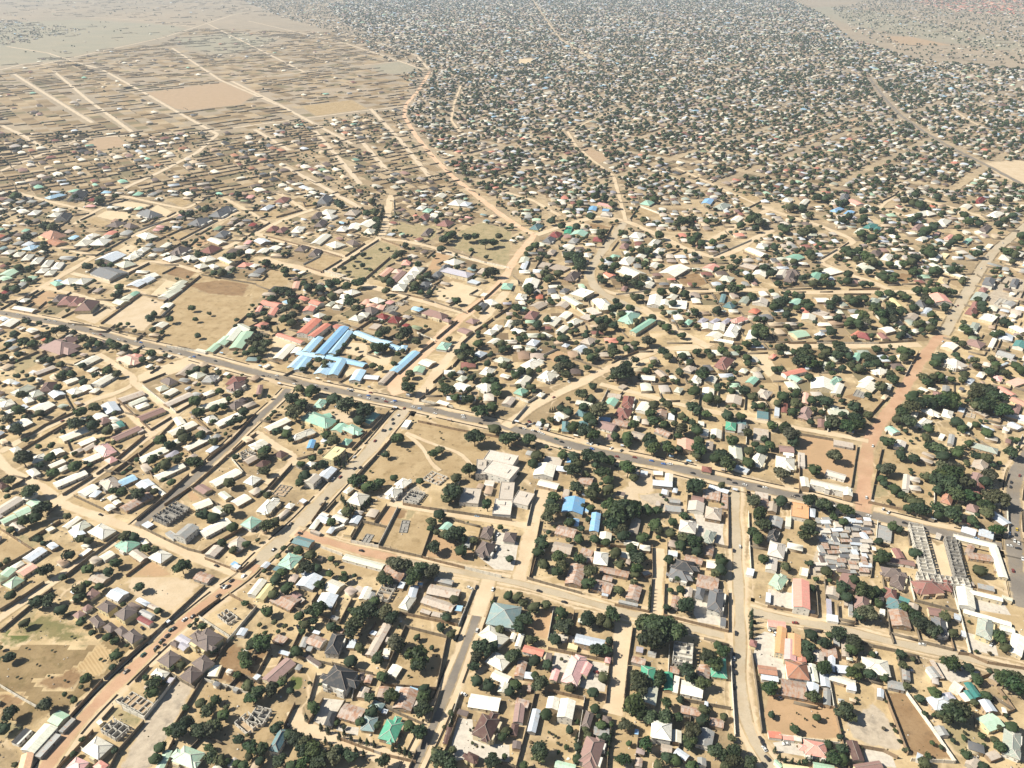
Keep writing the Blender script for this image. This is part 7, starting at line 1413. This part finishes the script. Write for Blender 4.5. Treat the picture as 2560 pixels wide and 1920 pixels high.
# the crowded tin-roof quarter beside the unfinished school
poly = at_many([(1920 + x / 3.456, 960 + y / 3.456) for x, y in [(420, 1185), (925, 1165), (905, 1480), (880, 1659), (360, 1659), (450, 1400)]])
cen = poly.mean(0); U = at(1920 + 900 / 3.456, 960 + 1400 / 3.456) - at(1920 + 500 / 3.456, 960 + 1300 / 3.456); U /= np.hypot(*U); Vv = np.array((-U[1], U[0]))
rr = random.Random(77); spots = []
for i in range(-16, 17):
    for j in range(-20, 21):
        c = cen + U * (i * 7.6 + rr.uniform(-1.5, 1.5)) + Vv * (j * 6.2 + rr.uniform(-1.2, 1.2))
        if rr.random() < .93: spots.append(c)
spots = np.array(spots); spots = spots[inside(spots, poly)]
for c in spots:
    r = Roof(); r.form = rr.choice('fffg'); r.col = rr.choice('GGGkAVRRBBXG'); r.h = rr.uniform(2.3, 3.0); r.L, r.W = rr.uniform(5.5, 10), rr.uniform(3.6, 6)
    r.x, r.y = c; r.a = math.atan2(U[1], U[0]) + rr.choice((0, 0, 0, math.pi / 2)) + .35 + rr.uniform(-.15, .15); r.size = r.L * r.W * px_per_m(c[1]) ** 2
    build_house(r, 0)
    ROOFS.append(r)

# ---------------------------------------------------------------- the rest of the town: plots laid out along each quarter's streets
occ = {}
def occupy(x, y, rad): occ.setdefault((int(x // 30), int(y // 30)), []).append((x, y, rad))
for r in ROOFS: occupy(r.x, r.y, math.hypot(r.L, r.W) * .42)
def free(x, y, rad):
    i, j = int(x // 30), int(y // 30)
    for a in (i - 1, i, i + 1):
        for b in (j - 1, j, j + 1):
            for ox_, oy_, orad in occ.get((a, b), ()):
                if (x - ox_) ** 2 + (y - oy_) ** 2 < (rad + orad) ** 2: return False
    return True
YARD = ((.28, .20, .115), (.35, .255, .15), (.23, .165, .09), (.19, .135, .08), (.42, .32, .20), (.20, .165, .095), (.31, .23, .14))
FY = []
FH, FT, FW = [], [], []        # houses (x y a L W h pitch ridge colour wall), trees (x y R zc), walls (a b h)
PAL = {'mixed': ('WWWWWWWWBBBGGXXAARVVVkkKqQgetSPiDN', .0), 'tin': ('GGGBBBBBWWWWWWXXXXaARZZkVmgQi', 0), 'villa': ('VVkkKqWWWWWWWBBXXXeoQ', 0), 'dense': ('WWWWWWWWWBBBBBGGGXXXXAAARRaaaVkkgqQSmZ', 0), 'pinkrows': ('SSSSsSPo', 0)}
def zone(px, axis, pw, pd, p_house, p_tree, p_wall, pal, seed, sz=(9, 15), n_trees=(0, 3), tr=(2.2, 4.6), thin=0.0, clumps=0.0, wu=.75, wv=.6, yards=0.0):
    rng = np.random.default_rng(seed); Z = at_many(px); a, b = at(*axis[0]), at(*axis[1]); u = (b - a) / np.hypot(*(b - a)); v = np.array((-u[1], u[0]))
    su, sv = Z @ u, Z @ v
    I, J = np.meshgrid(np.arange(su.min() // pw, su.max() // pw + 1), np.arange(sv.min() // pd, sv.max() // pd + 1), indexing='ij')
    I, J = I.ravel(), J.ravel(); lane = ((I % 7 == 0) | (J % 9 == 0)) if seed in (15, 16, 17, 25) else ((I % 5 == 0) & (np.sin(J * .7 + I) > -.6)) | ((J % 8 == 0) & (np.sin(I * .5) > -.5)) if seed == 4 else I > 1e9; hsh = (np.sin(I * 127.1 + (J // 3) * 311.7 + seed) * 43758.5453) % 1
    jit = .32 if pal == 'tin' else .06
    I = I + (np.sin(J * 12.9898) * 43758.5) % 1 * .5
    C = (I[:, None] + .5) * pw * u + (J[:, None] + .5) * pd * v
    C = C + rng.uniform(-jit, jit, C.shape) * (pw + pd) / 2
    m = inside(C, Z) & ~(lane & (rng.random(len(C)) < .88)); C, hsh = C[m], hsh[m]
    for K in KEEP: m = ~inside(C, K); C, hsh = C[m], hsh[m]
    rd = road_dist(C)
    nz = (np.sin(C[:, 0] * .013 + seed) + np.sin(C[:, 1] * .011 + C[:, 0] * .006 + seed * 2) + np.sin(C[:, 0] * .031 - C[:, 1] * .027)) / 3
    prob = rng.random(len(C)); lets = PAL[pal][0]
    ang0 = math.atan2(u[1], u[0])
    for i in range(len(C)):
        x, y = C[i]; dens = 1 - thin * (.5 + .5 * nz[i])
        if prob[i] < p_house * dens and rd[i] > 4:
            L = sz[0] + (sz[1] - sz[0]) * (rng.random() ** 2 * 1.9 if pal == 'tin' else rng.random()); W = L * rng.uniform(.55, .85); jx, jy = rng.uniform(-.18, .18, 2) * (pw, pd)
            x2, y2 = x + jx * u[0] + jy * v[0], y + jx * u[1] + jy * v[1]
            if rd[i] > L * .55 and free(x2, y2, L * .5):
                c = lets[rng.integers(len(lets))]; hip = c in 'VkKqQNDo' or rng.random() < .35
                FH.append((x2, y2, ang0 + (math.pi / 2 if rng.random() < .4 else 0) + rng.normal() * .05, L, W, rng.uniform(2.8, 3.4), rng.uniform(.45, .65) if hip else rng.uniform(.2, .36), max(.0, 1 - W / L) if hip else 1.0, c))
                occupy(x2, y2, L * .42)
                if rng.random() < .45:                            # an outbuilding in the yard
                    q = rng.uniform(-.42, .42, 2) * (pw, pd); x3, y3 = x + q[0] * u[0] + q[1] * v[0], y + q[0] * u[1] + q[1] * v[1]; l2 = rng.uniform(3.5, 7)
                    if rd[i] > 9 and free(x3, y3, l2 * .5):
                        FH.append((x3, y3, ang0 + (math.pi / 2 if rng.random() < .5 else 0), l2, l2 * .6, 2.4, .12, 1.0, 'GABWXR'[rng.integers(6)])); occupy(x3, y3, l2 * .4)
        if rng.random() < yards and rd[i] > 6: FY.append((C[i], u * pw * .5, v * pd * .5, np.array(YARD[rng.integers(len(YARD))]) * (1 if seed < 15 else .75)))
        if rng.random() < p_tree * (1 - clumps * nz[i]):
            for _ in range(rng.integers(n_trees[0], n_trees[1] + 1)):
                q = rng.uniform(-.5, .5, 2) * (pw, pd); x3, y3 = x + q[0] * u[0] + q[1] * v[0], y + q[0] * u[1] + q[1] * v[1]; R_ = rng.uniform(*tr) * (1 + .3 * max(0, nz[i]))
                if rd[i] > 2 and free(x3, y3, R_ * .3): FT.append((x3, y3, R_, R_ * .85 + .9))
        if rng.random() < (p_wall if pal != 'villa' else .95) * (.75 + .75 * nz[i] if pal != 'villa' or seed == 10 else max(.3, .7 + .9 * nz[i])) and rd[i] > -1:
            p0 = C[i] - u * pw / 2 - v * pd / 2; h = rng.uniform(2.2, 2.9)
            if rng.random() < wu: FW.append((p0, p0 + u * pw * rng.uniform(.8, 1), h))
            if (hsh[i] if pal == 'villa' else rng.random()) < wv: FW.append((p0, p0 + v * pd * (rng.uniform(.8, 1) if pal != 'villa' else 1.), h))
Zs = zone
# middle left, between the highway and the open plots
Zs([(-20, 480), (640, 480), (720, 640), (640, 930), (434, 870), (150, 805), (-20, 770)], ((107, 717), (203, 660)), 24, 25, .62, .95, .55, 'mixed', 1, (12, 21), (1, 3), (2, 4.2), yards=.8)
Zs([(-20, 800), (200, 830), (640, 945), (690, 985), (340, 1310), (-20, 1560)], ((162, 1241), (347, 1108)), 17, 19, .5, .75, .2, 'dense', 2, (6, 12), (0, 2), (1.4, 3.4))
Zs([(640, 480), (1184, 480), (1330, 585), (1270, 690), (1160, 780), (980, 960), (800, 960), (640, 930)], ((669, 651), (987, 732)), 22, 24, .66, .85, .45, 'mixed', 3, (9, 15), (0, 3), (2, 3.8), yards=.75)
Zs([(1184, 480), (1600, 480), (2000, 480), (2560, 480), (2600, 560), (2290, 910), (2160, 1100), (1920, 1050), (1500, 960), (1290, 1050), (1060, 1000), (1180, 800), (1300, 690), (1345, 590)], ((1949, 732), (2180, 729)), 19.5, 20, .82, .9, .5, 'dense', 4, (11, 18), (1, 3), (2.5, 5.2), 0, .8, yards=.7)
Zs([(2400, 770), (2500, 620), (2640, 520), (2640, 1080), (2560, 1140), (2300, 1000)], ((2296, 908), (2455, 668)), 17, 18, .75, .5, .3, 'tin', 5, (7, 14), (0, 2), (2, 4))
Zs([(2230, 1030), (2300, 930), (2560, 1050), (2530, 1250), (2520, 1350), (2200, 1290)], ((2383, 1339), (2137, 1278)), 20, 20, .32, .6, .1, 'dense', 6, (6, 11), (0, 2), (1.6, 3.4))
# near quarters: only what still has room between the surveyed houses
Zs([(640, 990), (1000, 1030), (1900, 1230), (2160, 1290), (2560, 1390), (2560, 1930), (1000, 1930), (720, 1700), (620, 1440)], ((744, 1333), (1280, 1452)), 15, 16, .26, .5, .08, 'tin', 7, (4, 9), (0, 2), (1.0, 2.7))
Zs([(-60, 1560), (340, 1320), (600, 1440), (440, 1560), (120, 1900), (-60, 1930)], ((116, 1463), (0, 1544)), 16, 17, .2, .45, .06, 'tin', 8, (4, 9), (0, 2), (1, 2.7))
Zs([(120, 1920), (440, 1590), (620, 1460), (740, 1700), (700, 1930)], ((116, 1463), (0, 1544)), 16, 17, .16, .5, .06, 'tin', 9, (4, 8), (0, 2), (1, 2.7))
# open plots to the upper left: walled strips, few houses
UL = ((231, 307), (35, 185))
Zs([(-40, 330), (540, 335), (1010, 270), (1080, 390), (1190, 490), (640, 490), (-40, 490)], UL, 30, 25, .5, .75, .68, 'villa', 10, (14, 24), (0, 3), (2.2, 4.6), .7, .6, wu=.4, wv=.75, yards=.85)
Zs([(-40, 200), (121, 135), (360, 231), (544, 336), (0, 430), (-40, 430)], UL, 42, 32, .12, .05, .55, 'villa', 11, (14, 22), (0, 1), (2, 4), .6, wu=.2, wv=.6, yards=.7)
Zs([(121, 133), (400, 110), (480, 70), (850, 82), (1050, 140), (1075, 180), (1010, 266), (770, 296), (544, 336)], UL, 46, 34, .08, .03, .52, 'villa', 12, (14, 22), (0, 1), (2, 4), .6, wu=.15, wv=.55, yards=.6)
Zs([(-60, 40), (100, 60), (210, 75), (60, 110), (-60, 120)], UL, 34, 30, .3, .35, .2, 'tin', 13, (8, 14), (0, 2), (3, 5))
Zs([(0, 2), (300, 0), (900, 0), (860, 60), (640, 40), (480, 66), (200, 40), (0, 40)], UL, 95, 70, .05, .06, .38, 'tin', 14, (12, 20), (0, 2), (4, 7))
# the dense old town to the horizon
AXT = ((1974, 359), (2148, 295))
Zs([(1010, 320), (1014, 262), (1300, 330), (1700, 320), (2150, 300), (2560, 380), (2640, 490), (1184, 490), (1085, 395)], AXT, 21, 21, .86, .98, .3, 'dense', 15, (11, 18), (1, 3), (3.4, 6.6), .2, .8, yards=.9)
Zs([(1012, 262), (1076, 180), (1330, 180), (1700, 200), (2180, 200), (2560, 300), (2640, 380), (2560, 382), (2150, 302), (1700, 322), (1300, 332)], AXT, 20, 20, .86, .85, .14, 'tin', 25, (11, 17), (1, 3), (3.5, 6.6), .25, .9, yards=.9)
Zs([(1075, 182), (1040, 142), (960, 95), (1200, 90), (1700, 90), (2100, 90), (2300, 150), (2640, 180), (2640, 310), (2180, 215), (1700, 205), (1330, 185)], AXT, 23, 23, .86, .72, .08, 'tin', 16, (12, 20), (1, 3), (3.4, 6.4), .25, .9, yards=.9)
Zs([(960, 96), (860, 62), (820, 10), (880, 0), (1980, 0), (2060, 40), (2120, 92), (1700, 92), (1200, 92)], AXT, 30, 29, .86, .6, .04, 'tin', 17, (16, 26), (1, 2), (4.5, 8), .3, .9, yards=.8)
Zs([(1075, 182), (1040, 143), (964, 97), (890, 84), (930, 130), (990, 165), (1030, 220), (1012, 262)], AXT, 30, 28, .5, .6, .2, 'tin', 28, (10, 17), (1, 2), (3, 5.5), .6, .8)
Zs([(0, 46), (420, 63), (465, 73), (400, 95), (230, 130), (150, 150), (0, 170)], UL, 90, 70, .05, .12, .14, 'tin', 29, (10, 18), (0, 2), (3, 6), .5, .8)
Zs([(600, 0), (820, 0), (866, 62), (962, 96), (1040, 142), (985, 138), (850, 86), (700, 42)], UL, 34, 30, .45, .4, .2, 'tin', 27, (10, 16), (0, 2), (3, 6), .7)
Zs([(2080, 20), (2180, 0), (2600, 0), (2640, 170), (2300, 145), (2140, 85)], ((1974, 359), (2148, 295)), 40, 36, .30, .32, .06, 'tin', 18, (12, 20), (1, 2), (3.5, 6.5), .8, .9)
Zs([(2270, -6), (2560, 2), (2560, 40), (2420, 34), (2300, 12)], ((2200, 20), (2500, 40)), 60, 130, .8, .1, 0, 'pinkrows', 19, (30, 44), (0, 1), (4, 6))

# stalls, kiosks and waiting cars on the verges of the big road
rr = random.Random(5); Q = ROADS[0][0]; T_ = np.gradient(Q, axis=0); T_ /= np.hypot(*T_.T)[:, None]
for i in range(4, len(Q) - 4, 2):
    px, py = to_px(*Q[i])
    if not (520 < px < 2520) or rr.random() < .3: continue
    sd = rr.choice((-1, 1)); d = rr.uniform(11, 19); nrm = np.array((-T_[i][1], T_[i][0])) * sd; c = Q[i] + nrm * d
    if not free(c[0], c[1], 1.6): continue
    r = Roof(); r.form = 'f'; r.col = rr.choice('GBWRABi'); r.h = rr.uniform(2.2, 2.6); r.L, r.W = rr.uniform(2.6, 5), rr.uniform(2, 3); r.x, r.y = c; r.a = math.atan2(T_[i][1], T_[i][0]); r.size = 1
    root = thing('kiosk', (c[0], c[1], 0), r.a); mb = MB()
    for x in (-r.L / 2 + .2, r.L / 2 - .2):
        for y in (-r.W / 2 + .2, r.W / 2 - .2): mb.box(x - .06, x + .06, y - .06, y + .06, 0, r.h - .1, False)
    mb.box(-r.L / 2 + .3, r.L / 2 - .3, -.25, r.W / 2 - .28, 0, 1.1 if rr.random() < .5 else r.h - .2, False); mb.build('counter', PLASTER[rr.choice((2, 4, 5))], root)
    mb = MB(); mb.box(-r.L / 2, r.L / 2, -r.W / 2, r.W / 2, r.h - .08, r.h + .03); mb.build('roof', M_ROOF[r.col], root)
    occupy(c[0], c[1], 2); describe(root, f'small {ROOF[r.col][3]} roadside kiosk', c[0], c[1], 'kiosk', 'kiosks along the tarred road')

# surveyed roofs beyond the counted ones join the same mass
for r in rest: FH.append((r.x, r.y, r.a, r.L, r.W, r.h, .5 if r.form in 'hc' else .28 if r.form == 'g' else .03, max(.0, 1 - r.W / r.L) if r.form in 'hc' else 1.0, r.col))
for P_, R_, zc in TREE_REST: FT.append((P_[0], P_[1], R_, zc))
for P_ in wall_rest:
    for a, b in zip(P_[:-1], P_[1:]): FW.append((a, b, 2.4))

_d = road_dist([h[:2] for h in FH]); FH = [h for h, d in zip(FH, _d) if d > h[4] * .28 - 1.5]
_d = road_dist([t[:2] for t in FT]); FT = [t for t, d in zip(FT, _d) if d > t[2] * .6 - 1.5]
def houses_mass():
    A = np.array([h[:8] for h in FH]); n = len(A); rng = np.random.default_rng(3)
    X, Y, ANG, L, W, H, PT, RL = A.T
    base = np.array([ROOF[h[8]][0] for h in FH]); base = base * rng.uniform(.74, 1.1, (n, 1)); base = np.where(((Y > 1500) & (X > -.2 * Y))[:, None], base * rng.uniform(.55, 1.02, (n, 1)), base); base = np.where((rng.random((n, 1)) < .2) & (base.sum(1)[:, None] > 1.0), base * (.75, .62, .52), base)
    wc = np.array([(.60, .50, .35), (.68, .62, .52), (.42, .32, .21), (.36, .28, .19)])[rng.integers(0, 4, n)]
    l, w = L / 2 - .35, W / 2 - .35; o = np.zeros(n)
    Q = [(-l, -w, o), (l, -w, o), (l, w, o), (-l, w, o), (-l, -w, H), (l, -w, H), (l, w, H), (-l, w, H)]
    rise = W / 2 * PT; R_ = L / 2 * RL
    Q += [(-L / 2, -W / 2, H - .02), (L / 2, -W / 2, H - .02), (L / 2, W / 2, H - .02), (-L / 2, W / 2, H - .02), (-R_, o, H + rise), (R_, o, H + rise)]
    V = np.stack([np.stack((X + np.cos(ANG) * a - np.sin(ANG) * b, Y + np.sin(ANG) * a + np.cos(ANG) * b, c + 0 * X), 1) for a, b, c in Q], 1).reshape(-1, 3)
    C = np.concatenate((np.repeat(wc[:, None], 8, 1), np.repeat(base[:, None], 6, 1)), 1).reshape(-1, 3)
    k = np.arange(n)[:, None, None] * 14
    F4 = (np.array([(0, 1, 5, 4), (1, 2, 6, 5), (2, 3, 7, 6), (3, 0, 4, 7), (8, 9, 13, 12), (10, 11, 12, 13)])[None] + k).reshape(-1, 4)
    F3 = (np.array([(9, 10, 13), (11, 8, 12)])[None] + k).reshape(-1, 3)
    o_ = stuff(obj('distant_houses', np_mesh('distant_houses', V, [F4, F3], M_FAR, C)))
    o_['label'] = 'mass of small tin-roofed houses filling the town towards the horizon'; o_['category'] = 'houses'
houses_mass()
def yards():
    n = len(FY); c = np.array([f[0] for f in FY]); u = np.array([f[1] for f in FY]); v = np.array([f[2] for f in FY]); z = .011 + (np.arange(n) % 5) * .0004
    V = np.stack([np.c_[c + a * u + b * v, z] for a, b in ((-1, -1), (1, -1), (1, 1), (-1, 1))], 1).reshape(-1, 3)
    F = np.arange(4 * n).reshape(-1, 4)
    if np.cross(u[0], v[0]) < 0: F = F[:, ::-1]
    structure(obj('ground', np_mesh('yard_ground', V, [F], m_tone('yard_soil', .95, .1, .5), np.repeat([f[3] for f in FY], 4, 0))))
yards()
def walls_mass():
    V, F = [], []
    a = np.array([w[0] for w in FW]); b = np.array([w[1] for w in FW]); h = np.array([w[2] for w in FW]); n = len(a)
    d = b - a; d /= np.hypot(d[:, 0], d[:, 1])[:, None] + 1e-9; t = np.stack((-d[:, 1], d[:, 0]), 1) * .2
    q = [a - t, b - t, b + t, a + t]
    V = np.stack([np.c_[p, np.zeros(n)] for p in q] + [np.c_[p, h] for p in q], 1).reshape(-1, 3)
    F = (np.array([(4, 5, 6, 7), (0, 1, 5, 4), (1, 2, 6, 5), (2, 3, 7, 6), (3, 0, 4, 7)])[None] + np.arange(n)[:, None, None] * 8).reshape(-1, 4)
    o_ = stuff(obj('distant_walls', np_mesh('distant_walls', V, [F], M_FARWALL))); o_['label'] = 'low block walls marking out plots across the far quarters'; o_['category'] = 'walls'
walls_mass()
def trees_mass():
    T = np.array(FT); n = len(T); rng = np.random.default_rng(9); vs, f4, f3, cs = [], [], [], []; off = 0
    near = T[:, 1] < 1300
    for sel, leaves, core in ((near, 150, 1), (~near & (T[:, 1] < 3200), 34, 1), (T[:, 1] >= 3200, 12, 1)):
        idx = np.where(sel)[0]
        for var in range(10):
            ii = idx[var::10]
            if not len(ii): continue
            nl = 6; aa = rng.uniform(0, 6.28, nl); r_ = np.sqrt(rng.random(nl)) * .55
            Cc = np.stack((np.cos(aa) * r_, np.sin(aa) * r_, rng.uniform(-.2, .3, nl)), 1); qq = rng.uniform(.34, .55, nl)
            Vl, Fl, Tl = leaf_cloud(Cc, qq, leaves, .13 if leaves > 100 else .24 if leaves > 20 else .36, rng)
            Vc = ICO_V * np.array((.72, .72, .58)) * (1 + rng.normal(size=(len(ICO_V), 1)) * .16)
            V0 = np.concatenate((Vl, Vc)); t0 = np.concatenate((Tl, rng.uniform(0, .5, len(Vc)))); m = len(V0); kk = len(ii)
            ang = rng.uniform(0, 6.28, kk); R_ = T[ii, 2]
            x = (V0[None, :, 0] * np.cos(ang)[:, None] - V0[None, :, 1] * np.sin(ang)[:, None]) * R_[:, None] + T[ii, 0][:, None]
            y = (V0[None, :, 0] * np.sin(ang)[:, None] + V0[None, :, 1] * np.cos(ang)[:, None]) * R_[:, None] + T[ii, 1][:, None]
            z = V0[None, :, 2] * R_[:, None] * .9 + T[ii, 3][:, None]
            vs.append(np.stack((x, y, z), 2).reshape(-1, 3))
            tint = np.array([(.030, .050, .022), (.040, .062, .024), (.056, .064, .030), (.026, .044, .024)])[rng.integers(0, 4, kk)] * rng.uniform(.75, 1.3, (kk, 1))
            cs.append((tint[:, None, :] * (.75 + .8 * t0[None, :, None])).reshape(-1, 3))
            o = off + np.arange(kk)[:, None, None] * m
            f4.append((Fl[None] + o).reshape(-1, 4)); f3.append((ICO_F[None] + len(Vl) + o).reshape(-1, 3)); off += kk * m
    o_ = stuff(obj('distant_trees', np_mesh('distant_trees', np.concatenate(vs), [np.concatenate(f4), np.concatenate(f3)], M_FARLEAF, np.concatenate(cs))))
    o_['label'] = 'mass of small dark-green trees scattered through the far town'; o_['category'] = 'trees'
trees_mass()

# low scrub and rubble of the yards: too many to count
def scatter():
    rng = np.random.default_rng(21); n = 4600
    P = at_many(np.stack((rng.uniform(-60, 2620, n), rng.uniform(1000, 1940, n)), 1)); P = P[road_dist(P) > 1]
    ok = np.array([free(x, y, .2) for x, y in P]); P = P[ok]
    for K in KEEP: P = P[~(inside(P, K) & (rng.random(len(P)) < .75))]
    s = rng.uniform(.2, .6, len(P)) * rng.choice((1, 1, 1.7), len(P))
    V0 = ICO_V[:12]; import bmesh
    bm = bmesh.new(); bmesh.ops.create_icosphere(bm, subdivisions=1, radius=1); V0 = np.array([v.co[:] for v in bm.verts]); F0 = np.array([[v.index for v in f.verts] for f in bm.faces]); bm.free()
    for k, (nm, lab, mat, cols) in enumerate((('scrub', 'low dry scrub dotted over the sandy yards', M_FARLEAF, ((.05, .06, .028), (.10, .085, .045), (.16, .115, .06))), ('rubble', 'pale rubble and household clutter lying about the yards', M_FAR, ((.5, .45, .38), (.36, .30, .24), (.2, .16, .13), (.62, .58, .52))))):
        Q = P[k::2]; q = s[k::2]; m = len(Q); ang = rng.uniform(0, 6.28, m); st = rng.uniform(.6, 1.5, m)
        W = V0[None] * (1 + rng.normal(size=(m, len(V0), 1)) * .2)
        x = (W[..., 0] * np.cos(ang)[:, None] * st[:, None] - W[..., 1] * np.sin(ang)[:, None]) * q[:, None] + Q[:, 0][:, None]; y = (W[..., 0] * np.sin(ang)[:, None] * st[:, None] + W[..., 1] * np.cos(ang)[:, None]) * q[:, None] + Q[:, 1][:, None]
        z = np.maximum(W[..., 2] * q[:, None] * (.75 if k == 0 else .45) + q[:, None] * .3, -.05)
        C = np.repeat(np.array(cols)[rng.integers(0, len(cols), m)][:, None] * rng.uniform(.7, 1.2, (m, 1, 1)), len(V0), 1)
        F = (F0[None] + np.arange(m)[:, None, None] * len(V0)).reshape(-1, 3)
        o_ = stuff(obj(nm, np_mesh(nm, np.stack((x, y, z), 2).reshape(-1, 3), [F], mat, C.reshape(-1, 3)))); o_['label'] = lab; o_['category'] = nm
scatter()
write_labels()
print('ROOFS', len(ROOFS), 'taken', len(taken), 'rest', len(rest), 'trees', len(TL), 'walls', len(WALLS), 'FH', len(FH), 'FT', len(FT), 'FW', len(FW))
